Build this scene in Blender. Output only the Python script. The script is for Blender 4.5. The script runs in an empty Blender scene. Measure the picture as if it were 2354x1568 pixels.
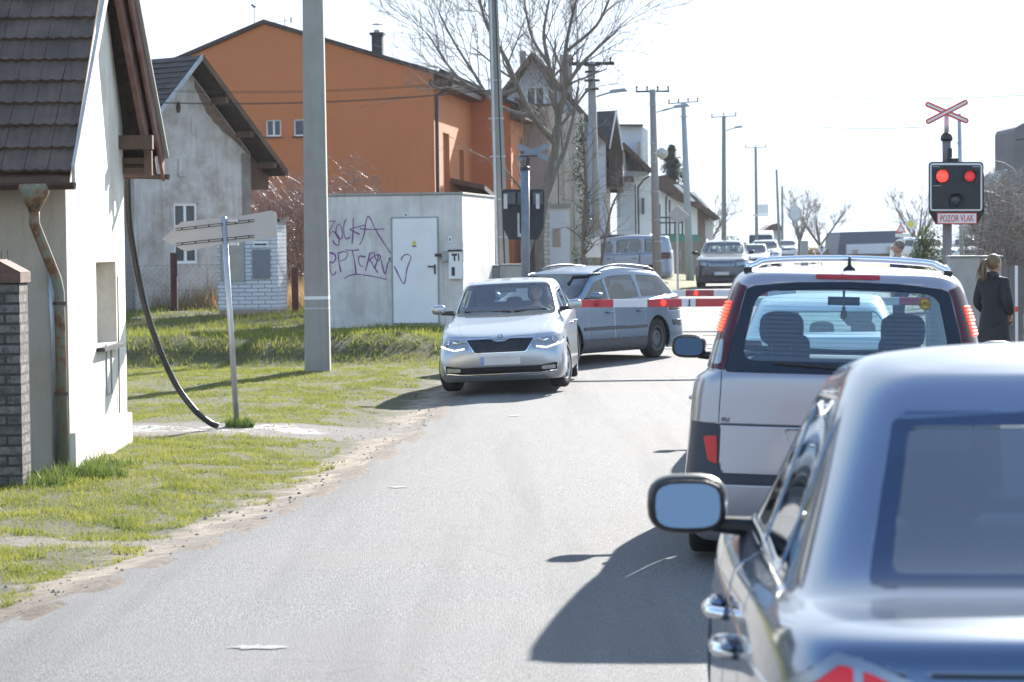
import bpy, bmesh, math, random
import numpy as np
from mathutils import Vector, Matrix, noise as mn
random.seed(7); R = math.radians; PI = math.pi
scn = bpy.context.scene
# ------------------------------------------------------------------ camera, light, exposure
F, CX, CY, HC = 6200.0, 1177.0, 784.0, 1.98       # focal length and centre for a 2354 px wide frame, eye height in metres
PITCH, ROLL = math.atan((784-560)/F), R(0.7)
CM = Matrix.Rotation(PI/2-PITCH, 3, 'X') @ Matrix.Rotation(-ROLL, 3, 'Z')
cam = bpy.data.objects.new('camera', bpy.data.cameras.new('camera')); scn.collection.objects.link(cam)
cam.location = (0, 0, HC); cam.rotation_euler = CM.to_euler()
cam.data.sensor_width = 36; cam.data.lens = F/2354*36; cam.data.clip_end = 5000; cam.data.clip_start = .2
cam.data.dof.use_dof = True; cam.data.dof.focus_distance = 27; cam.data.dof.aperture_fstop = 5.6
scn.camera = cam
SUN_EL, SUN_AZ = R(23), R(19)                      # azimuth measured from straight ahead towards the right
w = bpy.data.worlds.new('World'); scn.world = w; w.use_nodes = True
nt = w.node_tree; bg = nt.nodes['Background']; sky = nt.nodes.new('ShaderNodeTexSky')
sky.sky_type = 'NISHITA'; sky.sun_disc = False; sky.sun_elevation = SUN_EL; sky.sun_rotation = SUN_AZ
sky.air_density = 1.0; sky.dust_density = .8; sky.ozone_density = 1.2
cl0 = nt.nodes.new('ShaderNodeVectorMath'); cl0.operation = 'MINIMUM'; cl0.inputs[1].default_value = (2.45, 2.85, 3.3)   # sky colour capped per channel, so its glow towards the sun stays even
nt.links.new(sky.outputs[0], cl0.inputs[0]); nt.links.new(cl0.outputs[0], bg.inputs[0]); bg.inputs[1].default_value = 0.15
sl = bpy.data.lights.new('sun', 'SUN'); sl.energy = 4.9; sl.angle = R(.53); sl.color = (1, .95, .88)
so = bpy.data.objects.new('sun', sl); scn.collection.objects.link(so)
sd = Vector((math.sin(SUN_AZ)*math.cos(SUN_EL), math.cos(SUN_AZ)*math.cos(SUN_EL), math.sin(SUN_EL)))
so.rotation_euler = sd.to_track_quat('Z', 'Y').to_euler(); so.location = sd*50
scn.view_settings.view_transform = 'Standard'; scn.view_settings.look = 'None'; scn.view_settings.gamma = 1
scn.view_settings.exposure = 1.6
scn.cycles.max_bounces = 8; scn.cycles.transparent_max_bounces = 12; scn.cycles.sample_clamp_indirect = 6
scn.cycles.use_denoising = True

# ------------------------------------------------------------------ helpers
C = scn.collection
def ray(px, py): return CM @ Vector(((px-CX)/F, (CY-py)/F, -1))
def at(px, py, d):
    r = ray(px, py); r = r*(d/r.y); return Vector((r.x, d, HC+r.z))
def gx(px, d): return at(px, 560, d).x
def tag(o, label=None, cat=None, group=None, kind=None):
    if label: o['label'] = label
    if cat: o['category'] = cat
    if group: o['group'] = group
    if kind: o['kind'] = kind
    return o
def thing(name, label, cat, loc=(0,0,0), rz=0, group=None):
    o = bpy.data.objects.new(name, None); C.objects.link(o); o.location = loc; o.rotation_euler = (0,0,rz)
    o.empty_display_size = .1
    return tag(o, label, cat, group)
def copy_tree(o, parent=None):
    c = o.copy(); C.objects.link(c)
    if parent: c.parent = parent
    for ch in [x for x in bpy.data.objects if x.parent == o]: copy_tree(ch, c)
    return c
class MB:
    """collects shapes for ONE mesh object"""
    def __init__(s): s.v = []; s.f = []; s.m = []; s.mi = 0
    def add(s, vs, fs, mi=None):
        n = len(s.v); s.v += [tuple(v) for v in vs]; s.f += [tuple(i+n for i in f) for f in fs]
        s.m += [s.mi if mi is None else mi]*len(fs); return s
    def box(s, c, d, rz=0, rx=0, ry=0, taper=1, mi=None):
        M = Matrix.Rotation(rz,3,'Z') @ Matrix.Rotation(rx,3,'X') @ Matrix.Rotation(ry,3,'Y')
        vs = []
        for z in (-.5,.5):
            k = taper if z > 0 else 1
            for x, y in ((-.5,-.5),(.5,-.5),(.5,.5),(-.5,.5)):
                vs.append(Vector(c)+M@Vector((x*d[0]*k, y*d[1]*k, z*d[2])))
        return s.add(vs, [(0,3,2,1),(4,5,6,7),(0,1,5,4),(1,2,6,5),(2,3,7,6),(3,0,4,7)], mi)
    def b2(s, x0, x1, y0, y1, z0, z1, mi=None): return s.box(((x0+x1)/2,(y0+y1)/2,(z0+z1)/2), (x1-x0,y1-y0,z1-z0), mi=mi)
    def tube(s, pts, r, n=8, cap=True, mi=None, sx=1):
        pts = [Vector(p) for p in pts]; rs = r if isinstance(r, (list, tuple)) else [r]*len(pts)
        vs = []; fs = []; up = None
        for i, p in enumerate(pts):
            t = (pts[min(i+1,len(pts)-1)]-pts[max(i-1,0)])
            if t.length < 1e-9: t = Vector((0,0,1))
            t.normalize()
            if up is None: up = Vector((1,0,0)) if abs(t.x) < .9 else Vector((0,1,0))
            u = up - t*up.dot(t)
            if u.length < 1e-4: u = t.orthogonal()
            u.normalize(); up = u; q = t.cross(u)
            for k in range(n):
                a = 2*PI*k/n + PI/n
                vs.append(p + (u*math.cos(a)*sx + q*math.sin(a))*rs[i])
        for i in range(len(pts)-1):
            for k in range(n):
                a, b = i*n+k, i*n+(k+1)%n
                fs.append((a, b, b+n, a+n))
        if cap: fs.append(tuple(range(n-1,-1,-1))); fs.append(tuple(range(len(vs)-n, len(vs))))
        return s.add(vs, fs, mi)
    def lathe(s, prof, c=(0,0,0), axis='Z', n=24, mi=None):
        """prof: list of (radius, height)"""
        M = {'Z': Matrix.Identity(3), 'X': Matrix.Rotation(PI/2,3,'Y'), 'Y': Matrix.Rotation(-PI/2,3,'X')}[axis] if isinstance(axis, str) else axis
        vs = []; fs = []
        for r, h in prof:
            for k in range(n): vs.append(Vector(c)+M@Vector((r*math.cos(2*PI*k/n), r*math.sin(2*PI*k/n), h)))
        for i in range(len(prof)-1):
            for k in range(n):
                a, b = i*n+k, i*n+(k+1)%n
                fs.append((a, b, b+n, a+n))
        return s.add(vs, fs, mi)
    def prism(s, poly, p0, ax, ay, h, mi=None):
        """2D polygon in the frame (p0, ax, ay), extruded by the vector h"""
        p0, ax, ay, h = map(Vector, (p0, ax, ay, h)); n = len(poly)
        vs = [p0+ax*a+ay*b for a, b in poly]; vs += [v+h for v in vs]
        fs = [tuple(range(n)), tuple(range(2*n-1, n-1, -1))] + [(i, i+n, (i+1)%n+n, (i+1)%n) for i in range(n)]
        return s.add(vs, fs, mi)
    def build(s, name, mats, parent=None, smooth=False, bevel=0, auto=False):
        me = bpy.data.meshes.new(name); me.from_pydata(s.v, [], s.f)
        for m in (mats if isinstance(mats, (list, tuple)) else [mats]): me.materials.append(m)
        if any(s.m): me.polygons.foreach_set('material_index', s.m)
        bm = bmesh.new(); bm.from_mesh(me); bmesh.ops.recalc_face_normals(bm, faces=bm.faces); bm.to_mesh(me); bm.free()
        o = bpy.data.objects.new(name, me); C.objects.link(o)
        if parent: o.parent = parent
        if smooth: me.shade_smooth()
        if auto: me.shade_smooth(); me.set_sharp_from_angle(angle=R(35))
        if bevel:
            b = o.modifiers.new('bevel', 'BEVEL'); b.width = bevel; b.segments = 2; b.limit_method = 'ANGLE'; b.angle_limit = R(40)
        return o

# materials -----------------------------------------------------------------
class NT:
    def __init__(s, name):
        s.m = bpy.data.materials.new(name); s.m.use_nodes = True; s.t = s.m.node_tree; s.b = s.t.nodes['Principled BSDF']; s.out = s.t.nodes['Material Output']
        s.co = None
    def n(s, typ, **k):
        x = s.t.nodes.new('ShaderNode'+typ)
        for a, v in k.items():
            if a == 'inp':
                for i, q in v.items():
                    if hasattr(q, 'is_linked') or hasattr(q, 'links'): s.t.links.new(q, x.inputs[i])
                    else: x.inputs[i].default_value = q
            else: setattr(x, a, v)
        return x
    def l(s, a, b): s.t.links.new(a, b)
    def coord(s, scale=1, mode='Object', sc3=None, rz=0):
        c = s.n('TexCoord'); mp = s.n('Mapping'); s.l(c.outputs[mode], mp.inputs[0])
        mp.inputs['Scale'].default_value = sc3 or (scale,)*3; mp.inputs['Rotation'].default_value = (0,0,rz)
        return mp.outputs[0]
    def noise(s, scale, detail=4, co=None, rough=.6, sc3=None):
        x = s.n('TexNoise', inp={'Scale': scale, 'Detail': detail, 'Roughness': rough}); s.l(co or s.coord(sc3=sc3), x.inputs['Vector']); return x.outputs['Fac']
    def ramp(s, f, stops):
        x = s.n('ValToRGB'); s.l(f, x.inputs[0]); e = x.color_ramp.elements
        while len(e) < len(stops): e.new(.5)
        for i, (p, c) in enumerate(stops):
            e[i].position = p; e[i].color = (*c, 1) if len(c) == 3 else c
        return x.outputs[0]
    def val(s, f, a, b, lo=.35, hi=.65): return s.n('MapRange', inp={0: f, 1: lo, 2: hi, 3: a, 4: b}).outputs[0]
    def mix(s, f, a, b, blend='MIX'):
        x = s.n('Mix', data_type='RGBA', blend_type=blend)
        for i, q in ((0, f), (6, a), (7, b)):
            if hasattr(q, 'links'): s.l(q, x.inputs[i])
            else: x.inputs[i].default_value = q if i == 0 else (*q, 1) if len(q) == 3 else q
        return x.outputs[2]
    def math(s, op, a, b=0):
        x = s.n('Math', operation=op)
        for i, q in ((0, a), (1, b)):
            if hasattr(q, 'links'): s.l(q, x.inputs[i])
            else: x.inputs[i].default_value = q
        return x.outputs[0]
    def bump(s, h, dist=.01, st=1):
        x = s.n('Bump', inp={'Strength': st, 'Distance': dist, 'Height': h}); s.l(x.outputs[0], s.b.inputs['Normal']); return x
    def set(s, col=None, rough=None, metal=None, **k):
        for key, q in (('Base Color', col), ('Roughness', rough), ('Metallic', metal), *[(a.replace('_',' '), b) for a, b in k.items()]):
            if q is None: continue
            if hasattr(q, 'links'): s.l(q, s.b.inputs[key])
            else: s.b.inputs[key].default_value = (*q, 1) if isinstance(q, tuple) and len(q) == 3 else q
        return s.m
def M_(name, col, rough=.6, metal=0, var=.12, scale=6, bump=0, bscale=40, **k):
    """plain surface with a soft procedural variation of colour and an optional fine bump"""
    t = NT(name); f = t.noise(scale, 5)
    lo = tuple(c*(1-var) for c in col); hi = tuple(min(1, c*(1+var)) for c in col)
    t.set(t.ramp(f, [(.3, lo), (.7, hi)]), rough, metal, **k)
    if bump: t.bump(t.noise(bscale, 4), bump)
    return t.m
def stained(name, col, dirt, rough=.85, amount=.5, streak=True, scale=1.5, bump=.006):
    """plaster / render / concrete with blotches and vertical run marks"""
    t = NT(name); a = t.noise(scale, 8, rough=.65); c = t.mix(t.val(a, 0, amount, .42, .72), col, dirt)
    if streak:
        b = t.noise(1, 6, co=t.coord(sc3=(7, 7, .55)), rough=.7); c = t.mix(t.val(b, 0, amount*.9, .52, .75), c, dirt)
    g = t.noise(60, 3); c = t.mix(t.val(g, 0, .12, .3, .8), c, tuple(x*.6 for x in col))
    t.set(c, rough); t.bump(t.noise(25, 6), bump); return t.m
def emis(name, col, st):
    t = NT(name); t.set(col, .3); t.b.inputs['Emission Color'].default_value = (*col, 1); t.b.inputs['Emission Strength'].default_value = st; return t.m
def glass(name, tint=(.5,.62,.66), trans=.8, rough=.02, ior=1.5, refl=1.6):
    """thin pane: mostly see-through with a mirror-like surface reflection"""
    t = NT(name); t.t.nodes.remove(t.b)
    tr = t.n('BsdfTransparent'); tr.inputs[0].default_value = (*[c*trans for c in tint], 1)
    gl = t.n('BsdfGlossy'); gl.inputs['Roughness'].default_value = rough; gl.inputs['Color'].default_value = (.95,.97,1,1)
    fr = t.n('LayerWeight'); mx = t.n('MixShader'); p5 = t.math('POWER', fr.outputs['Facing'], 5)
    k = t.math('MULTIPLY_ADD', p5, .8); k.node.inputs[2].default_value = .045*refl
    t.l(k, mx.inputs[0]); t.l(tr.outputs[0], mx.inputs[1]); t.l(gl.outputs[0], mx.inputs[2]); t.l(mx.outputs[0], t.out.inputs[0]); return t.m
def interp(tab, y):
    if y <= tab[0][0]: return tab[0][1]
    for (a, p), (b, q) in zip(tab, tab[1:]):
        if y <= b: return p+(q-p)*(y-a)/(b-a)
    return tab[-1][1]
def sm(a, b, x): x = min(1, max(0, (x-a)/(b-a))); return x*x*(3-2*x)

# ------------------------------------------------------------------ terrain
EDGE = [(2,-4.6),(8,-3.45),(11,-3.03),(14.2,-2.69),(15.8,-2.42),(17,-2.2),(19.8,-1.81),(22.4,-1.48),(26,-1.18),(29.4,-.94),(33.8,-.8),(38,-.5),(45,.3),(55,1.8),(93,6.1),(200,18),(420,43)]
RZ = [(0,.02),(9,.03),(11,.05),(13.5,.07),(17.5,0),(30,0),(36,0),(45,.13),(53,.25),(70,.33),(93,.36),(200,.36),(420,.36)]
VZ = [(27,0),(34,.02),(40,.05),(44.3,.04),(45.2,.50),(51,.42),(59,.6),(70,.65),(100,.62),(130,.5),(200,.4),(420,.36)]
def smooth_tab(tab, y, h):
    return sum(interp(tab, y+h*k)*wt for k, wt in ((-1,.25),(-.5,.2),(0,.1),(.5,.2),(1,.25)))
def xl(y): return smooth_tab(EDGE, y, 1.6)
def xr(y): return xl(y)+6.5
def rz_(y): return smooth_tab(RZ, y, 3)
def gz(x, y):
    l, r = xl(y)-x, x-xr(y)
    z0 = rz_(y)
    if l > 0:
        v = smooth_tab(VZ, y+.25*mn.noise(Vector((x*.5,0,0))), .35); k = sm(0, 2.6, l)
        z = z0*(1-k)+v*k - .07*math.exp(-((l-.8)/.7)**2)*sm(45, 30, y)
        z += .022*mn.noise(Vector((x*1.1, y*.9, 0)))*sm(0, .8, l) + .05*mn.noise(Vector((x*.35, y*.3, 5)))*sm(.5, 3, l)
        z += .07*mn.noise(Vector((x*.6, y*.35, 9)))*sm(42, 48, y)*sm(1, 3, l)
        return z - .02*sm(0,.1,l)
    if r > 0: return z0 + .05*sm(0, 2, r) + .03*mn.noise(Vector((x*.5, y*.4, 2)))*sm(0,1,r)
    return z0 - .06*sm(0, .25, min(-l, -r))
# ------------------------------------------------------------------ ground, road
def grid_sheet(name, xs, ys, fz, mat, kind='structure', label=None):
    vs = [(x, y, fz(x, y)) for y in ys for x in xs]; nx = len(xs)
    fs = [(j*nx+i, j*nx+i+1, (j+1)*nx+i+1, (j+1)*nx+i) for j in range(len(ys)-1) for i in range(nx-1)]
    me = bpy.data.meshes.new(name); me.from_pydata(vs, [], fs); me.materials.append(mat); me.shade_smooth()
    o = bpy.data.objects.new(name, me); C.objects.link(o); tag(o, label, None, None, kind); return o
def steps(*seg):
    out = []
    for a, b, n in seg: out += [a+(b-a)*i/n for i in range(n)]
    return out+[seg[-1][1]]
# ground: soil / sparse grass / gravel
t = NT('ground_soil'); co = t.coord(); g = t.n('TexCoord').outputs['Object']
sx = t.n('SeparateXYZ'); t.l(g, sx.inputs[0]); Xo, Yo = sx.outputs[0], sx.outputs[1]
edge = t.n('FloatCurve')   # road edge x as a function of y, stored in 0..1
cv = edge.mapping.curves[0]; pts = [(y/200, (xl(y)+5)/30) for y in (0,8,14,17,20,24,29,34,38,45,55,75,93,130,200)]
while len(cv.points) < len(pts): cv.points.new(.5,.5)
for p, (a, b) in zip(cv.points, pts): p.location = (a, b)
edge.mapping.update(); t.l(t.math('DIVIDE', Yo, 200), edge.inputs[1])
ex = t.math('SUBTRACT', t.math('MULTIPLY', edge.outputs[0], 30), 5)
dl = t.math('SUBTRACT', ex, Xo)          # distance left of the road edge
n1 = t.noise(1.3, 8, rough=.7); n2 = t.noise(9, 6, rough=.7); n3 = t.noise(45, 5, rough=.75)
dl2 = t.math('ADD', t.math('MAXIMUM', dl, t.math('SUBTRACT', -6.8, dl)), t.math('MULTIPLY', t.math('SUBTRACT', n1, .5), 1.6))
sand = t.ramp(n2, [(.25,(.17,.135,.10)),(.5,(.29,.235,.18)),(.75,(.40,.33,.26))])
sand = t.mix(t.val(n3, 0, .6, .5, .75), sand, (.10,.075,.055))
turf = t.ramp(n2, [(.3,(.045,.034,.02)),(.55,(.075,.078,.025)),(.8,(.12,.125,.04))])
turf = t.mix(t.val(n1, 0, .6, .55, .7), turf, (.11,.075,.045))
far = t.mix(t.val(n1, 0, 1, .4, .65), (.12,.14,.045), (.2,.17,.09))
c = t.mix(t.val(dl2, 0, 1, .38, .72), sand, turf)
dark = t.math('MULTIPLY', t.val(dl2, 1, 0, .15, .3), t.val(n2, .2, 1, .35, .6)); c = t.mix(t.math('MULTIPLY', dark, .75), c, (.06,.045,.035)); soil_ = t.math('MULTIPLY', t.math('MULTIPLY', t.val(Yo, 1, 0, 14.8, 16.5), t.val(dl2, 1, 0, .5, .8)), t.val(n2, .3, 1, .35, .55)); c = t.mix(t.math('MULTIPLY', soil_, .85), c, (.085,.06,.042))
# wheel-worn drive across the lawn beside the house, y about 28..31
drv = t.math('SUBTRACT', 1.15, t.math('ABSOLUTE', t.math('SUBTRACT', t.math('ADD', Yo, t.math('MULTIPLY', t.math('SUBTRACT', n1, .5), 1.8)), 29.6)))
drv = t.math('MINIMUM', drv, t.math('MULTIPLY', dl, .5))
c = t.mix(t.val(drv, 0, 1, 0, .25), c, t.mix(n2, (.07,.063,.06), (.24,.215,.2)))
drv2 = t.math('SUBTRACT', .32, t.math('ABSOLUTE', t.math('SUBTRACT', t.math('ADD', Yo, t.math('MULTIPLY', t.math('SUBTRACT', n1, .5), 1.5)), t.math('ADD', 18.6, t.math('MULTIPLY', dl, .12)))))
c = t.mix(t.math('MULTIPLY', t.val(drv2, 0, 1, 0, .1), t.val(dl, 1, 0, 1.4, 2.0)), c, t.mix(n2, (.10,.085,.07), (.26,.22,.18)))
wet = t.math('MULTIPLY', t.val(drv, 0, 1, .5, .8), t.val(n1, 1, 0, .44, .5))
c = t.mix(t.val(Yo, 0, 1, 60, 75), c, far)
t.set(c, t.n('MapRange', inp={0: wet, 1: 0, 2: 1, 3: .95, 4: .12}).outputs[0])
t.bump(t.math('ADD', n2, t.math('MULTIPLY', n3, .4)), .035, .9)
soil = t.m
grid_sheet('ground', steps((-400,-60,12),(-60,-14,24),(-14,12,150),(12,60,24),(60,400,12)), steps((-400,-20,12),(-20,10,24),(10,62,260),(62,130,60),(130,420,50),(420,2500,14)), gz, soil)
# asphalt
t = NT('asphalt'); n1 = t.noise(.55, 6, rough=.6); n2 = t.noise(105, 3, rough=.85); n3 = t.noise(22, 5, rough=.7)
vo = t.n('TexVoronoi', inp={'Scale': 110.0}); t.l(t.coord(), vo.inputs['Vector'])
c = t.ramp(n2, [(.36,(.035,.036,.038)),(.5,(.12,.12,.12)),(.64,(.34,.34,.335))])
c = t.mix(t.val(n1, 0, .4, .4, .6), c, (.17,.163,.155)); c = t.mix(t.val(n3, 0, .35, .6, .75), c, (.06,.06,.062))
tr = t.noise(1, 4, co=t.coord(sc3=(1.5,.07,1))); c = t.mix(t.val(tr, 0, .5, .48, .62), c, (.085,.085,.088))
vc = t.n('TexVoronoi', feature='DISTANCE_TO_EDGE', inp={'Scale': .9}); wob = t.n('VectorMath', operation='ADD'); t.l(t.coord(), wob.inputs[0]); nz = t.n('TexNoise', inp={'Scale': 3.0, 'Detail': 4.0}); t.l(nz.outputs['Color'], wob.inputs[1]); t.l(wob.outputs[0], vc.inputs['Vector'])
crk = t.math('MULTIPLY', t.val(vc.outputs['Distance'], 1, 0, .004, .012), t.val(n1, 0, 1, .52, .6)); c = t.mix(t.math('MULTIPLY', crk, .22), c, (.05,.05,.05))
t.set(c, t.val(n3, .75, .9, .3, .7), 0, Specular_IOR_Level=.3)
t.bump(t.math('ADD', vo.outputs['Distance'], n2), .006, .8); asphalt = t.m
def road_sheet(name, mat, lo, hi, ys, dz, kind='structure', nx=14, wob=0):
    vs = []; fs = []
    for j, y in enumerate(ys):
        a, b = lo(y), hi(y)
        for i in range(nx+1):
            x = a+(b-a)*i/nx
            if i == 0 and wob: x += wob*mn.noise(Vector((0, y*1.3, 3)))+wob*.5*mn.noise(Vector((0, y*5, 7)))
            z = rz_(y)+dz
            if i == 0: z -= .035
            vs.append((x, y, z))
    n = nx+1
    fs = [(j*n+i, j*n+i+1, (j+1)*n+i+1, (j+1)*n+i) for j in range(len(ys)-1) for i in range(nx)]
    me = bpy.data.meshes.new(name); me.from_pydata(vs, [], fs); me.materials.append(mat); me.shade_smooth()
    o = bpy.data.objects.new(name, me); C.objects.link(o); return tag(o, kind=kind)
ysr = steps((-300,1,40),(1,60,300),(60,130,50),(130,420,40))
road_sheet('road', asphalt, lambda y: xl(y)-.05, lambda y: xr(y), ysr, .004, wob=.14)
# worn white paint fragments on the asphalt
t = NT('worn_paint'); f = t.noise(30, 6, rough=.8); t.set(t.mix(t.val(f, 0, 1, .42, .55), (.12,.12,.12), (.23,.23,.225)), .6); paint = t.m
mb = MB()
for px, py, wd, ln in ((598,1513,.22,.14),(915,1122,.13,.12),(1185,957,.12,.2)):
    g = ray(px, py); g = g*(-HC/g.z); y = g.y; z = rz_(y)+.009
    k = 22; ring = [(g.x+wd*(.6+.7*random.random())*math.cos(2*PI*i/k)*.62, y+ln*(.35+.8*random.random())*math.sin(2*PI*i/k)*.7) for i in range(k)]
    mb.add([(a, b, z) for a, b in ring], [tuple(range(k))])
tag(mb.build('road_marking_remnants', paint), kind='structure')
# rails let into the crossing
rail = M_('rail_steel', (.16,.12,.10), .35, .8)
for k, yy in enumerate((46.3, 47.75, 50.9, 52.35)):
    mb = MB(); n = 60
    pts = [(-14+36*i/n, yy-(-14+36*i/n)*.13) for i in range(n+1)]
    vs = []; 
    for x, y in pts:
        zt = max(rz_(y), 0 if xl(y) < x < xr(y) else gz(x, y))+.012
        vs += [(x, y-.035, zt-.1), (x, y-.035, zt), (x, y+.035, zt), (x, y+.035, zt-.1)]
    fs = [(4*i+a, 4*i+a+1, 4*i+5+a, 4*i+4+a) for i in range(n) for a in range(3)]
    mb.add(vs, fs); tag(mb.build('rail', rail), ['nearest','second','third','farthest'][k]+' steel rail of the level crossing, counted from the camera', 'rail', 'rails of the level crossing')

# ------------------------------------------------------------------ grass blades
def leafy(name, c0, c1, trans=.5, rough=.5, scale=2.5):
    t = NT(name); f = t.noise(scale, 4); f2 = t.noise(60, 2)
    c = t.mix(t.val(f, 0, 1, .35, .65), c0, c1); c = t.mix(t.val(f2, 0, .5, .4, .7), c, tuple(x*.55 for x in c0))
    t.set(c, rough); tl = t.n('BsdfTranslucent'); t.l(c, tl.inputs[0]); mx = t.n('MixShader'); mx.inputs[0].default_value = trans
    t.l(t.b.outputs[0], mx.inputs[1]); t.l(tl.outputs[0], mx.inputs[2]); t.l(mx.outputs[0], t.out.inputs[0]); return t.m
def blades(name, pts, mat, label, h=(.03,.07), wd=.006, lean=.5, kind='stuff', cat=None):
    rng = np.random.default_rng(len(pts)); n = len(pts); P = np.array(pts)
    a = rng.uniform(0, 2*PI, n); hh = rng.uniform(h[0], h[1], n)*P[:,3]; ln = rng.uniform(.1, lean, n)
    dx, dy = np.cos(a), np.sin(a); b = rng.uniform(0, 2*PI, n); lx, ly = np.cos(b)*ln*hh, np.sin(b)*ln*hh
    w2 = wd*rng.uniform(.6,1.3,n)
    V = np.zeros((n,3,3)); V[:,0] = np.stack([P[:,0]-dx*w2, P[:,1]-dy*w2, P[:,2]-.01], 1)
    V[:,1] = np.stack([P[:,0]+dx*w2, P[:,1]+dy*w2, P[:,2]-.01], 1); V[:,2] = np.stack([P[:,0]+lx, P[:,1]+ly, P[:,2]+hh], 1)
    me = bpy.data.meshes.new(name); me.vertices.add(3*n); me.vertices.foreach_set('co', V.ravel())
    me.loops.add(3*n); me.loops.foreach_set('vertex_index', np.arange(3*n)); me.polygons.add(n)
    me.polygons.foreach_set('loop_start', np.arange(0,3*n,3)); me.polygons.foreach_set('loop_total', np.full(n,3)); me.update(calc_edges=True)
    me.materials.append(mat); o = bpy.data.objects.new(name, me); C.objects.link(o); return tag(o, label, cat, None, kind)
M_grass = leafy('grass_blade', (.155,.195,.028), (.32,.31,.065), .5)
M_weed = leafy('weed_leaf', (.09,.14,.03), (.16,.2,.05), .45)
M_dry = leafy('dry_stalk', (.34,.22,.10), (.45,.34,.18), .45)
def house_zone(x, y): return x < -3.97 and 23.9 < y < 27.7
rnd = random.random
pts = []
while len(pts) < 260000:
    y = 11+38*rnd()**1.25; x = xl(y)-.35-rnd()*(6.5+.09*y); l = xl(y)-x
    if x < -.21*y-1.2 or house_zone(x, y): continue
    n1 = mn.noise(Vector((x*1.2, y*1.2, 0)))*.5+.5*mn.noise(Vector((x*4, y*3, 4)))*.6
    need = .55 + .5*sm(24,30,y)
    if l < need+n1*1.5 : continue
    if abs(y-29.6+1.2*n1) < 1.0 and rnd() > .03: continue
    if abs(y-18.6-.12*l+n1*.8) < .3 and l < 2 and rnd() > .1: continue
    if n1 < -.2 and rnd() > .15: continue
    if mn.noise(Vector((x*3.1, y*1.6, 11))) > .30 and rnd() > .2: continue
    if 30 < y < 44 and mn.noise(Vector((x*.9+7, y*.5, 1))) > .28 and rnd() > .25: continue
    big = .55+.9*max(0, mn.noise(Vector((x*2.3, y*2.3, 8)))+.3)+1.3*max(0, mn.noise(Vector((x*5, y*4, 3)))-.15)
    pts.append((x, y, gz(x, y), big*(1+.3*sm(40,46,y))))
blades('grass', pts, M_grass, 'short patchy green grass on the verge left of the road', (.016,.045), .0048, 1.0)
pts = []
while len(pts) < 30000:
    side = rnd() < .35; y = 11+40*rnd(); x = xr(y)+.5+rnd()*7 if side else -.21*y-1.2-rnd()*6
    if not (house_zone(x, y) or (x < -3.9 and 23.9 < y < 27.7)) and mn.noise(Vector((x*1.2, y, 4))) > -.2: pts.append((x, y, gz(x, y), .8))
blades('sparse_grass', pts, M_grass, 'thinner grass farther from the road on both sides', (.02,.055), .009, .9)
pts = []
while len(pts) < 26000:
    y = 44+22*rnd(); x = xl(y)-1.2-rnd()*13
    if mn.noise(Vector((x*.8, y*.8, 2))) < -.25: continue
    pts.append((x, y, gz(x, y), 1))
blades('bank_grass', pts, M_grass, 'longer grass on the bank in front of the cabin and kiosk', (.05,.12), .012, .8)
pts = [(x, y, gz(x, y), .5+rnd()) for x, y in ((-11+rnd()*9.5, 59.8+rnd()*6) for _ in range(15000)) if x < -3.5]
blades('dry_weeds', pts, M_dry, 'tan dry weeds standing behind the brick kiosk and along the old house', (.25,.55), .010, .5)
pts = []
for cxp, dd, n, rr in ((545,29.9,300,.16),(195,23.6,700,.34),(60,22.8,500,.4),(235,24.6,200,.3)):
    for _ in range(n):
        a, q = rnd()*2*PI, rr*rnd()**.5; X = gx(cxp, dd)+math.cos(a)*q; Y = dd+math.sin(a)*q
        if not house_zone(X, Y): pts.append((X, Y, gz(X, Y), .6+.8*rnd()))
blades('weeds', pts, M_weed, 'taller green weeds at the foot of the sign post, pillar and white house', (.05,.13), .008, .8)
# loose stones and clods along the edge of the asphalt
mb = MB()
for _ in range(420):
    y = 12+22*rnd(); x = xl(y)-.05-abs(random.gauss(0,.35)); r = .005+.012*rnd()**3
    ic = [(1,0,0),(-1,0,0),(0,1,0),(0,-1,0),(0,0,1),(0,0,-1)]
    z = gz(x, y)+r*.3
    mb.add([(x+a*r*(.7+.6*rnd()), y+b*r*(.7+.6*rnd()), z+c*r*(.5+.5*rnd())) for a, b, c in ic], [(0,2,4),(2,1,4),(1,3,4),(3,0,4),(2,0,5),(1,2,5),(3,1,5),(0,3,5)])
tag(mb.build('gravel', M_('gravel_stone', (.3,.26,.22), .9, scale=40, var=.5)), 'small stones and clods along the crumbling asphalt edge', None, None, 'stuff')

M_leafd = M_('dead_leaf', (.16,.09,.045), .8, var=.5, scale=5); mb = MB()
for _ in range(900):
    y = 13+26*rnd()**1.2; x = xl(y)-.3-rnd()*5
    if house_zone(x, y): continue
    z = gz(x, y)+.008+.02*rnd(); a = rnd()*6.3; s = .012+.016*rnd(); u = Vector((math.cos(a), math.sin(a), rnd()*.6-.3))*s; v = Vector((-math.sin(a), math.cos(a), rnd()*.6-.3))*s*.6; p = Vector((x, y, z))
    mb.add([p-u, p+v, p+u, p-v], [(0,1,2,3)])
tag(mb.build('dead_leaves', M_leafd), 'dry brown leaves scattered over the grass verge', None, None, 'stuff')
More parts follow.
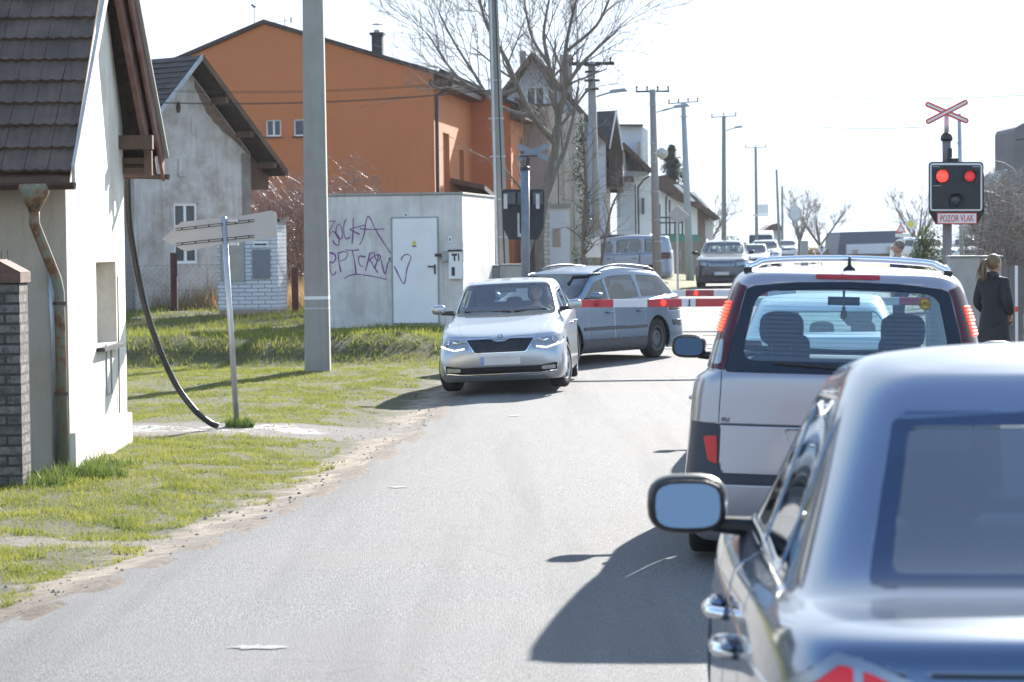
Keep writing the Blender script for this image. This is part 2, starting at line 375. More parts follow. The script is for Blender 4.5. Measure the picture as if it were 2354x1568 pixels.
# ------------------------------------------------------------------ shared materials
M_white = stained('white_render', (.80,.755,.665), (.42,.36,.28), amount=.6, scale=1.6)
M_cream = stained('weathered_cream_render', (.50,.44,.36), (.30,.22,.14), amount=.6, scale=1.1)
M_oldpl = stained('old_grey_plaster', (.58,.55,.53), (.30,.24,.19), amount=.95, scale=1.7, bump=.015)
M_orange = stained('orange_render', (.53,.178,.070), (.41,.135,.055), amount=.35, scale=.5, bump=.004)
M_conc = stained('concrete', (.33,.32,.30), (.19,.18,.16), amount=.5, scale=1.2, bump=.004)
M_cabin = stained('pale_cabin_render', (.70,.67,.65), (.32,.30,.28), amount=.7, scale=1.3)
M_slab = stained('cast_slab', (.42,.34,.29), (.22,.18,.15), amount=.5)
M_wood = stained('weathered_wood', (.16,.10,.07), (.06,.04,.035), rough=.9, amount=.8)
M_redwood = stained('peeling_red_board', (.17,.065,.05), (.27,.22,.19), rough=.85, amount=.8)
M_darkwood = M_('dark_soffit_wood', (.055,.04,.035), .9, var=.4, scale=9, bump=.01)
M_dark = M_('dark_metal', (.035,.037,.045), .5, .3, var=.2)
M_black = M_('black_plastic', (.012,.012,.014), .35, var=.2)
M_rubber = M_('tyre_rubber', (.018,.018,.019), .85, var=.3, scale=20, bump=.002)
M_galv = M_('galvanised_steel', (.45,.47,.50), .42, .65, var=.12, scale=8)
M_grey = M_('grey_painted_metal', (.30,.32,.33), .5, .2, var=.12, scale=4)
M_pvc = M_('white_window_frame', (.78,.78,.78), .4, var=.03)
M_wpaint = M_('white_enamel', (.76,.77,.78), .45, var=.05, scale=3)
M_red = M_('red_enamel', (.52,.03,.035), .45, var=.08)
M_pane = M_('window_pane', (.05,.06,.08), .08, .0, var=.3, scale=3)
M_bronze = M_('brown_gutter', (.09,.055,.05), .5, .4, var=.3)
def tiles(name, col, tw, th, sh=(.6,.6,.6), moss=(.3,.3,.33)):
    t = NT(name); f = t.noise(3, 6); f2 = t.noise(40, 4, rough=.8)
    c = t.mix(t.val(f, 0, 1, .35, .65), col, tuple(x*.55 for x in col)); c = t.mix(t.val(f2, 0, .75, .6, .72), c, moss)
    t.set(c, .75); t.bump(f2, .004); return t.m
M_tile = tiles('dark_concrete_tile', (.135,.09,.065), .2, .3)
M_oldtile = tiles('old_plain_tile', (.07,.05,.048), .2, .3)
def roof_plane(mb, p00, p10, p01, rows, cols, th=.035, wave=0, sub=1, amp=.02, mi=0):
    """real overlapping tile courses: p00-p10 along the eave, p00-p01 up the slope"""
    p00, p10, p01 = Vector(p00), Vector(p10), Vector(p01); e = p10-p00; u = p01-p00; n = e.cross(u).normalized()
    if n.z < 0: n = -n
    K = cols*sub
    for r in range(rows):
        off = (r % 2)*.5 if not wave else .0
        for i in range(cols+1):
            a0 = max(0, (i-off)/cols); a1 = min(1, (i+1-off)/cols)
            if a1-a0 < 1e-4 or a0 >= 1: continue
            jz = random.uniform(-.004,.004); gap = .003/ max(e.length,.1)
            vs = []
            for q in range(sub+1):
                a = a0+gap+(a1-a0-2*gap)*q/sub
                wv = amp*(.5+.5*math.cos(2*PI*(q/sub)*wave)) if wave else 0
                lo = p00+e*a+u*(r/rows)+n*(th+jz+wv); hi = p00+e*a+u*min(1,(r+1.06)/rows)+n*(.004+wv)
                vs += [lo, hi, lo-n*(th*.75)]
            fs = []
            for q in range(sub):
                A, B = 3*q, 3*q+3; fs += [(A, B, B+1, A+1), (A+2, B+2, B, A)]
            fs += [(0,1,2), (3*sub+2, 3*sub+1, 3*sub)]
            mb.add(vs, fs, mi)
def window(parent, c, w, h, ax, out, mull=1, depth=.12, frame=.05, name='window', mf=None, mp=None, bar=None, sill=None):
    """frame, pane and glazing bars set into the wall; c = centre on the wall face, ax = unit vector along the wall, out = outward normal"""
    c, ax, out = Vector(c), Vector(ax).normalized(), Vector(out).normalized(); up = Vector((0,0,1)); b = c-out*depth+out*.02
    def bx(m, a0, a1, z0, z1, d0, d1): m.prism([(a0,z0),(a1,z0),(a1,z1),(a0,z1)], b+out*d0, ax, up, out*(d1-d0))
    f = MB(); e = frame
    bx(f, -w/2, w/2, -h/2, -h/2+e, 0, .05); bx(f, -w/2, w/2, h/2-e, h/2, 0, .05); bx(f, -w/2, -w/2+e, -h/2+e, h/2-e, 0, .05); bx(f, w/2-e, w/2, -h/2+e, h/2-e, 0, .05)
    for k in range(mull): x = -w/2+w*(k+1)/(mull+1); bx(f, x-e*.6, x+e*.6, -h/2+e, h/2-e, 0, .048)
    if bar is not None: bx(f, -w/2+e, w/2-e, -h/2+h*bar-e*.4, -h/2+h*bar+e*.4, 0, .044)
    fo = f.build(name, mf or M_pvc, parent)
    p = MB(); bx(p, -w/2+e*.9, w/2-e*.9, -h/2+e*.9, h/2-e*.9, .006, .018); p.build('pane', mp or M_pane, fo)
    if sill:
        q = MB(); q.prism([(-w/2-.05,-h/2-.05),(w/2+.05,-h/2-.05),(w/2+.05,-h/2-.01),(-w/2-.05,-h/2-.01)], c-out*depth*.9, ax, up, out*(depth*.9+.06)); q.build('sill', sill, fo)
    return fo
def wall_holes(mb, p0, ax, poly_w, z0, z1, out, thick, holes, mi=0, top=None):
    """wall slab with rectangular openings. holes: (a0,a1,b0,b1). top(a) gives the height of the top edge (gable)"""
    p0, ax, out = Vector(p0), Vector(ax).normalized(), Vector(out).normalized(); up = Vector((0,0,1))
    xs = sorted({0, poly_w, *[h[0] for h in holes], *[h[1] for h in holes], *( [k for k, _ in top] if top else [])})
    T = (lambda a: interp(top, a)) if top else (lambda a: z1)
    for a0, a1 in zip(xs, xs[1:]):
        cuts = sorted([(h[2], h[3]) for h in holes if h[0] <= a0+1e-6 and h[1] >= a1-1e-6]); z = z0
        for c0, c1 in cuts: mb.prism([(a0,z),(a1,z),(a1,c0),(a0,c0)], p0, ax, up, -out*thick, mi); z = c1
        mb.prism([(a0,z),(a1,z),(a1,T(a1)),(a0,T(a0))], p0, ax, up, -out*thick, mi)

# ------------------------------------------------------------------ white cottage, left foreground
H = thing('house', 'white gabled cottage with dark tiled roof at the left edge of the road', 'house', (-3.95, 24.0, 0))
X0, Y1 = 0, 3.6
ztop = [(0, 2.75), (2.25, 4.9), (3.6, 3.25)]
mb = MB(); wall_holes(mb, (0,0,-.2), (0,1,0), 3.6, 0, 5, (1,0,0), .4, [(1.67,2.95,1.25,2.05)], top=[(a, z+.2) for a, z in ztop])
mb.build('gable_wall', M_white, H)
mb = MB(); mb.prism([(1.68,1.0),(2.94,1.0),(2.94,1.87),(1.68,1.87)], (-.22,0,0), (0,1,0), (0,0,1), (-.03,0,0)); nf = mb.build('niche_back', M_cream, H)
mb = MB(); mb.prism([(1.62,1.0),(3.0,1.0),(3.0,1.035),(1.62,1.035)], (-.2,0,0), (0,1,0), (0,0,1), (.28,0,0)); mb.build('sill', M_dark, H)
mb = MB(); mb.prism([(0.02,-.2),(3.6,-.2),(3.6,.30),(0.02,.34)], (0.002,0,0), (0,1,0), (0,0,1), (.045,0,0)); mb.build('plinth', M_white, H)
mb = MB()   # small service door outline: thin frame
for a0,a1,z0,z1 in ((2.18,2.2,.55,1.05),(2.5,2.52,.55,1.05),(2.2,2.5,.55,.565),(2.2,2.5,1.035,1.05)): mb.prism([(a0,z0),(a1,z0),(a1,z1),(a0,z1)], (.002,0,0), (0,1,0), (0,0,1), (.012,0,0))
mb.build('service_flap', M_grey, H)
mb = MB(); mb.tube([(.015,2.95,0.33),(.015,2.97,1.7)], .008, 6); mb.build('cable', M_conc, H)
mb = MB(); wall_holes(mb, (-6,-.004,-.2), (1,0,0), 5.996, 0, 2.85, (0,-1,0), .38, []); mb.build('front_wall', M_cream, H)
mb = MB(); wall_holes(mb, (-6,3.6,-.2), (1,0,0), 5.6, 0, 3.3, (0,1,0), .3, []); mb.build('back_wall', M_cream, H)
e0, e1 = Vector((0.12,-.4,2.64)), Vector((.17,2.3,5.15)); f1 = Vector((.35,3.9,2.92))
mb = MB(); roof_plane(mb, (-6.2,-.4,2.64), e0, (-6.2,2.3,5.15), 12, 31, .04, wave=2, sub=8, amp=.016)
rf = mb.build('roof', M_tile, H, smooth=False)
mb = MB(); roof_plane(mb, (f1.x,f1.y,f1.z), (-6.2,3.9,2.92), (.17,2.3,5.15), 10, 31, .04)
mb.build('rear_tiles', M_tile, rf)
mb = MB()   # boards under both slopes
mb.prism([(0,0),(6.25,0),(6.25,.05),(0,.05)], (-6.15,-.38,2.55), (1,0,0), (0,0,1), (0,2.68,2.48)); mb.build('front_soffit', M_wood, rf)
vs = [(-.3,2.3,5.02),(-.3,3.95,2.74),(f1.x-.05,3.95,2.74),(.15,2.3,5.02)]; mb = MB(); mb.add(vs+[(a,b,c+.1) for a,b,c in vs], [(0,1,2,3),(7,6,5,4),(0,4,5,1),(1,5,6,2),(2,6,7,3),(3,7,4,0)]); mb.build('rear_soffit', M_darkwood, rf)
def strip(mb, a, b, d, t):
    a, b, d, t = map(Vector, (a,b,d,t)); vs = [a, b, b+d, a+d]; vs += [v+t for v in vs]
    mb.add(vs, [(0,1,2,3),(7,6,5,4),(0,4,5,1),(1,5,6,2),(2,6,7,3),(3,7,4,0)])
mb = MB(); strip(mb, e0+Vector((0,0,-.1)), e1+Vector((0,0,-.1)), (0,0,.17), (.03,0,0)); mb.build('front_verge_board', stained('pale_verge', (.5,.48,.46), (.25,.2,.17), amount=.7), rf)
mb = MB(); strip(mb, e1+Vector((.0,0,-.25)), f1+Vector((0,.05,-.25)), (0,0,.26), (.03,0,0)); strip(mb, e1+Vector((-.1,0,-.42)), (e1+Vector((-.1,0,-.42))).lerp(f1+Vector((-.1,0,-.42)), .8), (0,0,.3), (.05,0,0)); mb.build('rear_verge_board', M_redwood, rf)
mb = MB(); strip(mb, Vector((f1.x+.034,f1.y+.06,f1.z-.02)), Vector((e1.x+.034,e1.y,e1.z-.02)), (0,0,.05), (.04,0,0)); mb.build('verge_tiles', M_conc, rf)
mb = MB(); mb.b2(-.25,.34,3.3,3.42,2.98,3.12); mb.b2(-.1,.22,3.55,3.85,2.84,2.90); mb.b2(-.1,.22,3.55,3.85,2.74,2.80); mb.b2(.23,.31,3.46,3.54,2.72,2.97); mb.build('purlin_end', M_wood, rf)
mb = MB()
vs = []; prof = [(.07*math.cos(a), .07*math.sin(a)) for a in [PI+PI*k/8 for k in range(9)]]
def gutter(mb, a, b, z, r=.065):
    a, b = Vector(a), Vector(b); d = (b-a).normalized(); q = d.cross(Vector((0,0,1))).normalized(); vs = []; n = 9
    for P in (a, b):
        for rr in (r, r-.006):
            for k in range(n): an = PI+PI*k/(n-1); vs.append(P+q*math.cos(an)*rr+Vector((0,0,math.sin(an)*rr)))
    fs = []
    for k in range(n-1): fs += [(k, k+1, 2*n+k+1, 2*n+k), (n+k+1, n+k, 3*n+k, 3*n+k+1)]
    for k in range(n-1): fs += [(k, n+k, n+k+1, k+1), (2*n+k, 2*n+k+1, 3*n+k+1, 3*n+k)]
    fs += [(0, 2*n, 3*n, n), (n-1, 2*n-1, 4*n-1, 3*n-1)]
    mb.add(vs, fs)
gutter(mb, (-6,-.46,2.60), (.16,-.46,2.56), 0); gt = mb.build('gutter', M_bronze, H, smooth=False)
mb = MB(); gutter(mb, (-.6,4.0,2.78), (.42,4.0,2.74), 0, .055); mb.build('gutter', M_bronze, H)
t = NT('rusty_galvanised_pipe'); t.set(t.ramp(t.noise(5, 8, rough=.7), [(.35,(.16,.18,.14)),(.48,(.20,.21,.16)),(.56,(.22,.10,.04)),(.66,(.05,.04,.035))]), .7); M_pipe = t.m
mb = MB(); mb.lathe([(.13,0),(.14,-.02),(.13,-.09),(.055,-.22),(.05,-.24)], (-.20,-.46,2.55), n=20)
mb.tube([(-.20,-.46,2.36),(-.20,-.46,2.2),(-.07,-.16,1.72),(-.05,-.14,1.6),(-.045,-.10,0.02)], .047, 14); mb.build('downpipe', M_pipe, H, smooth=True)
mb = MB()
for z in (1.5,.7): mb.lathe([(.062,-.015),(.066,-.015),(.066,.015),(.062,.015)], (-.05,-.12,z), n=18)
mb.build('pipe_clip', M_bronze, H)
mb = MB(); mb.tube([(-.12,-.02,.02),(-.12,-.02,1.2),(-.15,-.03,1.9)], .035, 10); mb.build('side_pipe', M_galv, H, smooth=True)
# number plate like dark plaque with a pale diagonal fish-shaped ornament on the front wall
mb = MB(); mb.prism([(-.065,-.032),(.065,-.032),(.065,.032),(-.065,.032)], (-.42,-.003,1.545), (1,0,0), (0,0,1), (0,-.01,0)); pl = mb.build('plaque', M_black, H)
mb = MB(); mb.prism([(-.045,-.02),(-.03,-.028),(.04,.006),(.05,.022),(.03,.026),(.01,.012),(-.01,.02),(-.02,.0)], (-.42,-.015,1.545), (1,0,0), (0,0,1), (0,-.004,0)); mb.build('ornament', M_('brass', (.6,.5,.3), .4, .5), pl)
# black corrugated duct falling from the eave to the lawn
a = at(293,405,28.3); pp = [at(293,395,28.3), at(297,500,28.6), at(308,580,28.8), at(330,690,29.0), at(362,790,29.1), at(402,880,29.2), at(445,940,29.2), at(480,970,29.25), at(500,979,29.3)]
def crs(P, n):
    P = [P[0]*2-P[1]]+P+[P[-1]*2-P[-2]]; out = []
    for i in range(1, len(P)-2):
        for k in range(n):
            t = k/n; out.append(.5*((2*P[i])+(P[i+1]-P[i-1])*t+(2*P[i-1]-5*P[i]+4*P[i+1]-P[i+2])*t*t+(3*P[i]-P[i-1]-3*P[i+1]+P[i+2])*t**3))
    return out+[P[-2]]
cp = crs(pp, 22); mb = MB(); mb.tube([p-cp[0] for p in cp], [.031+.004*(i%2) for i in range(len(cp))], 14)
o = mb.build('corrugated_duct', M_('black_duct', (.02,.021,.024), .42, var=.3), smooth=True); o.location = cp[0]; tag(o, 'black corrugated drain duct curving down from the white cottage eave to the grass', 'drainpipe')
o = None
# brick gate pillar
M_brick = None
t = NT('grey_brick'); br = t.n('TexBrick', inp={'Scale': 1.0, 'Mortar Size': .012, 'Brick Width': .26, 'Row Height': .085, 'Color1': (.23,.21,.195,1), 'Color2': (.13,.115,.105,1), 'Mortar': (.05,.045,.04,1)})
mp = t.n('Mapping'); tc = t.n('TexCoord'); sp = t.n('SeparateXYZ'); t.l(tc.outputs['Object'], sp.inputs[0]); cb = t.n('CombineXYZ'); t.l(t.math('ADD', sp.outputs[0], sp.outputs[1]), cb.inputs[0]); t.l(sp.outputs[2], cb.inputs[1]); t.l(cb.outputs[0], br.inputs['Vector'])
t.set(t.mix(t.val(t.noise(9,7,rough=.75), 0, .85, .42, .6), br.outputs[0], (.07,.06,.055)), .9); t.bump(t.math('SUBTRACT', t.noise(30, 3), t.math('MULTIPLY', br.outputs[1], 1.4)), .02); M_brick = t.m
g0 = at(34,1095,22.6)
P_ = thing('gate_pillar', 'grey brick gate pillar with a red brick cap at the left edge', 'pillar', (g0.x-.12, 22.75, 0))
mb = MB(); mb.b2(-.36,.195,-.2,.2,-.1,1.7); mb.build('brick_shaft', M_brick, P_)
M_redbrick = stained('red_brick_cap', (.15,.08,.06), (.05,.04,.038), amount=.9, scale=6)
mb = MB(); mb.b2(-.41,.215,-.24,.24,1.703,1.79); mb.prism([(-.41,1.792),(.215,1.792),(.02,1.90),(-.16,1.90)], (0,-.24,0), (1,0,0), (0,0,1), (0,.48,0)); mb.build('cap', M_redbrick, P_)
mb = MB()
for k in range(5): x = -.15+k*.055; mb.box((x, 0, 1.93), (.006,.006,.09), rx=.1*k-.2)
mb.build('spikes', M_dark, P_)

# ------------------------------------------------------------------ direction sign seen from behind
sb = at(545,966,30.0); S_ = thing('direction_sign', 'arrow-shaped direction sign seen from behind on a leaning grey post', 'road sign', (sb.x, 30.0, 0))
top = at(514,498,30.0)-Vector((sb.x,30,0))
mb = MB(); mb.tube([(0,0,-.05), tuple(top)], .032, 14); mb.build('post', M_galv, S_, smooth=True)
bd = [at(px,py,29.93)-Vector((sb.x,30,0)) for px,py in ((371,550),(415,510),(560,495),(622,484),(632,488),(635,500),(636,538),(630,546),(600,551),(500,563),(432,577),(420,576))]
mb = MB(); n = len(bd); mb.add([b+Vector((0,.06,0)) for b in bd]+[b+Vector((0,.075,0)) for b in bd], [tuple(range(n)), tuple(range(2*n-1,n-1,-1))]+[(i,i+n,(i+1)%n+n,(i+1)%n) for i in range(n)])
mb.build('sign_board', M_('sign_back', (.38,.39,.41), .5, .3, var=.06, scale=3), S_)
mb = MB()
for y0, y1 in ((528,507),(562,543)):
    A = at(404,y0,29.98)-Vector((sb.x,30,0)); B = at(582+3,y1,29.98)-Vector((sb.x,30,0)); d = B-A
    for q in (-.012,.012): mb.tube([A+Vector((0,0,q)), B+Vector((0,0,q))], .0035, 6)
    for k in range(6): mb.box(A+d*(.08+.17*k), (.012,.02,.024))
mb.build('rail', M_dark, S_)
mb = MB(); mb.b2(-.05,.05,-.045,.03,top.z-.06,top.z-.03); mb.b2(-.05,.05,-.045,.03,top.z-.32,top.z-.29); mb.build('clamp', M_galv, S_)

# ------------------------------------------------------------------ transformer cabin with graffiti
cb0 = at(1066,762,50.8); psi = R(8)
K = thing('utility_cabin', 'pale rendered utility cabin with purple graffiti and a white steel door', 'cabin', (cb0.x, 50.8, .36), -psi)
W_, D_, Hc = 2.78, 4.2, 2.55
mb = MB(); mb.b2(-W_,0,0,D_,.03,Hc); mb.build('wall', M_cabin, K, bevel=.01)
mb = MB(); mb.b2(-W_-.02,.02,-.02,D_+.02,Hc+.003,Hc+.05); mb.build('roof', M_conc, K, bevel=.01)
mb = MB(); mb.b2(-W_+.03,-.03,.03,D_-.03,-.3,.027); mb.build('footing', M_dark, K)
def cl(px, py, off=0):   # point of the cabin front face under a photo position
    r = ray(px, py); n = Vector((math.sin(psi)*-1, -math.cos(psi), 0)); n = Vector((-math.sin(psi), -math.cos(psi), 0))
    o = Vector((cb0.x, 50.8, 0)); k = ((o-Vector((0,0,HC)))@n)/(r@n) if False else (o-Vector((0,0,HC))).dot(n)/r.dot(n)
    P = Vector((0,0,HC))+r*k-Vector((cb0.x,50.8,.36)); u = Vector((math.cos(psi), -math.sin(psi), 0)); return P.dot(u), P.z
def rect(mb, x0, y0, x1, y1, d0, d1, mi=0):
    a, z1 = cl(x0, y0); b, z0 = cl(x1, y1); mb.b2(a, b, -d1, -d0, z0, z1, mi)
mb = MB(); rect(mb, 899, 499, 1011, 746, .003, .03); mb.build('door_frame', M_grey, K)
mb = MB(); rect(mb, 903, 503, 1008, 742, .031, .05); dr = mb.build('door', M_wpaint, K, bevel=.004)
mb = MB(); rect(mb, 903, 746, 1012, 761, .002, .035); mb.build('door_step', M_slab, K)
mb = MB(); rect(mb, 999,608,1003,630, .051,.065); rect(mb, 985,611,1001,614,.066,.09); mb.build('handle', M_black, dr)
mb = MB(); a, z = cl(953,557)
mb.prism([(-.05,-.045),(.05,-.045),(0,.045)], (a,-.052,z), (1,0,0), (0,0,1), (0,-.002,0)); ws = mb.build('warning_triangle', M_('yellow_sticker', (.75,.68,.05), .5), dr)
mb = MB(); mb.prism([(-.004,-.02),(.012,-.004),(.004,-.002),(.012,.022),(-.008,0),(.001,-.002)], (a,-.0545,z-.012), (1,0,0), (0,0,1), (0,-.001,0)); mb.b2(a-.04,a+.04,-.0545,-.0535,z-.085,z-.06); mb.build('flash_symbol', M_black, ws)
mb = MB(); rect(mb, 1033,578,1062,641,.003,.11); bx = mb.build('telephone_box', M_wpaint, K, bevel=.006)
mb = MB(); rect(mb, 1040,583,1053,588,.111,.114); rect(mb,1045,588,1049,600,.111,.114); rect(mb,1055,583,1058,600,.111,.114); rect(mb,1040,614,1048,634,.111,.114); mb.build('lettering', M_black, bx)
mb = MB(); rect(mb, 1032,574,1064,578,.003,.13); mb.build('hood', M_dark, bx)
mb = MB(); rect(mb, 1017,577,1032,601,.003,.08); mb.build('lock_box', M_grey, K); mb = MB(); rect(mb, 1001,583,1017,590,.04,.07); mb.build('bolt', M_dark, K)
mb = MB(); rect(mb, 1030,543,1039,557,.003,.008); rect(mb, 929,489,937,498,.003,.008); mb.build('number_plate', M_wpaint, K)
mb = MB(); rect(mb, 1033,547,1036,554,.0085,.01); rect(mb, 931,492,935,496,.0085,.01); mb.build('plate_mark', M_black, K)
a, z = cl(889,716); mb = MB(); mb.lathe([(0,.03),(.05,.03),(.062,.012),(.065,0)], (a,-.001,z), 'Y', 16); 
o = mb.build('vent', M_conc, K); 
# graffiti strokes on the front face, traced as spray lines
GR = [ # crop coordinates of region (800,560,1760,1200) at 2.45 px per source px
 [(300,155),(345,152),(352,160)],[(345,160),(310,225),(305,262),(330,225),(352,235),(375,262),(378,300),(370,322),(345,305),(336,285)],
 [(385,170),(362,190),(358,240),(380,276),(400,262),(398,215),(385,178)],[(430,140),(415,165),(410,210),(418,262),(432,276),(455,262)],
 [(475,130),(476,200),(468,310)],[(555,180),(500,195),(452,210),(475,222),(520,245)],[(520,318),(548,255),(578,120),(640,230),(735,375)],[(520,205),(600,210),(690,207)],
 [(310,370),(345,380),(355,410),(335,440),(312,430)],[(312,430),(318,500),(340,525),(358,500)],[(372,370),(378,440),(392,505)],[(375,372),(420,362),(438,380),(425,410),(385,430)],
 [(420,350),(470,355),(515,350)],[(470,355),(485,430),(497,522)],[(560,400),(520,395),(512,425),(525,460),(545,465)],[(590,380),(575,440),(560,495)],[(585,378),(615,370),(622,390),(590,420),(605,440),(620,478)],
 [(625,480),(640,430),(650,382),(625,400),(640,430),(625,470),(645,510)],[(650,382),(665,400),(650,430)],[(668,420),(690,510),(700,505),(712,450)],[(712,450),(735,405),(720,420)],[(720,405),(770,480),(828,585),(850,480),(876,410),(865,385),(835,385),(812,410),(815,425)],
 [(415,552),(440,532),(500,520),(600,532),(705,555)]]
mb = MB()
for st in GR:
    q = [cl((800+x/2.45)/1.22433, (560+y/2.45)/1.22433) for x, y in st]
    q = crs([Vector((x, 0, z)) for x, z in q], 6) if len(q) > 2 else [Vector((x,0,z)) for x, z in q]
    onD = [(-.053 if cl(903,503)[0] < p.x < cl(1008,742)[0] else -.0035) for p in q]
    for A, B, da in zip(q, q[1:], onD):
        d = (B-A); 
        if d.length < 1e-5: continue
        n = Vector((-d.z, 0, d.x)).normalized()*.011*(.65+.8*abs(mn.noise(A*3))*1.6)
        vs = [A-n, B-n, B+n, A+n]; mb.add([(v.x, da, v.z) for v in vs]+[(v.x, da-.0015, v.z) for v in vs], [(3,2,1,0),(4,5,6,7),(0,1,5,4),(2,3,7,6)])
mb.build('graffiti', M_('purple_spray', (.22,.06,.27), .7, var=.2), K)

# ------------------------------------------------------------------ small white brick kiosk
t = NT('white_glazed_brick'); br = t.n('TexBrick', inp={'Scale': 1.0, 'Mortar Size': .007, 'Brick Width': .29, 'Row Height': .085, 'Color1': (.62,.65,.70,1), 'Color2': (.55,.58,.64,1), 'Mortar': (.18,.19,.20,1)})
tc = t.n('TexCoord'); sp = t.n('SeparateXYZ'); t.l(tc.outputs['Object'], sp.inputs[0]); cbx = t.n('CombineXYZ'); t.l(t.math('ADD', sp.outputs[0], sp.outputs[1]), cbx.inputs[0]); t.l(sp.outputs[2], cbx.inputs[1]); t.l(cbx.outputs[0], br.inputs['Vector'])
t.set(br.outputs[0], .45); t.bump(t.math('MULTIPLY', br.outputs[1], -1), .008); M_wbrick = t.m
k0 = at(640,715,57.5); 
Q = thing('brick_kiosk', 'small white brick electricity kiosk with grey metal doors on the bank', 'kiosk', (k0.x, 57.5, .5), R(-10))
mb = MB(); mb.b2(-1.33,0,0,.75,.14,2.0); mb.build('wall', M_wbrick, Q)
mb = MB(); mb.b2(-1.31,-.02,.02,.73,-.35,.137); mb.build('plinth', M_slab, Q)
mb = MB(); mb.b2(-1.4,.08,-.08,.83,2.003,2.07); mb.build('roof', M_dark, Q)
mb = MB(); mb.b2(-1.22,-.76,-.03,-.003,.78,1.62); d_ = mb.build('door', M_('beige_door', (.36,.34,.30), .5, .2), Q); mb = MB(); mb.b2(-1.26,-1.222,-.035,-.004,.74,1.66); mb.b2(-.758,-.72,-.035,-.004,.74,1.66); mb.b2(-1.222,-.758,-.035,-.004,1.622,1.66); mb.b2(-1.222,-.758,-.035,-.004,.74,.778); mb.build('door_frame', M_grey, Q)
mb = MB(); mb.b2(-.55,-.17,-.035,-.003,.8,1.42); d2 = mb.build('door', M_('blue_grey_door', (.17,.19,.22), .5, .3), Q); mb = MB(); mb.lathe([(0,.02),(.02,.02),(.025,0)], (-.5,-.036,1.13), 'Y', 10); mb.build('handle', M_black, d2)
mb = MB(); mb.b2(-.53,-.2,-.02,-.003,1.48,1.6); lb = mb.build('sign_plate', M_wpaint, Q); mb = MB(); mb.b2(-.5,-.23,-.024,-.021,1.51,1.545); mb.build('marking', M_black, lb)

# dark red fence post and chain-link mesh in front of the old house
fp = at(401,700,58.5)
FN = thing('garden_fence', 'wire mesh fence on dark red posts in front of the old plaster house', 'fence', (fp.x, 58.5, .45))
for dx in (0, 2.62, -2.6):
    mb = MB(); mb.b2(dx-.07,dx+.07,-.05,.05,-.1,1.42-.35*(dx>0)); mb.build('post', M_('oxide_red_post', (.075,.022,.02), .7) if dx == 0 else bpy.data.materials['oxide_red_post'], FN)
mb = MB(); 
for k in range(-40, 40):
    x = k*.13
    for s in (1,-1):
        a = max(-2.6, x); b = min(2.62, x+1.1)
        if b-a > .2: mb.tube([(a,0,.05+(a-x) if s>0 else 1.15-(a-x)),(b,0,.05+(b-x) if s>0 else 1.15-(b-x))], .0018, 3, cap=False)
for z in (.1,.6,1.15): mb.tube([(-2.6,0,z),(2.62,0,z)], .003, 3)
mb.build('wire_mesh', M_('rusty_wire', (.13,.11,.10), .7), FN)

# ------------------------------------------------------------------ old plaster house
A0 = at(463,127,60.5); al = R(48); g = Vector((math.cos(al), math.sin(al), 0)); r_ = Vector((-math.sin(al), math.cos(al), 0)); gz0 = .55
O_ = thing('old_house', 'old grey plaster house with a crumbling gable and dark tiled roof', 'house', (A0.x, A0.y, gz0))
az = A0.z-gz0
def L(w, rr, z): return g*w+r_*rr+Vector((0,0,z))
hw = 1.9; pitch = 1.0
mb = MB(); wz = [(0, az-.25-hw*pitch), (hw, az-.25), (2*hw, az-.25-hw*pitch)]
wc = (1.28, 1.80)   # window opening along the wall, from its left end
wall_holes(mb, L(-hw,.5,-.4), g, 2*hw, 0, 1, -r_, .35, [(1.45,2.15,1.47,2.83)], top=[(a, z+.4) for a, z in wz]); mb.build('gable_wall', M_oldpl, O_)
window(O_, L(-hw+1.80,.5,1.75), .7, 1.36, g, -r_, 1, .1, .06, bar=.62)
for sgn in (1,):
    mb = MB(); wall_holes(mb, L(hw,.5,-.4), r_, 7, 0, az-.25-hw*pitch+.4, g, .3, []); mb.build('side_wall', M_oldpl, O_)
mb = MB(); wall_holes(mb, L(-hw,.5,-.4), r_, 7, 0, az-.25-hw*pitch+.4, -g, .3, []); mb.build('left_wall', M_oldpl, O_)
ow = 2.55
mb = MB(); roof_plane(mb, L(-ow,0,az-ow*pitch), L(-ow,7.5,az-ow*pitch), L(0,0,az), 20, 36, .03); rf = mb.build('roof', M_oldtile, O_)
mb = MB(); roof_plane(mb, L(ow,7.5,az-ow*pitch), L(ow,0,az-ow*pitch), L(0,7.5,az), 20, 36, .03); mb.build('right_slope_tiles', M_oldtile, rf)
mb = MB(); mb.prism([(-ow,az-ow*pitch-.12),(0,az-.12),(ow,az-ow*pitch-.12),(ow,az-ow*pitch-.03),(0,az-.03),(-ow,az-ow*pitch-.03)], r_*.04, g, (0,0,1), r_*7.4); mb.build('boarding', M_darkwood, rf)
mb = MB(); strip(mb, L(0,-.02,az-.10), L(-ow,-.02,az-ow*pitch-.10), (0,0,.13), -r_*.03); mb.build('verge_board', M_('pale_board', (.38,.40,.44), .6, var=.25), rf)
mb = MB(); strip(mb, L(0,-.02,az-.14), L(ow,-.02,az-ow*pitch-.14), (0,0,.17), -r_*.03); mb.build('verge_board', M_wood, rf)
mb = MB(); 
for w_ in (.75, 1.5, 2.2): mb.prism([(-.06,-.07),(.06,-.07),(.06,.07),(-.06,.07)], L(w_,.0,az-w_*pitch-.22), g, (0,0,1), r_*.6)
mb.b2(0,0.001,0,0.001,0,0.001); mb.build('purlin_end', M_wood, rf)
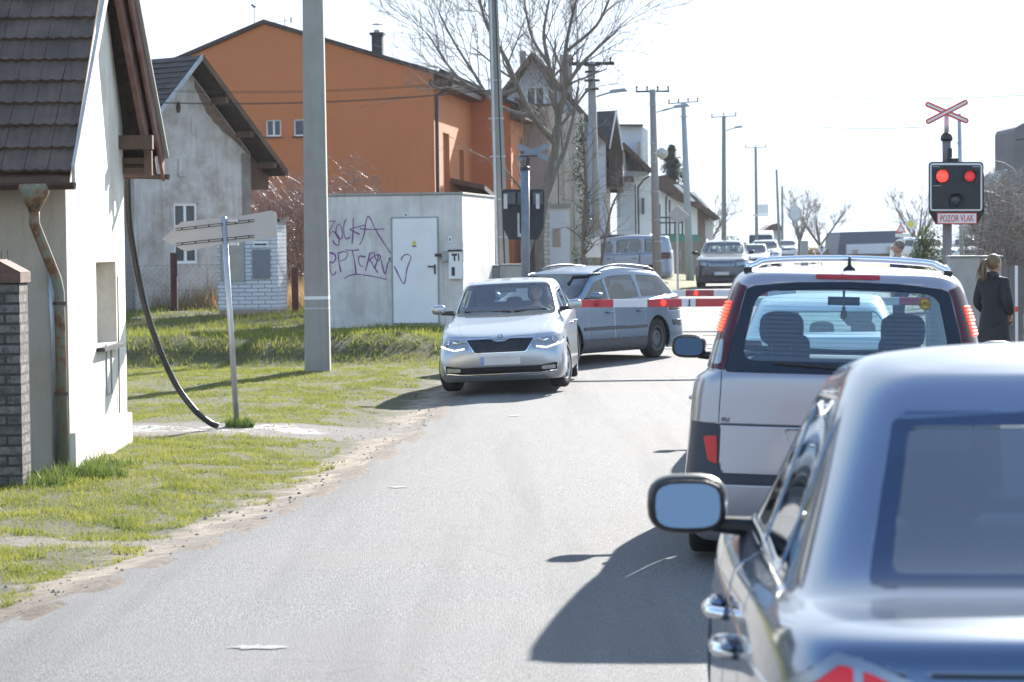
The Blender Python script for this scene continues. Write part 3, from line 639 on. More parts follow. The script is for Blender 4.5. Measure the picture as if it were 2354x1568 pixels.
mb = MB(); mb.prism([(1.86,az-ow*pitch-.42),(2.5,az-ow*pitch-.42),(2.5,az-ow*pitch-.1),(1.86,az-ow*pitch+.45)], L(0,.55,0), g, (0,0,1), r_*6.5); mb.build('eave_soffit', stained('brown_soffit', (.13,.075,.055), (.06,.04,.03), amount=.5), rf)
# exposed brick band where the plaster has come away below the right slope
mb = MB(); up_ = []; lo_ = []
for k in range(15):
    w_ = .22+1.62*k/14; up_.append((w_, az-.30-w_)); lo_.append((w_, az-.30-w_-.16-.16*math.sin(k*.35)-.1*rnd()))
mb.prism(up_+lo_[::-1], L(0,.497,0), g, (0,0,1), -r_*.015); mb.build('exposed_brick', stained('crumbled_brick', (.25,.17,.13), (.10,.08,.07), amount=.95, scale=7, streak=False, bump=.03), O_)
mb = MB(); c0 = L(-.28,.49,az-1.15); mb.prism([(.06*math.cos(a)*1, .13*math.sin(a)) for a in [2*PI*k/14 for k in range(14)]], c0, g, (0,0,1), -r_*.012); mb.build('attic_vent', M_darkwood, O_)
mb = MB(); c0 = L(-.2,.49,az-2.5); mb.prism([(-.11,-.2),(.11,-.2),(.11,.2),(-.11,.2)], c0, g, (0,0,1), -r_*.02); mb.build('blocked_window', M_oldpl, O_)
# ------------------------------------------------------------------ orange house
psi = R(6.5); oc = at(1000,450,83); gzo = .6
U = thing('orange_house', 'large orange rendered house with a shallow dark roof behind the cabin', 'house', (oc.x, 83, gzo), -psi)
za = HC+(565-52)/ (F/83)-gzo; zr = HC+(562-172)/(F/83)-gzo; zl = HC+(569-132)/(F/83.8)-gzo
ua = (612-1000)/(F/83.4)/math.cos(psi); ul = -9.8; zl2 = za-(za-zl)*( (ul-ua)/((430-1000)/(F/83.6)-ua) )
hol = []
def ou(px, py, d): # local u, z on the gable
    P = at(px, py, d); return (P.x-oc.x)/math.cos(psi), P.z-gzo
w1 = ou(628,294,83.5); w2 = ou(692,293,83.4)
hol = [(w1[0]-.24-ul, w1[0]+.24-ul, w1[1]-.26, w1[1]+.26), (w2[0]-.24-ul, w2[0]+.24-ul, w2[1]-.26, w2[1]+.26)]
mb = MB(); wall_holes(mb, (ul,0,0), (1,0,0), -ul, -.5, 0, (0,-1,0), .3, hol, top=[(0, zl2), (ua-ul, za), (-ul, zr)]); mb.build('gable_wall', M_orange, U)
for w_ in (w1, w2): window(U, (w_[0],0,w_[1]), .48, .52, (1,0,0), (0,-1,0), 1 if w_ is w1 else 0, .14, .045, sill=M_bronze)
# right-hand wall with tall window, then a wing standing forward
mb = MB(); wall_holes(mb, (0,.3,0), (0,1,0), 8.7, -.5, zr-.05, (1,0,0), .3, [(1.6,3.1,3.0,4.9),(5.5,6.6,2.6,4.5)]); mb.build('side_wall', M_orange, U)
window(U, (0,2.65,3.95), 1.5, 1.9, (0,1,0), (1,0,0), 1, .25, .07, sill=M_bronze); window(U, (0,6.35,3.55), 1.1, 1.9, (0,1,0), (1,0,0), 0, .25, .07, sill=M_bronze)
Wd, Y0, Y1_ = 1.35, 9.0, 21
mb = MB(); wall_holes(mb, (0,Y0,0), (1,0,0), Wd-.0, -.5, 0, (0,-1,0), .3, [], top=[(0, zr-.02), (Wd, zr-.5)]); mb.build('wing_front_wall', M_orange, U)
mb = MB(); wall_holes(mb, (Wd,Y0+.3,0), (0,1,0), Y1_-Y0-.3, -.5, zr-.55, (1,0,0), .3, [(2.2,4.4,2.2,4.6),(2.2,4.4,0,1.9)]); mb.build('wing_side_wall', M_orange, U)
window(U, (Wd,Y0+3.6,3.4), 2.2, 2.4, (0,1,0), (1,0,0), 2, .2, .07); window(U, (Wd,Y0+3.6,.95), 2.2, 1.9, (0,1,0), (1,0,0), 1, .2, .07, mp=M_wpaint)
sr = (za-zr)/(-ua)
M_orf = tiles('dark_brown_roof', (.06,.045,.045), .3, .3)
mb = MB()
def slab(mb, a, b, h, d0, d1, mi=0):  # roof strip in the gable plane from a to b (u,z), thickness h, along depth
    mb.prism([a, b, (b[0],b[1]+h), (a[0],a[1]+h)], (0,d0,0), (1,0,0), (0,0,1), (0,d1-d0,0), mi)
slab(mb, (ua,za+.02), (.45,zr-.45*sr+.02), .12, -.12, 8.7); slab(mb, (ua,za+.02), (ul-.3,zl2+.02-.3*(za-zl2)/(ua-ul)), .12, -.12, 14)
slab(mb, (ua,za+.02), (.2,zr-.2*sr+.02), .12, 8.703, 21); slab(mb, (.203,zr-.2*sr+.02), (Wd+.5,zr-(Wd+.5)*sr-.1), .12, 8.71, 21.3)
rf = mb.build('roof', M_orf, U)
mb = MB()
for k in range(int(21/.28)):
    d = .1+k*.28; u = .42 if d < 8.5 else Wd+.46
    mb.tube([(u-.25, d, zr-(u-.25)*sr+.16), (u+.06, d, zr-(u+.06)*sr+.12)], .09, 6)
mb.build('eave_tiles', M_orf, rf)
mb = MB(); mb.b2(-.12,.5,-.13,8.6,zr-.42,zr-.16); mb.b2(Wd-.02,Wd+.5,8.9,21,zr-1.0,zr-.72); mb.build('soffit', M_bronze, rf)
mb = MB(); gutter(mb, (.55,-.15,zr-.12), (.55,8.6,zr-.16), 0, .09); gutter(mb, (Wd+.56,8.7,zr-.62), (Wd+.56,21,zr-.66), 0, .09)
mb.tube([(.55,.05,zr-.16),(.55,.05,zr-.4),(.08,.05,zr-.65),(.08,.05,0)], .06, 8); mb.tube([(Wd+.56,20.6,zr-.7),(Wd+.56,20.6,zr-1.0),(Wd+.1,20.6,zr-1.4),(Wd+.1,20.6,0)], .06, 8); mb.build('gutter', M_dark, U, smooth=False)
cc = ou(829,105,86); mb = MB(); u_ = cc[0]; zc = HC+(565-75)/(F/87)-gzo; mb.b2(u_-.17,u_+.17,4,4.35,zc-1.2,zc-.1); mb.b2(u_-.23,u_+.23,3.94,4.41,zc-.1,zc-.02); ch = mb.build('chimney', M_dark, rf)
mb = MB(); mb.b2(u_-.1,u_+.08,4.05,4.3,zc-.018,zc+.07); mb.build('flue', M_slab, ch)
mb = MB(); mb.tube([(u_,4.17,zc+.07),(u_,4.17,zc+.26)], .008, 5); mb.lathe([(0,.3),(.1,.28),(.19,.25),(.19,.24),(0,.27)], (u_,4.17,zc), n=16); mb.build('cowl', M_grey, ch)
# lean-to roof at the foot of the side wall
mb = MB(); a = ou(1035,412,88); mb.add([(.05,3.2,a[1]),(1.15,3.2,a[1]-.25),(1.15,8.9,a[1]-.75),(.05,8.9,a[1]-.5),(.05,3.2,a[1]-.15),(1.15,3.2,a[1]-.4),(1.15,8.9,a[1]-.9),(.05,8.9,a[1]-.65)], [(0,1,2,3),(7,6,5,4),(0,4,5,1),(1,5,6,2),(2,6,7,3),(3,7,4,0)]); mb.build('lean_to_roof', M_bronze, U)
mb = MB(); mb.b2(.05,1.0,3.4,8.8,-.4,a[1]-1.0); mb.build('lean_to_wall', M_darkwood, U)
# aerials
an = thing('tv_aerial', 'thin television aerial on the ridge of the orange house', 'aerial', at(655,62,85.5))
mb = MB(); mb.tube([(0,0,-.3),(0,0,.3)], .012, 5); mb.build('mast', M_dark, an)
mb = MB(); mb.tube([(-.45,0,.13),(.2,0,.22)], .008, 4)
for k in range(9): mb.tube([(-.45+k*.08,-.12-.01*k,.13+k*.0108),(-.45+k*.08,.12+.01*k,.13+k*.0108)], .005, 4)
mb.box((.2,0,.22),(.03,.22,.2)); mb.build('array', M_dark, an)
an = thing('weather_mast', 'thin mast with an anemometer on the left slope of the orange house roof', 'aerial', at(585,60,85.5))
mb = MB(); mb.tube([(0,0,0),(0,0,.6)], .012, 5); mb.build('mast', M_dark, an); mb = MB(); mb.b2(-.05,.05,-.03,.03,.58,.64); mb.lathe([(0,-.03),(.04,-.03),(.04,.03),(0,.03)], (-.06,0,.66), n=8); mb.build('sensor', M_dark, an)

# ------------------------------------------------------------------ houses further along the street
def shed_box(mb, p, w, d, z0, z1, rz): mb.box((p[0], p[1], (z0+z1)/2), (w, d, z1-z0), rz=rz)
def wpx(px, d, o): return at(px, 560, d).x-o.x
def zpx(px, py, d): return at(px, py, d).z
# tall house with white gable, cream annexe and stone-clad lower wall (behind the bare tree)
o3 = Vector((gx(1245,100), 100, .5))
Wt = thing('tall_house', 'tall house with a white gable, brown roof and pink-beige annexe behind the bare tree', 'house', o3, 0)
def lx(px, d): return gx(px, d)-o3.x
def lz(px, py, d): return zpx(px, py, d)-.5
M_pink = stained('pink_beige_render', (.36,.27,.25), (.24,.17,.15), amount=.4)
M_creamw = stained('cream_render', (.62,.55,.46), (.42,.34,.27), amount=.4)
M_palew = stained('pale_blue_white_render', (.60,.63,.70), (.42,.43,.47), amount=.3)
mb = MB(); pl_ = [(lx(1170,104), 0), (lx(1395,104),0), (lx(1395,104), lz(1395,330,104)), (lx(1230,104), lz(1230,140,104)), (lx(1170,104), lz(1170,225,104))]
mb.prism(pl_, (0,4,0), (1,0,0), (0,0,1), (0,.3,0)); mb.build('gable_wall', M_palew, Wt)
rp = lambda px,py,d: (lx(px,d), lz(px,py,d))
M_brf = tiles('red_brown_roof', (.12,.07,.055), .3, .3)
mb = MB(); a, b, c_ = rp(1150,228,103), rp(1228,130,103), rp(1400,330,103)
for p, q in ((a,b),(b,c_)): mb.prism([p, q, (q[0],q[1]+.22), (p[0],p[1]+.22)], (0,3.2,0), (1,0,0), (0,0,1), (0,14,0))
rf = mb.build('roof', M_brf, Wt)
mb = MB(); x0, x1 = lx(1291,106), lx(1319,106); mb.b2(x0, x1, 5.5, 6.3, 4, lz(1300,127,106)); mb.build('chimney', stained('old_chimney', (.3,.27,.28), (.18,.15,.15)), rf)
mb = MB(); x0, x1 = lx(1200,110), lx(1214,110); mb.b2(x0, x1, 9, 9.8, 5, lz(1300,120,110)); mb.build('chimney', bpy.data.materials['old_chimney'], rf)
mb = MB(); mb.b2(lx(1193,96), lx(1262,96), -4, 3.9, -.5, lz(1230,243,96)); mb.build('annexe', M_pink, Wt)
mb = MB(); mb.b2(lx(1190,96)-.1, lx(1262,96)+.1, -4.1, 3.9, lz(1230,243,96)+.003, lz(1230,239,96)); mb.build('annexe_parapet', M_bronze, Wt)
mb = MB(); mb.b2(lx(1262,96)+.004, lx(1285,96), -3.2, 3.95, -.5, lz(1270,246,96)); mb.build('annexe_side', M_creamw, Wt)
window(Wt, (lx(1235,104), 4, lz(1235,222,104)), .7, .75, (1,0,0), (0,-1,0), 1, .02, .05)
mb = MB(); mb.b2(lx(1286,98), lx(1346,98), -2, 3.9, -.5, lz(1310,262,98)); mb.build('tower_wall', M_creamw, Wt)
for px in (1299, 1322):
    mb = MB(); mb.b2(lx(px,97.9), lx(px+10,97.9), -2.12, -2.003, -.5, lz(1310,280,98)); mb.build('pilaster', M_oldpl, Wt)
mb = MB(); mb.b2(lx(1346,98)+.003, lx(1349,98)+.35, -1.5, 3.8, -.5, lz(1348,330,98)); mb.build('side_bay', M_pink, Wt)
mb = MB(); mb.b2(lx(1262,92), lx(1310,92), -8, -4.2, -.5, lz(1290,478,92)); mb.build('garage', M_palew, Wt)
mb = MB(); mb.b2(lx(1258,92), lx(1313,92), -8.1, -4.2, lz(1290,478,92)+.003, lz(1290,474,92)+.08); mb.build('garage_roof', M_conc, Wt)
mb = MB(); mb.b2(lx(1271,92), lx(1289,92), -8.03, -8.003, lz(1280,567,92), lz(1280,525,92)); mb.build('garage_window', M_slab, Wt)
# stone-clad pillar beside it
bp = thing('stone_pillar', 'pale stone-clad gate pillar standing behind the crossing cabinets', 'pillar', (gx(1250,84), 84, .5))
t = NT('pale_block'); br = t.n('TexBrick', inp={'Scale': 1.0, 'Mortar Size': .012, 'Brick Width': .3, 'Row Height': .14, 'Color1': (.45,.41,.38,1), 'Color2': (.36,.33,.31,1), 'Mortar': (.2,.18,.17,1)})
tc = t.n('TexCoord'); sp = t.n('SeparateXYZ'); t.l(tc.outputs['Object'], sp.inputs[0]); cbx = t.n('CombineXYZ'); t.l(t.math('ADD', sp.outputs[0], sp.outputs[1]), cbx.inputs[0]); t.l(sp.outputs[2], cbx.inputs[1]); t.l(cbx.outputs[0], br.inputs['Vector']); t.set(br.outputs[0], .85); t.bump(br.outputs[1], -.01); M_block = t.m
mb = MB(); w_ = 14/(F/84); mb.b2(-w_,w_,0,1.2,-.4,zpx(1250,470,84)-.5); mb.build('shaft', M_block, bp); mb = MB(); z = zpx(1250,470,84)-.5; mb.b2(-w_-.06,w_+.06,-.06,1.26,z+.003,z+.09); mb.build('cap', M_conc, bp)
# dark slate gable house
def gable_house(name, label, d, base, parts):
    o = Vector((gx(base,d), d, .5)); T = thing(name, label, 'house', o)
    for nm, poly, dd, dep, mat, *par in parts:
        mb = MB(); mb.prism([(gx(px,dd)-o.x, zpx(px,py,dd)-.5) for px, py in poly], (0,dd-d,0), (1,0,0), (0,0,1), (0,dep,0)); x = mb.build(nm, mat, T)
    return T
M_slate = tiles('blue_slate_roof', (.07,.085,.11), .3, .3, moss=(.16,.18,.2))
M_brown = M_('dark_brown_cladding', (.055,.032,.035), .8, var=.25)
M_navy = M_('navy_cladding', (.035,.06,.11), .6, var=.15)
M_bwall = M_('brown_beige_wall', (.24,.18,.15), .85, var=.2)
gable_house('slate_house', 'narrow house with dark brown gable and blue-grey slate roof left of the loudspeaker pole', 112, 1400, [
 ('roof', [(1370,420),(1365,262),(1378,256),(1420,254),(1430,300),(1405,345),(1400,430),(1385,430)], 116, 6, M_slate),
 ('gable_cladding', [(1382,428),(1385,335),(1404,335),(1421,262),(1427,300),(1433,345),(1434,428)], 113, 2, M_brown),
 ('dark_bay', [(1404,430),(1404,340),(1421,268),(1434,345),(1434,443),(1404,443)], 112, .9, M_darkwood),
 ('roof_trim', [(1403,340),(1419,252),(1422,252),(1435,345),(1433,345),(1421,262),(1405,342)], 111.5, .3, M_wpaint),
 ('eave_board', [(1384,428),(1434,428),(1434,434),(1384,434)], 111.2, .7, M_bronze),
 ('lower_wall', [(1386,434),(1404,434),(1404,640),(1386,640)], 112.5, 3, M_creamw),
 ('brown_wall', [(1366,422),(1385.5,422),(1385.5,640),(1366,640)], 112.6, 3, M_bwall),
 ('door_panel', [(1396,515),(1402,515),(1402,600),(1396,600)], 112.3, .15, M_bwall)])
gable_house('white_house', 'white house with a navy blue gable, box dormer and black downpipe', 122, 1460, [
 ('dormer', [(1430,335),(1430,289),(1478,289),(1478,372),(1462,372),(1445,345)], 124, 5, M_palew),
 ('dormer_roof', [(1426,289),(1426,285.5),(1482,285.5),(1482,289)], 123.6, 6, M_dark),
 ('dormer_side', [(1478.3,290),(1492,300),(1492,395),(1478.3,372)], 125, 4, M_wpaint),
 ('dormer_post', [(1469,325),(1474,325),(1474,372),(1469,368)], 123.5, .3, M_slab),
 ('navy_gable', [(1436,393),(1436,336),(1443,342),(1493,393)], 122, .5, M_navy),
 ('roof', [(1432,330),(1437,327),(1500,388),(1500,396),(1493,396),(1440,342),(1432,336)], 120.5, 12, M_brf),
 ('window_strip', [(1436,350),(1439,350),(1442,392),(1436,392)], 121.7, .25, M_wpaint),
 ('soffit', [(1438,394),(1494,394),(1494,402),(1470,406),(1438,404)], 121.3, 1.2, M_palew),
 ('canopy', [(1436,405),(1457,405),(1460,418),(1436,418)], 120.2, 1.3, M_bronze),
 ('front_wall', [(1434.5,404),(1500,404),(1500,640),(1434.5,640)], 122.6, 6, M_wpaint),
 ('left_bay', [(1421,435),(1459,420),(1459,640),(1421,640)], 121, 1.5, M_palew),
 ('quoin', [(1422,446),(1426,446),(1426,500),(1422,500)], 120.8, .15, M_grey),
 ('window', [(1476,455),(1482,455),(1482,492),(1476,492)], 122.4, .15, M_pane),
 ('downpipe', [(1460,424),(1463,424),(1464,640),(1461,640)], 120.6, .1, M_dark),
 ('downpipe', [(1466,430),(1480,412),(1493,404),(1495,407),(1482,415),(1470,432),(1471,640),(1468,640)], 121.5, .1, M_dark)])
gable_house('bungalow', 'low white house with a long brown roof and posts, right of the loudspeaker pole', 145, 1580, [
 ('roof', [(1512,405),(1530,402),(1575,430),(1655,500),(1650,506),(1600,476),(1560,462),(1512,432)], 146, 9, M_brf),
 ('roof_trim', [(1550,424),(1562,424),(1600,463),(1592,463)], 145.3, .3, M_wpaint),
 ('roof_trim', [(1590,440),(1596,440),(1632,478),(1626,478)], 145.2, .3, M_wpaint),
 ('wall', [(1500,428),(1560,462),(1604,478),(1604,600),(1500,600)], 147, 8, M_wpaint),
 ('end_wall', [(1604.3,480),(1620,485),(1620,600),(1604.3,600)], 147.5, 7, M_bwall),
 ('far_wall', [(1621,488),(1640,500),(1640,600),(1621,600)], 149, 5, M_wpaint)])
pg = thing('pergola', 'dark metal frame with posts in front of the low white house', 'pergola', (gx(1555,140), 140, .5))
for px, yt in ((1532,452),(1540,460),(1552,495),(1560,495),(1569,498),(1517,470),(1510,455)):
    mb = MB(); x = gx(px,140)-gx(1555,140); mb.b2(x-.045,x+.045,-.04,.04,-.3,zpx(px,yt,140)-.5); mb.build('post', M_dark, pg)
mb = MB(); x0, x1 = gx(1505,140)-gx(1555,140), gx(1572,140)-gx(1555,140)
for y_ in (500, 512, 540): z = zpx(1540,y_,140)-.5; mb.b2(x0,x1,-.03,.03,z-.04,z+.04)
mb.tube([(gx(1532,140)-gx(1555,140),0,zpx(1532,455,140)-.5),(gx(1536,140)-gx(1555,140),0,zpx(1536,448,140)-.5),(gx(1550,140)-gx(1555,140),0,zpx(1550,447,140)-.5)], .05, 6); mb.build('crossbar', M_dark, pg)
mb = MB(); mb.b2(gx(1502,139)-gx(1555,140), gx(1610,139)-gx(1555,140), -1.2,-1.14, zpx(1550,575,139)-.5, zpx(1550,540,139)-.5)
o = mb.build('green_screen', M_('green_fabric', (.07,.20,.15), .8, var=.2)); o.location = (gx(1555,140), 140, .5); tag(o, 'strip of green privacy screen on the garden fence behind the van', 'screen')
mb = MB()
for k in range(13):
    x = gx(1545+k*7.4,128); mb.box((x-gx(1590,128), 0, .4), (.14,.03,1.9+.1*rnd())) if k % 1 == 0 else 0
o = mb.build('plank_fence', stained('plank_grey_brown', (.22,.18,.16), (.12,.1,.09))); o.location = (gx(1590,128), 128, .6); tag(o, 'grey-brown upright plank fence between the van and the dark oncoming car', 'fence')
# far navy-roofed building and hints of the village
gable_house('far_barn', 'long low building with a navy roof and white wall far down the street', 230, 2000, [
 ('roof', [(1925,585),(1932,534),(2062,530),(2075,532),(2080,560),(1948,566),(1948,590)], 231, 10, M_navy),
 ('wall', [(1948,562),(2080,558),(2080,640),(1948,640)], 230, 6, M_palew),
 ('brick_base', [(1948,584),(2080,582),(2080,600),(1948,600)], 229.8, .15, M_redbrick),
 ('garage_door', [(2041,566),(2054,566),(2054,584),(2041,584)], 229.8, .15, M_slab),
 ('window', [(1960,574),(1972,574),(1972,584),(1960,584)], 229.8, .15, M_slab)])
gable_house('cottage', 'small far cottage with a pale roof between the trees and the barn', 240, 1925, [
 ('roof', [(1875,590),(1898,574),(1918,574),(1945,590)], 238, 6, M_brf), ('wall', [(1878,590),(1942,590),(1942,640),(1878,640)], 239, 6, M_bwall)])
gable_house('dark_tower_house', 'dark house end at the far right edge above the hedge', 75, 2350, [
 ('tower', [(2333,640),(2333,302),(2337,293),(2354,283),(2400,283),(2400,640)], 75, 3, stained('dark_cladding', (.20,.19,.20), (.14,.13,.14))),
 ('side_roof', [(2295,420),(2310,395),(2333,375),(2333,640),(2295,640)], 76, 3, M_oldpl)])
gable_house('roadside_house', 'distant house roof between the poles at the end of the street', 250, 1790, [
 ('roof', [(1752,530),(1775,516),(1792,512),(1800,530)], 250, 6, M_brf), ('wall', [(1756,530),(1798,530),(1798,600),(1756,600)], 251, 6, M_palew)])

# ------------------------------------------------------------------ poles and wires
def pole(name, label, x0, y0, xt, yt, d, w0, w1, mat, zt=None, n=10, group='utility poles along the street', gzv=None):
    b = at(x0, y0, d); tp = at(xt, yt, d); z0 = gzv if gzv is not None else gz(b.x, d)
    k = F/d; T = thing(name, label, 'pole', (b.x, d, z0), 0, group)
    mb = MB(); rel = tp-b; zz = tp.z-z0
    slope = rel.x/max(.1, (tp.z-b.z)); h = zz
    mb.tube([(slope*(-.3+z0-b.z),0,-.3), (slope*(tp.z-b.z),0,h)], [w0/k/2, w1/k/2], n, sx=1); mb.build('shaft', mat, T, smooth=n > 8, auto=False)
    T['top'] = 0; del T['top']; return T, Vector((slope*(tp.z-b.z),0,h)), slope, (b.x, d, z0)
tops = {}
# a: nearest, square tapered concrete
b = at(731,846,41.5); z0 = gz(b.x,41.5); T = thing('concrete_pole', 'thick tapered concrete utility pole standing on the lawn, nearest of the poles', 'pole', (b.x,41.5,z0-.02), 0, 'utility poles along the street')
s = F/38; zt = 9.2; w0, w1 = 59/s/2, 20/s/2; lean = (at(720,0,41.5).x-b.x)/(at(720,0,41.5).z-b.z)
w_at = lambda z: .193-.0066*z
mb = MB(); n = 10
vs = []
for z in (-.3, 0, 3, 6, zt):
    w_ = w_at(max(0,z)); ch = .03
    for x, y in ((-w_,-w_+ch),(-w_+ch,-w_),(w_-ch,-w_),(w_,-w_+ch),(w_,w_-ch),(w_-ch,w_),(-w_+ch,w_),(-w_,w_-ch)): vs.append((x+lean*z, y, z))
mb.add(vs, [(8*i+k, 8*i+(k+1)%8, 8*i+8+(k+1)%8, 8*i+8+k) for i in range(4) for k in range(8)]); mb.build('shaft', M_conc, T)
for zz, hh in ((.38*0+1.12,.05),(.98,.012)):
    w_ = w_at(zz)+.003; mb = MB(); mb.prism([(-w_,-w_),(w_,-w_),(w_,w_),(-w_,w_)], (lean*zz,0,zz), (1,0,0), (0,1,0), (0,0,hh)); mb.build('paint_band', M_wpaint if hh > .02 else M_palew, T)
tops['a'] = Vector((b.x+lean*zt, 41.5, z0+zt))
# b: second concrete pole with cables clipped to it
T, tp, sl_, o_ = pole('concrete_pole', 'concrete utility pole with strapped cables rising behind the cabin', 1156, 620, 1133, 0, 57, 37, 24, M_conc, n=8)
mb = MB(); mb.tube([(-.1,-.17,0),(tp.x-.06,-.14,tp.z+1)], .028, 6); mb.build('cable_duct', M_galv, T)
mb = MB(); mb.tube([(.06,-.17,0),(tp.x+.03,-.15,tp.z+1),], .016, 6); mb.build('cable', M_black, T)
mb = MB()
for z in (.7,1.6,2.4,3.3,4.1,4.9): mb.lathe([(.175-.006*z,-.012),(.185-.006*z,-.012),(.185-.006*z,.012),(.175-.006*z,.012)], (sl_*z,0,z), n=16)
mb.build('strap', M_galv, T)
mb = MB(); mb.tube([(tp.x,0,tp.z-.01),(tp.x+sl_*3,0,tp.z+3)], [.112,.09], 8); mb.build('shaft', M_conc, T); tops['b'] = Vector((o_[0]+tp.x+sl_*3, 57, o_[2]+tp.z+3))
def arms(T, tp, w, z=-.12, ins=4, r=.035, lift=.0):
    mb = MB(); mb.tube([(tp.x-w,0,tp.z+z-lift),(tp.x+w,0,tp.z+z+lift)], r, 6); ca = mb.build('crossarm', M_dark, T)
    mb = MB()
    for k in range(ins):
        x = tp.x-w+2*w*(k+.1)/(ins-.8); zz = tp.z+z-lift+2*lift*(k+.1)/(ins-.8); mb.lathe([(.0,.16),(.03,.15),(.035,.1),(.02,.07),(.04,.05),(.012,.0)], (x,0,zz+.02), n=8)
    mb.build('insulator', M_dark, T)
def lamp(T, p, s=1, L_=1.0):
    mb = MB(); mb.tube([(p.x,0,p.z-.1),(p.x+.35*s,0,p.z)], .025, 6); la = mb.build('lamp_arm', M_grey, T)
    mb = MB(); mb.box((p.x+s*(.35+.35*L_),0,p.z+.06), (.75*L_,.22,.1), ry=-.12*s, taper=.75); mb.build('lamp_head', M_grey, la, bevel=.03)
T, tp, sl_, o_ = pole('concrete_pole', 'concrete pole with crossarm, lamp and a white cabinet behind the turning estate car', 1368, 640, 1360, 142, 75, 31, 17, M_conc, n=14)
arms(T, tp, 1.05*.6, -.05, 2, .05, .0); lamp(T, Vector((sl_*4+.1,0,zpx(1380,214,75)-o_[2])), 1, .75)
mb = MB(); mb.tube([(-.12,-.17,.9),(tp.x-.06,-.12,tp.z-1.8)], .05, 8); mb.build('cable_duct', M_('blue_grey_duct', (.28,.34,.46), .5), T)
mb = MB(); x0, x1, zz0, zz1 = gx(1345,74.8)-o_[0], gx(1380,74.8)-o_[0], zpx(1362,592,74.8)-o_[2], zpx(1362,546,74.8)-o_[2]; mb.b2(x0,x1,-.4,-.2,zz0,zz1); mb.build('cabinet', M_wpaint, T, bevel=.01)
mb = MB()
for py in (150,165,185,205): z = zpx(1362,py,75)-o_[2]; mb.box((tp.x,0,z), (.36+.1*rnd(),.3,.05)); 
mb.build('bracket', M_dark, T); tops['c'] = Vector((o_[0]+tp.x, 75, o_[2]+tp.z))
T, tp, sl_, o_ = pole('loudspeaker_pole', 'brownish concrete pole with crossarm, street lamp and round loudspeaker', 1511, 640, 1500, 206, 88, 22, 14, stained('brownish_concrete', (.30,.27,.26), (.2,.17,.16)), n=14)
arms(T, tp, .55, -.06, 4, .03); mb = MB(); mb.tube([(tp.x+.1,0,tp.z-.75),(tp.x+.5,0,tp.z-.62)], .02, 5); mb.build('lamp_arm', M_grey, T); lamp(T, tp+Vector((.3,0,-.6)), 1, .8)
zz = zpx(1514,353,88)-o_[2]; mb = MB(); mb.lathe([(.0,-.05),(.05,-.05),(.06,.02),(.10,.04),(.17,.02),(.19,-.02),(.18,-.08),(.1,-.14),(0,-.16)][::-1], (sl_*zz+.26,-.2,zz), 'Y', 20); mb.lathe([(0,-.30),(.04,-.28),(.05,-.14),(0,-.1)], (sl_*zz+.26,-.1,zz), 'Y', 12); mb.build('loudspeaker', M_('loudspeaker_grey', (.5,.5,.46), .5), T, smooth=True)
mb = MB()
for py in (240,330,352,372,440,505,555,600): z = zpx(1505,py,88)-o_[2]; mb.lathe([(.1+.00012*(py-200)*1.6,-.012),(.112+.0002*(py-200),-.012),(.112+.0002*(py-200),.012),(.1+.0002*(py-200),.012)], (sl_*z,0,z), n=14)
mb.build('strap', M_galv, T); tops['d'] = Vector((o_[0]+tp.x, 88, o_[2]+tp.z))
M_lconc = stained('light_grey_pole', (.36,.40,.42), (.25,.28,.3), amount=.4)
T, tp, sl_, o_ = pole('light_grey_pole', 'light grey concrete pole with thin crossarm beside the diamond sign', 1586, 628, 1571, 236, 110, 20, 11, M_lconc, n=14); arms(T, tp, .62, .0, 4, .02, .04); tops['e'] = Vector((o_[0]+tp.x, 110, o_[2]+tp.z))
mb = MB(); z = zpx(1574,268,110)-o_[2]; mb.lathe([(.1,-.02),(.16,-.02),(.16,.02),(.1,.02)], (sl_*z,0,z), n=14); mb.build('strap', M_galv, T)
gc = stained('mossy_grey_pole', (.24,.25,.23), (.16,.17,.15), amount=.4)
T, tp, sl_, o_ = pole('grey_pole', 'grey pole with lamp bracket behind the dark oncoming car', 1664, 600, 1664, 268, 125, 13, 9, gc); arms(T, tp, .6, .0, 3, .02, .03); lamp(T, tp+Vector((.1,0,-.55)), 1, .6); tops['f'] = Vector((o_[0]+tp.x, 125, o_[2]+tp.z))
T, tp, sl_, o_ = pole('grey_pole', 'distant grey pole carrying a small white sign box, fourth from the end of the row', 1740, 600, 1737, 338, 172, 9, 6, gc); arms(T, tp, .7, -.02, 3, .02)
mb = MB(); mb.b2(.12,.75,-.1,.1,zpx(1740,492,172)-o_[2],zpx(1740,470,172)-o_[2]); mb.b2(-.25,.75,-.1,.1,zpx(1740,497,172)-o_[2],zpx(1740,493,172)-o_[2]); mb.build('sign_box', M_wpaint, T); tops['g'] = Vector((o_[0]+tp.x, 172, o_[2]+tp.z))
T, tp, sl_, o_ = pole('grey_pole', 'slim far pole leaning left, third from the end of the row', 1793, 600, 1785, 390, 225, 8, 5, gc); tops['h'] = Vector((o_[0]+tp.x, 225, o_[2]+tp.z))
T, tp, sl_, o_ = pole('grey_pole', 'short far pole in front of the bare trees, right of the slim leaning one', 1799, 600, 1798, 428, 250, 6, 5, gc)
T, tp, sl_, o_ = pole('grey_pole', 'thin grey pole rising behind the crossing signal with the red lamps', 2212, 640, 2205, 262, 70, 11, 9, M_galv); mb = MB(); z = zpx(2205,328,70)-o_[2]; mb.lathe([(.05,-.01),(.07,-.01),(.07,.01),(.05,.01)], (sl_*z,0,z), n=12); mb.build('strap', M_galv, T)
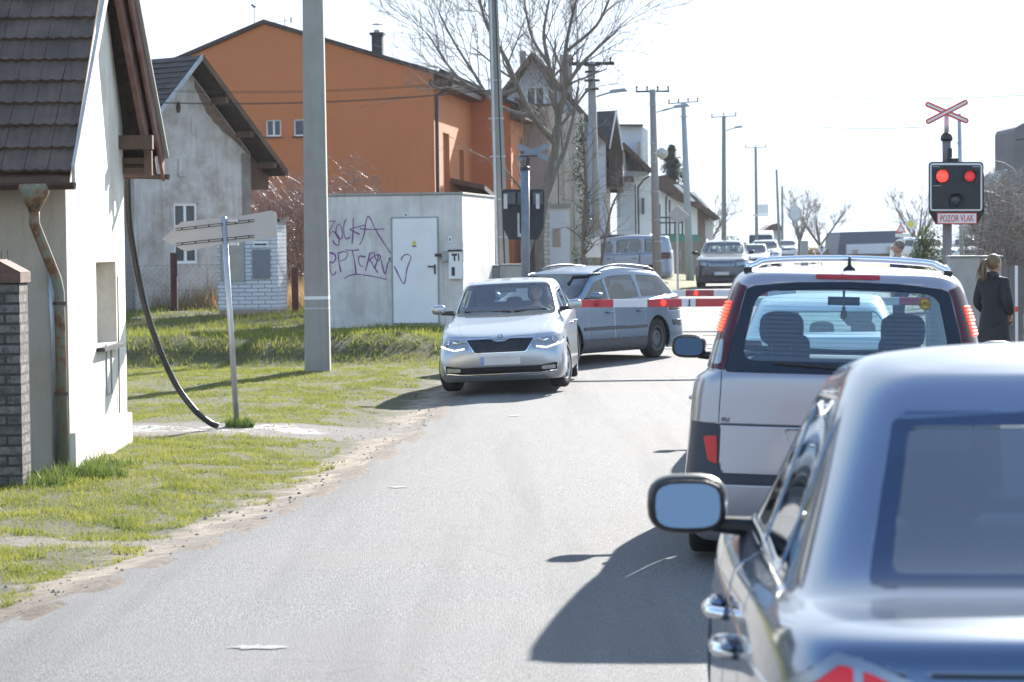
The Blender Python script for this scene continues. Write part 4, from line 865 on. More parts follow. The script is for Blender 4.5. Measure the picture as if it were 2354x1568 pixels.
def wire(A, B, sag=.5, r=.006, label='thin overhead wire', n=14):
    A, B = Vector(A), Vector(B); mb = MB(); P = [A.lerp(B, k/n)-Vector((0,0,sag*4*(k/n)*(1-k/n))) for k in range(n+1)]
    mb.tube([p-A for p in P], r, 4); o = mb.build('overhead_wire', M_black); o.location = A; return tag(o, label, 'wire', 'overhead wires')
for k, (py0, py1, rr) in enumerate(((207,182,.006),(210,185,.006),(231,206,.009),(233,208,.009))):
    wire(at(360,py0+ (4 if k>1 else 0),57), at(1128,py1,57), .12, rr, ['topmost','second','third','lowest'][k]+' of the four thin wires crossing in front of the orange gable')
for s_ in (-.5,.5):
    for p, q in (('c','d'),('d','e'),('e','f'),('f','g'),('g','h')): wire(tops[p]+Vector((s_,0,0)), tops[q]+Vector((s_,0,0)), .35, .005, f'faint wire on the {"left" if s_<0 else "right"} arms between '+{'c':'the white cabinet pole and the loudspeaker pole','d':'the loudspeaker pole and the light grey pole','e':'the light grey pole and the next grey pole','f':'the lamp pole and the sign box pole','g':'the sign box pole and the leaning pole'}[p])
wire(at(1650,245,100), at(2120,292,60), .3, .008, 'faint wire sloping down across the bright sky'); wire(at(1820,218,80), at(2354,219,60), .1, .007, 'faint level wire above the red and white cross'); wire(at(2335,322,74), at(2400,314,74), 0, .02, 'short wire at the dark house end')
# ------------------------------------------------------------------ cars
from mathutils.bvhtree import BVHTree
def paint_mat(name, col, metal=.75, rough=.3, coat=.6):
    t = NT(name); f = t.noise(1.2, 4); g = t.noise(900, 1)
    c = t.mix(t.val(f, 0, .1, .35, .65), col, tuple(x*.7 for x in col)); c = t.mix(t.val(g, 0, .12, .4, .6), c, tuple(min(1,x*1.25) for x in col))
    return t.set(c, rough, metal, Coat_Weight=coat, Coat_Roughness=.05)
P_silver = paint_mat('silver_paint', (.43,.45,.485)); P_beige = paint_mat('pale_silver_paint', (.37,.36,.40), .6, .36)
P_blue = paint_mat('blue_silver_paint', (.13,.19,.275), .7, .34, .4); P_grey = paint_mat('grey_paint', (.105,.15,.24), .75, .26, 1)
P_dark = paint_mat('dark_navy_paint', (.02,.03,.055), .1, .25, 1); P_white = paint_mat('white_paint', (.62,.63,.64), 0, .3, .8)
P_van = paint_mat('light_grey_blue_paint', (.26,.29,.37), .5, .35)
M_chrome = M_('chrome', (.85,.86,.88), .08, 1, var=.02); M_trim = M_('dark_grey_trim', (.06,.065,.08), .5, var=.15)
M_under = M_('underbody_black', (.01,.01,.011), .9); M_int = M_('dark_blue_interior', (.022,.028,.045), .85, var=.2); M_frit = M_('black_glass_border', (.012,.016,.028), .06, var=.05)
M_glass = glass('clear_car_glass', (.80,.93,.96), .95, refl=2.0); M_tint = glass('tinted_car_glass', (.20,.29,.42), .8, refl=2.2); M_dglass = M_('dark_car_glass', (.03,.04,.055), .05, var=.1)
M_lens = M_('lamp_lens', (.34,.36,.38), .12, .6, var=.15, scale=25); M_redlens = M_('red_lamp_lens', (.07,.003,.008), .15, 0, var=.25, scale=20)
M_mir2 = M_('dark_mirror_glass', (.04,.07,.12), .03, 1, var=.02); M_drl = emis('daytime_running_lamp', (1,.98,.80), .8); M_led = emis('brake_led', (1,.045,.02), 1.5); M_plate = M_('blurred_number_plate', (.60,.58,.58), .5, var=.1, scale=2); M_pblue = M_('plate_blue', (.25,.35,.6), .5)
M_mirror = M_('mirror_glass', (.12,.19,.29), .02, 1, var=.01); M_amber = M_('amber_lens', (.5,.12,.02), .2)
M_rim = M_('alloy_rim', (.5,.5,.52), .3, .8, var=.1)
def row(w, z, yf, yr, bf=.1, br=.1, ys=(1.1,.6,0,-.7,-1.3), ks=(1,)*5, kf=.97, kr=.97, c=0):
    zf = (lambda y: interp(z, y)) if isinstance(z, list) else (lambda y: z)
    p = [(0,yf),(.5*w*kf,yf-.12*bf),(.84*w*kf,yf-.5*bf),(.99*w*kf,yf-1.35*bf)]+[(w*k, y) for y, k in zip(ys, ks)]
    p += [(.99*w*kr,yr+1.35*br),(.84*w*kr,yr+.5*br),(.5*w*kr,yr+.12*br),(0,yr)]
    return [(x, y, zf(y)) for x, y in p], c
def cage(rows):
    """rows bottom to top, half rings of 13 points; the last row lies on the centre line"""
    bm = bmesh.new(); cl_ = bm.edges.layers.float.new('crease_edge'); V = []
    for k, (pts, c) in enumerate(rows):
        last = k == len(rows)-1; ring = []
        for s in (1, -1):
            rr = range(13) if s == 1 else range(11, 0, -1)
            for j in rr:
                x, y, z = pts[j]
                if last and s == -1: ring.append(ring[j]); continue
                ring.append(bm.verts.new((s*x, y, z)))
        V.append(ring)
    n = 24
    for k in range(len(V)-1):
        for j in range(n):
            a, b, c_, d = V[k][j], V[k][(j+1)%n], V[k+1][(j+1)%n], V[k+1][j]
            q = []
            for v in (a, b, c_, d):
                if v not in q: q.append(v)
            if len(q) > 2:
                try: bm.faces.new(q)
                except ValueError: pass
    for k, (pts, c) in enumerate(rows[:-1]):
        if c:
            for j in range(n):
                e = bm.edges.get((V[k][j], V[k][(j+1)%n]))
                if e: e[cl_] = c
    return bm
def subdivide(bm, lv):
    me = bpy.data.meshes.new('tmp'); bm.to_mesh(me); bm.free(); o = bpy.data.objects.new('tmp', me); C.objects.link(o)
    s = o.modifiers.new('s', 'SUBSURF'); s.levels = s.render_levels = lv
    dg = bpy.context.evaluated_depsgraph_get(); b2 = bmesh.new(); b2.from_mesh(o.evaluated_get(dg).to_mesh())
    bpy.data.objects.remove(o); bpy.data.meshes.remove(me)
    bmesh.ops.recalc_face_normals(b2, faces=b2.faces)
    return b2
def pip(px, py, poly):
    ins = False; j = len(poly)-1
    for i in range(len(poly)):
        xi, yi = poly[i]; xj, yj = poly[j]
        if (yi > py) != (yj > py) and px < (xj-xi)*(py-yi)/(yj-yi)+xi: ins = not ins
        j = i
    return ins
def carve(bm, poly, view, idx, filt):
    """cut a polygon, given in front (x,z), side (y,z) or top (x,y) view, into the body; the faces inside get material idx"""
    a, b = {'front': (0,2), 'side': (1,2), 'top': (0,1)}[view]; n = len(poly)
    bm.faces.ensure_lookup_table()
    xs = [p[0] for p in poly]; ys = [p[1] for p in poly]; x0, x1, y0, y1 = min(xs)-.01, max(xs)+.01, min(ys)-.01, max(ys)+.01
    def near(f, q0, q1, r0, r1):
        A = [v.co[a] for v in f.verts]; B = [v.co[b] for v in f.verts]
        return max(A) >= q0 and min(A) <= q1 and max(B) >= r0 and min(B) <= r1
    pool = [f for f in bm.faces if near(f, x0, x1, y0, y1) and filt(f)]
    ps = set(pool)
    for i in range(n):
        p, q = poly[i], poly[(i+1)%n]
        if abs(p[0]-q[0])+abs(p[1]-q[1]) < 1e-6: continue
        no = [0,0,0]; co = [0,0,0]; no[a] = -(q[1]-p[1]); no[b] = q[0]-p[0]; co[a], co[b] = p
        e = 1e-4
        fs = [f for f in ps if f.is_valid and near(f, min(p[0],q[0])-e, max(p[0],q[0])+e, min(p[1],q[1])-e, max(p[1],q[1])+e)]
        if not fs: continue
        es = {x for f in fs for x in f.edges}; vs = {v for f in fs for v in f.verts}
        ps -= set(fs)
        r = bmesh.ops.bisect_plane(bm, geom=fs+list(es)+list(vs), dist=1e-5, plane_co=co, plane_no=Vector(no).normalized())
        ps = {f for f in ps if f.is_valid} | {f for f in r['geom'] if isinstance(f, bmesh.types.BMFace)} | {f for f in fs if f.is_valid}
    for f in ps:
        if f.is_valid:
            c = f.calc_center_median()
            if pip(c[a], c[b], poly) and filt(f): f.material_index = idx
def ell(cx, cy, rx, ry, n=20, p=2): return [(cx+rx*math.copysign(abs(math.cos(t))**(2/p), math.cos(t)), cy+ry*math.copysign(abs(math.sin(t))**(2/p), math.sin(t))) for t in [2*PI*k/n for k in range(n)]]
def rnd_poly(poly, r=.04, n=3):
    out = []
    for i, p in enumerate(poly):
        a, b, c = Vector(poly[i-1]), Vector(p), Vector(poly[(i+1)%len(poly)])
        u, v = (a-b), (c-b); k = min(r, u.length*.4, v.length*.4); A, B = b+u.normalized()*k, b+v.normalized()*k
        for t in range(n+1): s = t/n; q = A*(1-s)**2+b*2*s*(1-s)+B*s*s; out.append((q.x, q.y))
    return out
FRONT = lambda f: f.normal.y > .12; REAR = lambda f: f.normal.y < -.12
def SIDE(s, lo=.3): return lambda f: f.normal.x*s > lo
def split_parts(bm, parent, specs, default):
    """specs: idx -> (name, material, offset along the normal, parent key or None). idx 0 = body"""
    out = {}
    for idx in sorted({f.material_index for f in bm.faces}, key=lambda k: (specs.get(k, default)[3] is not None, k)):
        nm, mat, off, par = specs[idx][:4]; fl = [f for f in bm.faces if f.material_index == idx]
        if nm is None: continue
        vm = {}; vs = []; fs = []; no = []
        for f in fl:
            r = []
            for v in f.verts:
                if v.index not in vm: vm[v.index] = len(vs); vs.append(v.co+v.normal*off)
                r.append(vm[v.index])
            fs.append(r)
        me = bpy.data.meshes.new(nm); me.from_pydata([tuple(v) for v in vs], [], fs); me.shade_smooth()
        mats = mat if isinstance(mat, (list, tuple)) else [mat]
        for m in mats: me.materials.append(m)
        o = bpy.data.objects.new(nm, me); C.objects.link(o); o.parent = out[par] if par is not None and par in out else parent; out[idx] = o
        if idx == 0:
            me.materials.append(M_int); s = o.modifiers.new('solid', 'SOLIDIFY'); s.thickness = .02; s.offset = -1; s.material_offset = len(mats); s.material_offset_rim = 0
        elif len(specs[idx]) > 4 and specs[idx][4]:
            s = o.modifiers.new('solid', 'SOLIDIFY'); s.thickness = specs[idx][4]; s.offset = -1
    return out
def wheel(parent, x, y, r, wd=.2, style='alloy', steer=0, n=40):
    s = 1 if x > 0 else -1; M = Matrix.Rotation(steer, 3, 'Z') @ Matrix.Rotation(s*PI/2, 3, 'Y')
    c = (x-s*wd, y, r); h = wd
    w_ = MB(); w_.lathe([(r*.62,.0),(r*.72,-.004),(r*.9,0),(r*.97,.012),(r,.035),(r,h-.035),(r*.97,h-.012),(r*.9,h),(r*.72,h+.004),(r*.62,h-.008)], c, M, n)
    to = w_.build('wheel', M_rubber, parent, smooth=True)
    m = MB(); q = r*.62
    if style == 'alloy':
        m.lathe([(q*1.02,.02),(q*1.02,h-.0),(q*.93,h-.012),(q*.9,h-.05)], c, M, n); m.lathe([(0,h-.02),(.05,h-.02),(.06,h-.035)], c, M, 20)
        for k in range(5):
            a = 2*PI*k/5
            for da in (-.16,.16):
                p0 = Vector((.04*math.cos(a), .04*math.sin(a), h-.03)); p1 = Vector((q*.95*math.cos(a+da), q*.95*math.sin(a+da), h-.02))
                m.tube([Vector(c)+M@p0, Vector(c)+M@p1], [.018,.024], 6)
        rm = m.build('rim', M_rim, to); m = MB(); m.lathe([(0,h-.09),(q*.98,h-.09)], c, M, n); m.build('brake_disc', M_trim, to)
    else:
        m.lathe([(q*1.02,.02),(q*1.02,h),(q*.92,h-.006),(q*.88,h-.045),(q*.7,h-.05),(q*.62,h-.02),(q*.45,h-.015),(q*.3,h-.035),(0,h-.035)], c, M, n); m.build('rim', M_('steel_rim', (.10,.105,.12), .5, .3) if 'steel_rim' not in bpy.data.materials else bpy.data.materials['steel_rim'], to)
        m = MB()
        for k in range(16): a = 2*PI*k/16; p = Vector((q*.8*math.cos(a), q*.8*math.sin(a), h-.04)); m.lathe([(0,.0),(.014,0)], Vector(c)+M@p, M, 8)
        m.build('rim_hole', M_black, to)
    return to
def blob(name, mat, parent, c, rad, p=2.6, n=20, m=12, rz=0, cut=None, ry=0):
    """superellipsoid"""
    vs = []; fs = []; pw = lambda v, e: math.copysign(abs(v)**e, v); M = Matrix.Rotation(rz,3,'Z')@Matrix.Rotation(ry,3,'Y')
    for i in range(m+1):
        ph = -PI/2+PI*i/m
        for k in range(n):
            th = 2*PI*k/n; e = 2/p; vs.append(Vector(c)+M@Vector((rad[0]*pw(math.cos(ph),e)*pw(math.cos(th),e), rad[1]*pw(math.cos(ph),e)*pw(math.sin(th),e), rad[2]*pw(math.sin(ph),e))))
    fs = [(i*n+k, i*n+(k+1)%n, (i+1)*n+(k+1)%n, (i+1)*n+k) for i in range(m) for k in range(n)]
    b = MB(); b.add(vs, fs); o = b.build(name, mat, parent, smooth=True)
    return o
def surf(bvh, a, b, view, s=1):
    if view == 'front': h = bvh.ray_cast(Vector((a, s*6, b)), Vector((0,-s,0)))
    elif view == 'side': h = bvh.ray_cast(Vector((s*6, a, b)), Vector((-s,0,0)))
    else: h = bvh.ray_cast(Vector((a, b, 6)), Vector((0,0,-1)))
    return h[0], h[1]
def on_surf(mb, bvh, pts, view, s, r, off=.0, n=6, seg=6, close=False, flat=None):
    """a thin bead laid along the body surface"""
    P = []; q = pts+[pts[0]] if close else pts
    for (a, b), (c, d) in zip(q, q[1:]):
        for k in range(seg): P.append((a+(c-a)*k/seg, b+(d-b)*k/seg))
    P.append(q[-1]); out = []
    for a, b in P:
        h, nn = surf(bvh, a, b, view, s)
        if h is not None: out.append(h+nn*off)
    if len(out) > 1: mb.tube(out, r, n)
def seat(parent, x, y, z=.5, head=True, h=.62, mat=None, w=.24):
    mat = mat or M_int
    o = blob('seat', mat, parent, (x, y, z), (w, .25, .09), 4); b = blob('backrest', mat, o, (x, y-.28, z+h/2+.02), (w*.95, .07, h/2), 4)
    if head: blob('headrest', mat, o, (x, y-.33, z+h+.17), (.14, .055, .11), 3.2); m = MB(); m.tube([(x-.06,y-.32,z+h),(x-.06,y-.33,z+h+.12)], .008, 6); m.tube([(x+.06,y-.32,z+h),(x+.06,y-.33,z+h+.12)], .008, 6); m.build('headrest_stem', M_trim, o)
    return o
def mirror(parent, s, x, y, z, paint, w=.19, h=.13, d=.09, arm=.06, rz=0, mg=0):
    o = blob('wing_mirror', [paint], parent, (s*(x+arm+w/2), y, z), (w/2, d/2*1.3, h/2), 3, rz=rz)
    m = MB(); m.prism(ell(0,0,w/2*.88,h/2*.84,20,3.4), (s*(x+arm+w/2), y-d*.52, z), (1,0,0), (0,0,1), (0,-.014,0)); b = m.build('housing', M_black, o)
    m = MB(); m.prism(ell(0,0,w/2*.8,h/2*.74,20,3.4), (s*(x+arm+w/2), y-d*.52-.024, z), (1,.04*s,0), (0,.12,1), (0,-.002,0)); m.build('mirror_glass', M_mir2 if mg else M_mirror, o)
    m = MB(); m.tube([(s*(x-.05), y+.01, z-h*.42),(s*(x+arm+.06), y, z-h*.35)], [.035,.028], 10); m.build('mirror_arm', M_black, o); return o
def base_car(T, rows, lv, arches, specs, feats, dims, cuts=()):
    bm = subdivide(cage(rows), lv)
    # fit to the true overall size
    mx = max(abs(v.co.x) for v in bm.verts); y0 = min(v.co.y for v in bm.verts); y1 = max(v.co.y for v in bm.verts); z1 = max(v.co.z for v in bm.verts)
    for v in bm.verts:
        v.co.x *= dims[0]/2/mx; v.co.y = (v.co.y-y0)/(y1-y0)*(dims[2]-dims[1])+dims[1]; v.co.z *= dims[3]/z1
    for cy in cuts: bmesh.ops.bisect_plane(bm, geom=bm.faces[:]+bm.edges[:]+bm.verts[:], dist=1e-5, plane_co=(0,cy,0), plane_no=(0,1,0))
    bm.normal_update()
    bvh = BVHTree.FromBMesh(bm)
    for poly, view, idx, filt in feats: carve(bm, poly, view, idx, filt); bm.normal_update()
    for ya, ra, rz0 in arches:
        arc = [(ya+ra*math.cos(PI*k/14), rz0+ra*math.sin(PI*k/14)) for k in range(15)]; poly = [(ya+ra,-.1)]+arc+[(ya-ra,-.1)]
        for s in (1,-1):
            carve(bm, poly, 'side', 99, (lambda s: lambda f: f.calc_center_median().x*s > dims[0]*.3)(s))
    specs[99] = (None, None, 0, None)
    bm.verts.index_update(); bm.normal_update()
    out = split_parts(bm, T, specs, (None,None,0,None)); bm.free()
    for ya, ra, rz0 in arches:   # arch liners
        for s in (1,-1):
            m = MB(); vs = []; n = 18
            for k in range(n+1):
                a = -.15+(PI+.3)*k/n
                for x in (dims[0]/2-.03, dims[0]/2-.30): vs.append((s*x, ya+(ra+.004)*math.cos(a), rz0+(ra+.004)*math.sin(a)))
            m.add(vs, [(2*k,2*k+1,2*k+3,2*k+2) for k in range(n)]); x = s*(dims[0]/2-.30); m.add([(x, ya, rz0)]+[(x, ya+(ra+.004)*math.cos(-.15+(PI+.3)*k/n), rz0+(ra+.004)*math.sin(-.15+(PI+.3)*k/n)) for k in range(n+1)], [(0,k,k+1) for k in range(1,n+1)])
            m.build('wheel_arch', M_under, out.get(0, T))
    m = MB(); m.b2(-dims[0]/2+.12, dims[0]/2-.12, dims[1]+.2, dims[2]-.2, .2, .26); m.build('underbody', M_under, T)
    return out, bvh
def person_bust(parent, x, y, z, shirt, name='person', skin=None):
    pass

def rect2(x0, x1, z0, z1): return [(x0,z0),(x1,z0),(x1,z1),(x0,z1)]
def mir(poly): return [(-x, z) for x, z in poly][::-1]

# --- generic car used, with other dimensions, for the hatchback, estate, sport-utility cars ---
def car(name, label, loc, rz, kind, paint, lv=3, glassm=None, cat='car', group=None, roll=0, detail=True, drl=False, wheel_style='alloy', steer=0, opts={}, extra=(), xspecs=None, cuts=()):
    T = thing(name, label, cat, loc, rz, group); T.rotation_euler = (0, roll, rz)
    g = dict(hatch=dict(W=1.706, y0=-2.14, y1=2.16, H=1.46, fa=1.28, ra=-1.32, wr=.31, hood=.80, belt=.98, cowl=1.08, cowlz=.95, wt=.28, wtz=1.385, rt=-1.35, rtz=1.36, rbz=1.08, rb=-1.98, ww=.60, gw=.745, nose=.70),
             wagon=dict(W=1.746, y0=-2.34, y1=2.34, H=1.46, fa=1.40, ra=-1.30, wr=.315, hood=.80, belt=.93, cowl=1.15, cowlz=.96, wt=.36, wtz=1.36, rt=-1.85, rtz=1.36, rbz=1.0, rb=-2.2, ww=.60, gw=.76, nose=.66),
             suv=dict(W=1.88, y0=-2.35, y1=2.35, H=1.66, fa=1.42, ra=-1.37, wr=.355, hood=1.02, belt=1.12, cowl=1.12, cowlz=1.14, wt=.35, wtz=1.56, rt=-1.9, rtz=1.52, rbz=1.2, rb=-2.25, ww=.67, gw=.83, nose=.92),
             van=dict(W=1.7, y0=-2.16, y1=2.16, H=1.80, fa=1.38, ra=-1.32, wr=.31, hood=.92, belt=1.08, cowl=1.35, cowlz=1.10, wt=.55, wtz=1.62, rt=-1.98, rtz=1.70, rbz=1.15, rb=-2.12, ww=.66, gw=.78, nose=.78),
             bigvan=dict(W=2.0, y0=-2.6, y1=2.6, H=2.35, fa=1.6, ra=-1.5, wr=.35, hood=1.15, belt=1.3, cowl=1.7, cowlz=1.35, wt=1.1, wtz=2.0, rt=-2.4, rtz=2.25, rbz=1.4, rb=-2.55, ww=.85, gw=.93, nose=.95),
             mpv=dict(W=1.94, y0=-2.33, y1=2.33, H=1.79, fa=1.40, ra=-1.42, wr=.33, hood=.98, belt=1.08, cowl=1.5, cowlz=1.12, wt=.6, wtz=1.62, rt=-2.02, rtz=1.735, rbz=1.16, rb=-2.26, ww=.70, gw=.8, nose=.82),
             sedan=dict(W=1.98, y0=-2.42, y1=2.42, H=1.66, fa=1.45, ra=-1.38, wr=.335, hood=.90, belt=.98, cowl=1.15, cowlz=1.0, wt=.35, wtz=1.54, rt=-.98, rtz=1.56, rbz=1.10, rb=-1.74, ww=.64, gw=.78, nose=.74, r5=-2.10))[kind]
    g = {**g, **opts}; W, y0, y1, H = g['W'], g['y0'], g['y1'], g['H']; w = W/2
    zp = [(y0, g['rbz']-.04), (0, g['belt']-.05), (g['cowl'], g['cowlz']-.08), (y1-.35, g['hood']-.01), (y1, g['nose'])]
    ys = (g['fa']-.1, g['cowl']-.35, 0, -.85, g['ra']-.1)
    def roofy(a, b): p, q = g['wt']-a, g['rt']+b; return (p, p+(q-p)*.16, p+(q-p)*.45, p+(q-p)*.75, q)
    rows = [row(w*.93, .15, y1-.12, y0+.12, .10, .10, ys, kf=1), row(w*1.01, .22, y1-.01, y0+.02, .12, .11, ys, kf=1, kr=1), row(w*1.01, .46, y1+.02, y0-.01, .16, .13, ys, kf=1, kr=1), row(w*1.0, g['nose']-.12, y1, y0, .20, .14, ys, kf=.99),
            row(w*.975, zp, y1-.08, y0+.02, .27, .15, ys, c=.25),
            row(w*.90, [(y0, g['rbz']+.0), (0, g['belt']-.015), (g['cowl'], g['cowlz']-.03), (y1-.5, g['hood']+.035)], y1-.45, g.get('r5', y0+.04), .22, .13, ys, kf=.92),
            row(w*.875, [(y0, g['rbz']+.01), (0, g['belt']), (g['cowl'], g['cowlz'])], g['cowl'], g['rb'], .14, .08, (g['cowl']-.40, g['cowl']-.62, -.1, -.95, g['rb']+.35), kf=.96, c=.3),
            row(g['ww']+.005, [(g['rt'], g['rtz']), (-.6, H-.045), (g['wt'], g['wtz'])], g['wt'], g['rt'], .07, .06, roofy(.22,.3), kf=.97, kr=.94, c=.35),
            row(g['ww']*.62, [(g['rt'], g['rtz']+.02), (-.6, H-.008), (g['wt'], g['wtz']+.02)], g['wt']-.12, g['rt']+.12, .03, .03, roofy(.3,.4)),
            row(0, [(g['rt'], g['rtz']+.02), (-.6, H), (g['wt'], g['wtz']+.03)], g['wt']-.14, g['rt']+.14, .08, .08, roofy(.36,.45))]
    specs = {0: ('body', paint, 0, None), 1: ('windscreen', glassm or M_glass, -.004, None), 2: ('rear_window', glassm or M_glass, -.004, None)}
    fe = []
    cw, ct = w*.80, g['ww']*.95
    WS = lambda f: f.normal.y > .12 and f.calc_center_median().z > g['cowlz']-.06 and f.calc_center_median().y < g['cowl']+.1
    RW = lambda f: f.normal.y < -.12 and f.calc_center_median().z > g['rbz']-.12
    ws = rnd_poly([(-cw*1.01, g['cowlz']+.03), (0, g['cowlz']+.005), (cw*1.01, g['cowlz']+.03), (ct, g['wtz']-.0), (0, g['wtz']+.012), (-ct, g['wtz']-.0)], .06)
    fe.append((ws, 'front', 3, WS)); k = .025
    ws2 = rnd_poly([(-cw*1.01+k*1.2, g['cowlz']+.03+k*1.6), (0, g['cowlz']+.005+k*1.6), (cw*1.01-k*1.2, g['cowlz']+.03+k*1.6), (ct-k, g['wtz']-k), (0, g['wtz']+.012-k), (-ct+k, g['wtz']-k)], .06)
    fe.append((ws2, 'front', 1, WS)); specs[3] = ('windscreen_border', M_frit, -.002, None)
    rw = rnd_poly([(-w*.72, g['rbz']+.04), (w*.72, g['rbz']+.04), (g['ww']*.86, g['rtz']-.05), (-g['ww']*.86, g['rtz']-.05)], .06); fe.append((rw, 'front', 2, RW))
    sw = opts.get('side'); top = lambda y: interp([(g['rt'], g['rtz']-.07), (-.9, H-.145), (g['wt']-.15, g['wtz']-.065)], y)
    bl = lambda y: interp([(g['rb'], g['rbz']+.02), (0, g['belt']+.025), (g['cowl'], g['cowlz']+.0)], y)
    ay = g['cowl']-.34
    if kind == 'van': wins = [(ay, .12), (-.05, -.98), (-1.10, -1.72)]
    elif kind == 'mpv': wins = [(ay, .25), (.17, -.85), (-.93, -1.85)]
    elif kind == 'sedan': wins = [(ay, .12), (.05, -.82), (-.87, -1.22)]
    elif kind == 'bigvan': wins = [(ay, .5)]
    elif kind == 'hatch': wins = [(ay, .02), (-.05, -.88), (-.93, -1.25)]
    else: wins = [(ay, .10), (.03, -.87), (-.95, g['rt']+.02)]
    for q, (a, b) in enumerate(wins):
        if q == 0: sl0 = (g['cowl']-.34-(g['wt']-.15))/(g['wtz']-g['cowlz']); poly = [(a, bl(a)), (a-.42, (bl(a)+top(g['wt']-.1))*.5+.10), (a-.80, top(a-.8)), (b+.02, top(b)), (b, bl(b))]
        elif q == len(wins)-1 and kind in ('wagon','suv','hatch'): poly = [(a, bl(a)), (a, top(a)), (b+.05, top(b+.05)), (b-.16, bl(b)+.05), (b-.13, bl(b))]
        elif kind == 'sedan' and q == 2: poly = [(a, bl(a)), (a, top(a)-.02), (b+.12, bl(b)+.12), (b, bl(b)+.01)]
        else: poly = [(a, bl(a)), (a, top(a)), (b+.06, top(b)), (b, bl(b))]
        poly = rnd_poly(poly, .045)
        for s in (1, -1):
            i = 10+q*2+(s < 0); fe.append((poly, 'side', i, (lambda s: lambda f: f.normal.x*s > .3 and f.calc_center_median().z > g['belt']-.1)(s))); specs[i] = ('side_window', glassm or M_glass, -.004, None)
    # door seams, sills, bumpers
    if detail:
        specs[30] = ('door_seam', M_black, -.003, 0)
        for yy in ((ay+.02, .04, -.9) if kind != 'bigvan' else (.5,)):
            fe.append(([(yy-.004,.30),(yy+.004,.30),(yy+.004,bl(yy)-.01),(yy-.004,bl(yy)-.01)], 'side', 30, lambda f: abs(f.normal.x) > .4))
        specs[31] = ('side_strip', M_trim, .008, 0, .004)
        if kind in ('wagon','van'): fe.append((rect2(-.95, 1.0, .50, .545), 'side', 31, lambda f: abs(f.normal.x) > .5))
        specs[32] = ('sill', M_trim, .003, 0); 
        if kind in ('wagon','suv','van'): fe.append((rect2(g['ra']+.3, g['fa']-.3, .1, .36 if kind != 'van' else .3), 'side', 32, lambda f: abs(f.normal.x) > .1 and f.calc_center_median().z < .4))
    n0, hd = g['nose'], g['hood']
    if kind == 'hatch' and detail:
        lampL = rnd_poly([(.42,.555),(.60,.545),(.80,.60),(.83,.72),(.60,.705),(.40,.655)], .02, 2)
        gr = rnd_poly([(-.44,.695),(-.12,.70),(-.06,.665),(.06,.665),(.12,.70),(.44,.695),(.33,.525),(-.33,.525)], .02, 2)
        lo = rnd_poly([(-.74,.37),(-.50,.335),(.50,.335),(.74,.37),(.72,.25),(.5,.225),(-.5,.225),(-.72,.25)], .03, 2)
    elif detail:
        dz = n0-.70
        lampL = rnd_poly([(.46*w/.853,.555+dz),(.60,.545+dz),(w-.06,.58+dz),(w-.03,.69+dz),(.62,.70+dz),(.46*w/.853,.69+dz)], .02, 2)
        gr = rnd_poly([(-.44*w/.853,.70+dz),(.44*w/.853,.70+dz),(.36*w/.853,.545+dz),(-.36*w/.853,.545+dz)], .03, 2)
        lo = rnd_poly([(-.7,.42),(.7,.42),(.66,.27),(-.66,.27)], .04, 2)
    if detail:
        for s in (1,-1):
            fe.append((lampL if s > 0 else mir(lampL), 'front', 40+(s<0), FRONT)); specs[40+(s<0)] = ('headlight', M_lens, -.004, None)
        fe.append(([(x*1.035, (z-.61-(n0-.7))*1.09+.61+(n0-.7)) for x, z in gr], 'front', 42, FRONT)); specs[42] = ('grille_frame', M_chrome, .003, None)
        fe.append((gr, 'front', 43, FRONT)); specs[43] = ('grille', M_black, -.012, None)
        fe.append((lo, 'front', 44, FRONT)); specs[44] = ('lower_grille', M_black, -.01, None)
        tl = rnd_poly([(w*.62, g['rbz']-.25),(w*1.05, g['rbz']-.25),(w*1.05, g['rbz']-.02),(w*.66, g['rbz']-.03)], .02, 2)
        for s in (1,-1): fe.append((tl if s > 0 else mir(tl), 'front', 46+(s<0), lambda f: f.normal.y < -.05)); specs[46+(s<0)] = ('tail_light', M_redlens, .0, None)
        if kind in ('wagon',):
            bp = rect2(-w*1.1, w*1.1, .50, .60); fe.append((bp, 'front', 48, lambda f: f.normal.y < -.06)); specs[48] = ('bumper_strip', M_trim, .006, None, .004)
        if kind == 'suv': fe.append((rect2(-w*1.1,w*1.1,.1,.34), 'front', 49, lambda f: abs(f.normal.y) > .1)); specs[49] = ('bumper_skirt', M_trim, .0, None)
    if xspecs: specs.update(xspecs); fe = [f for f in fe if f[2] not in (46,47,2)] ; fe += list(extra)
    out, bvh = base_car(T, rows, lv, [(g['fa'], g['wr']+.055, g['wr']), (g['ra'], g['wr']+.055, g['wr'])], specs, fe, (W, y0, y1, H), cuts)
    for x, y in ((1,g['fa']),(-1,g['fa']),(1,g['ra']),(-1,g['ra'])):
        wheel(T, x*(w-.035), y, g['wr'], .2, wheel_style, steer if y > 0 else 0)
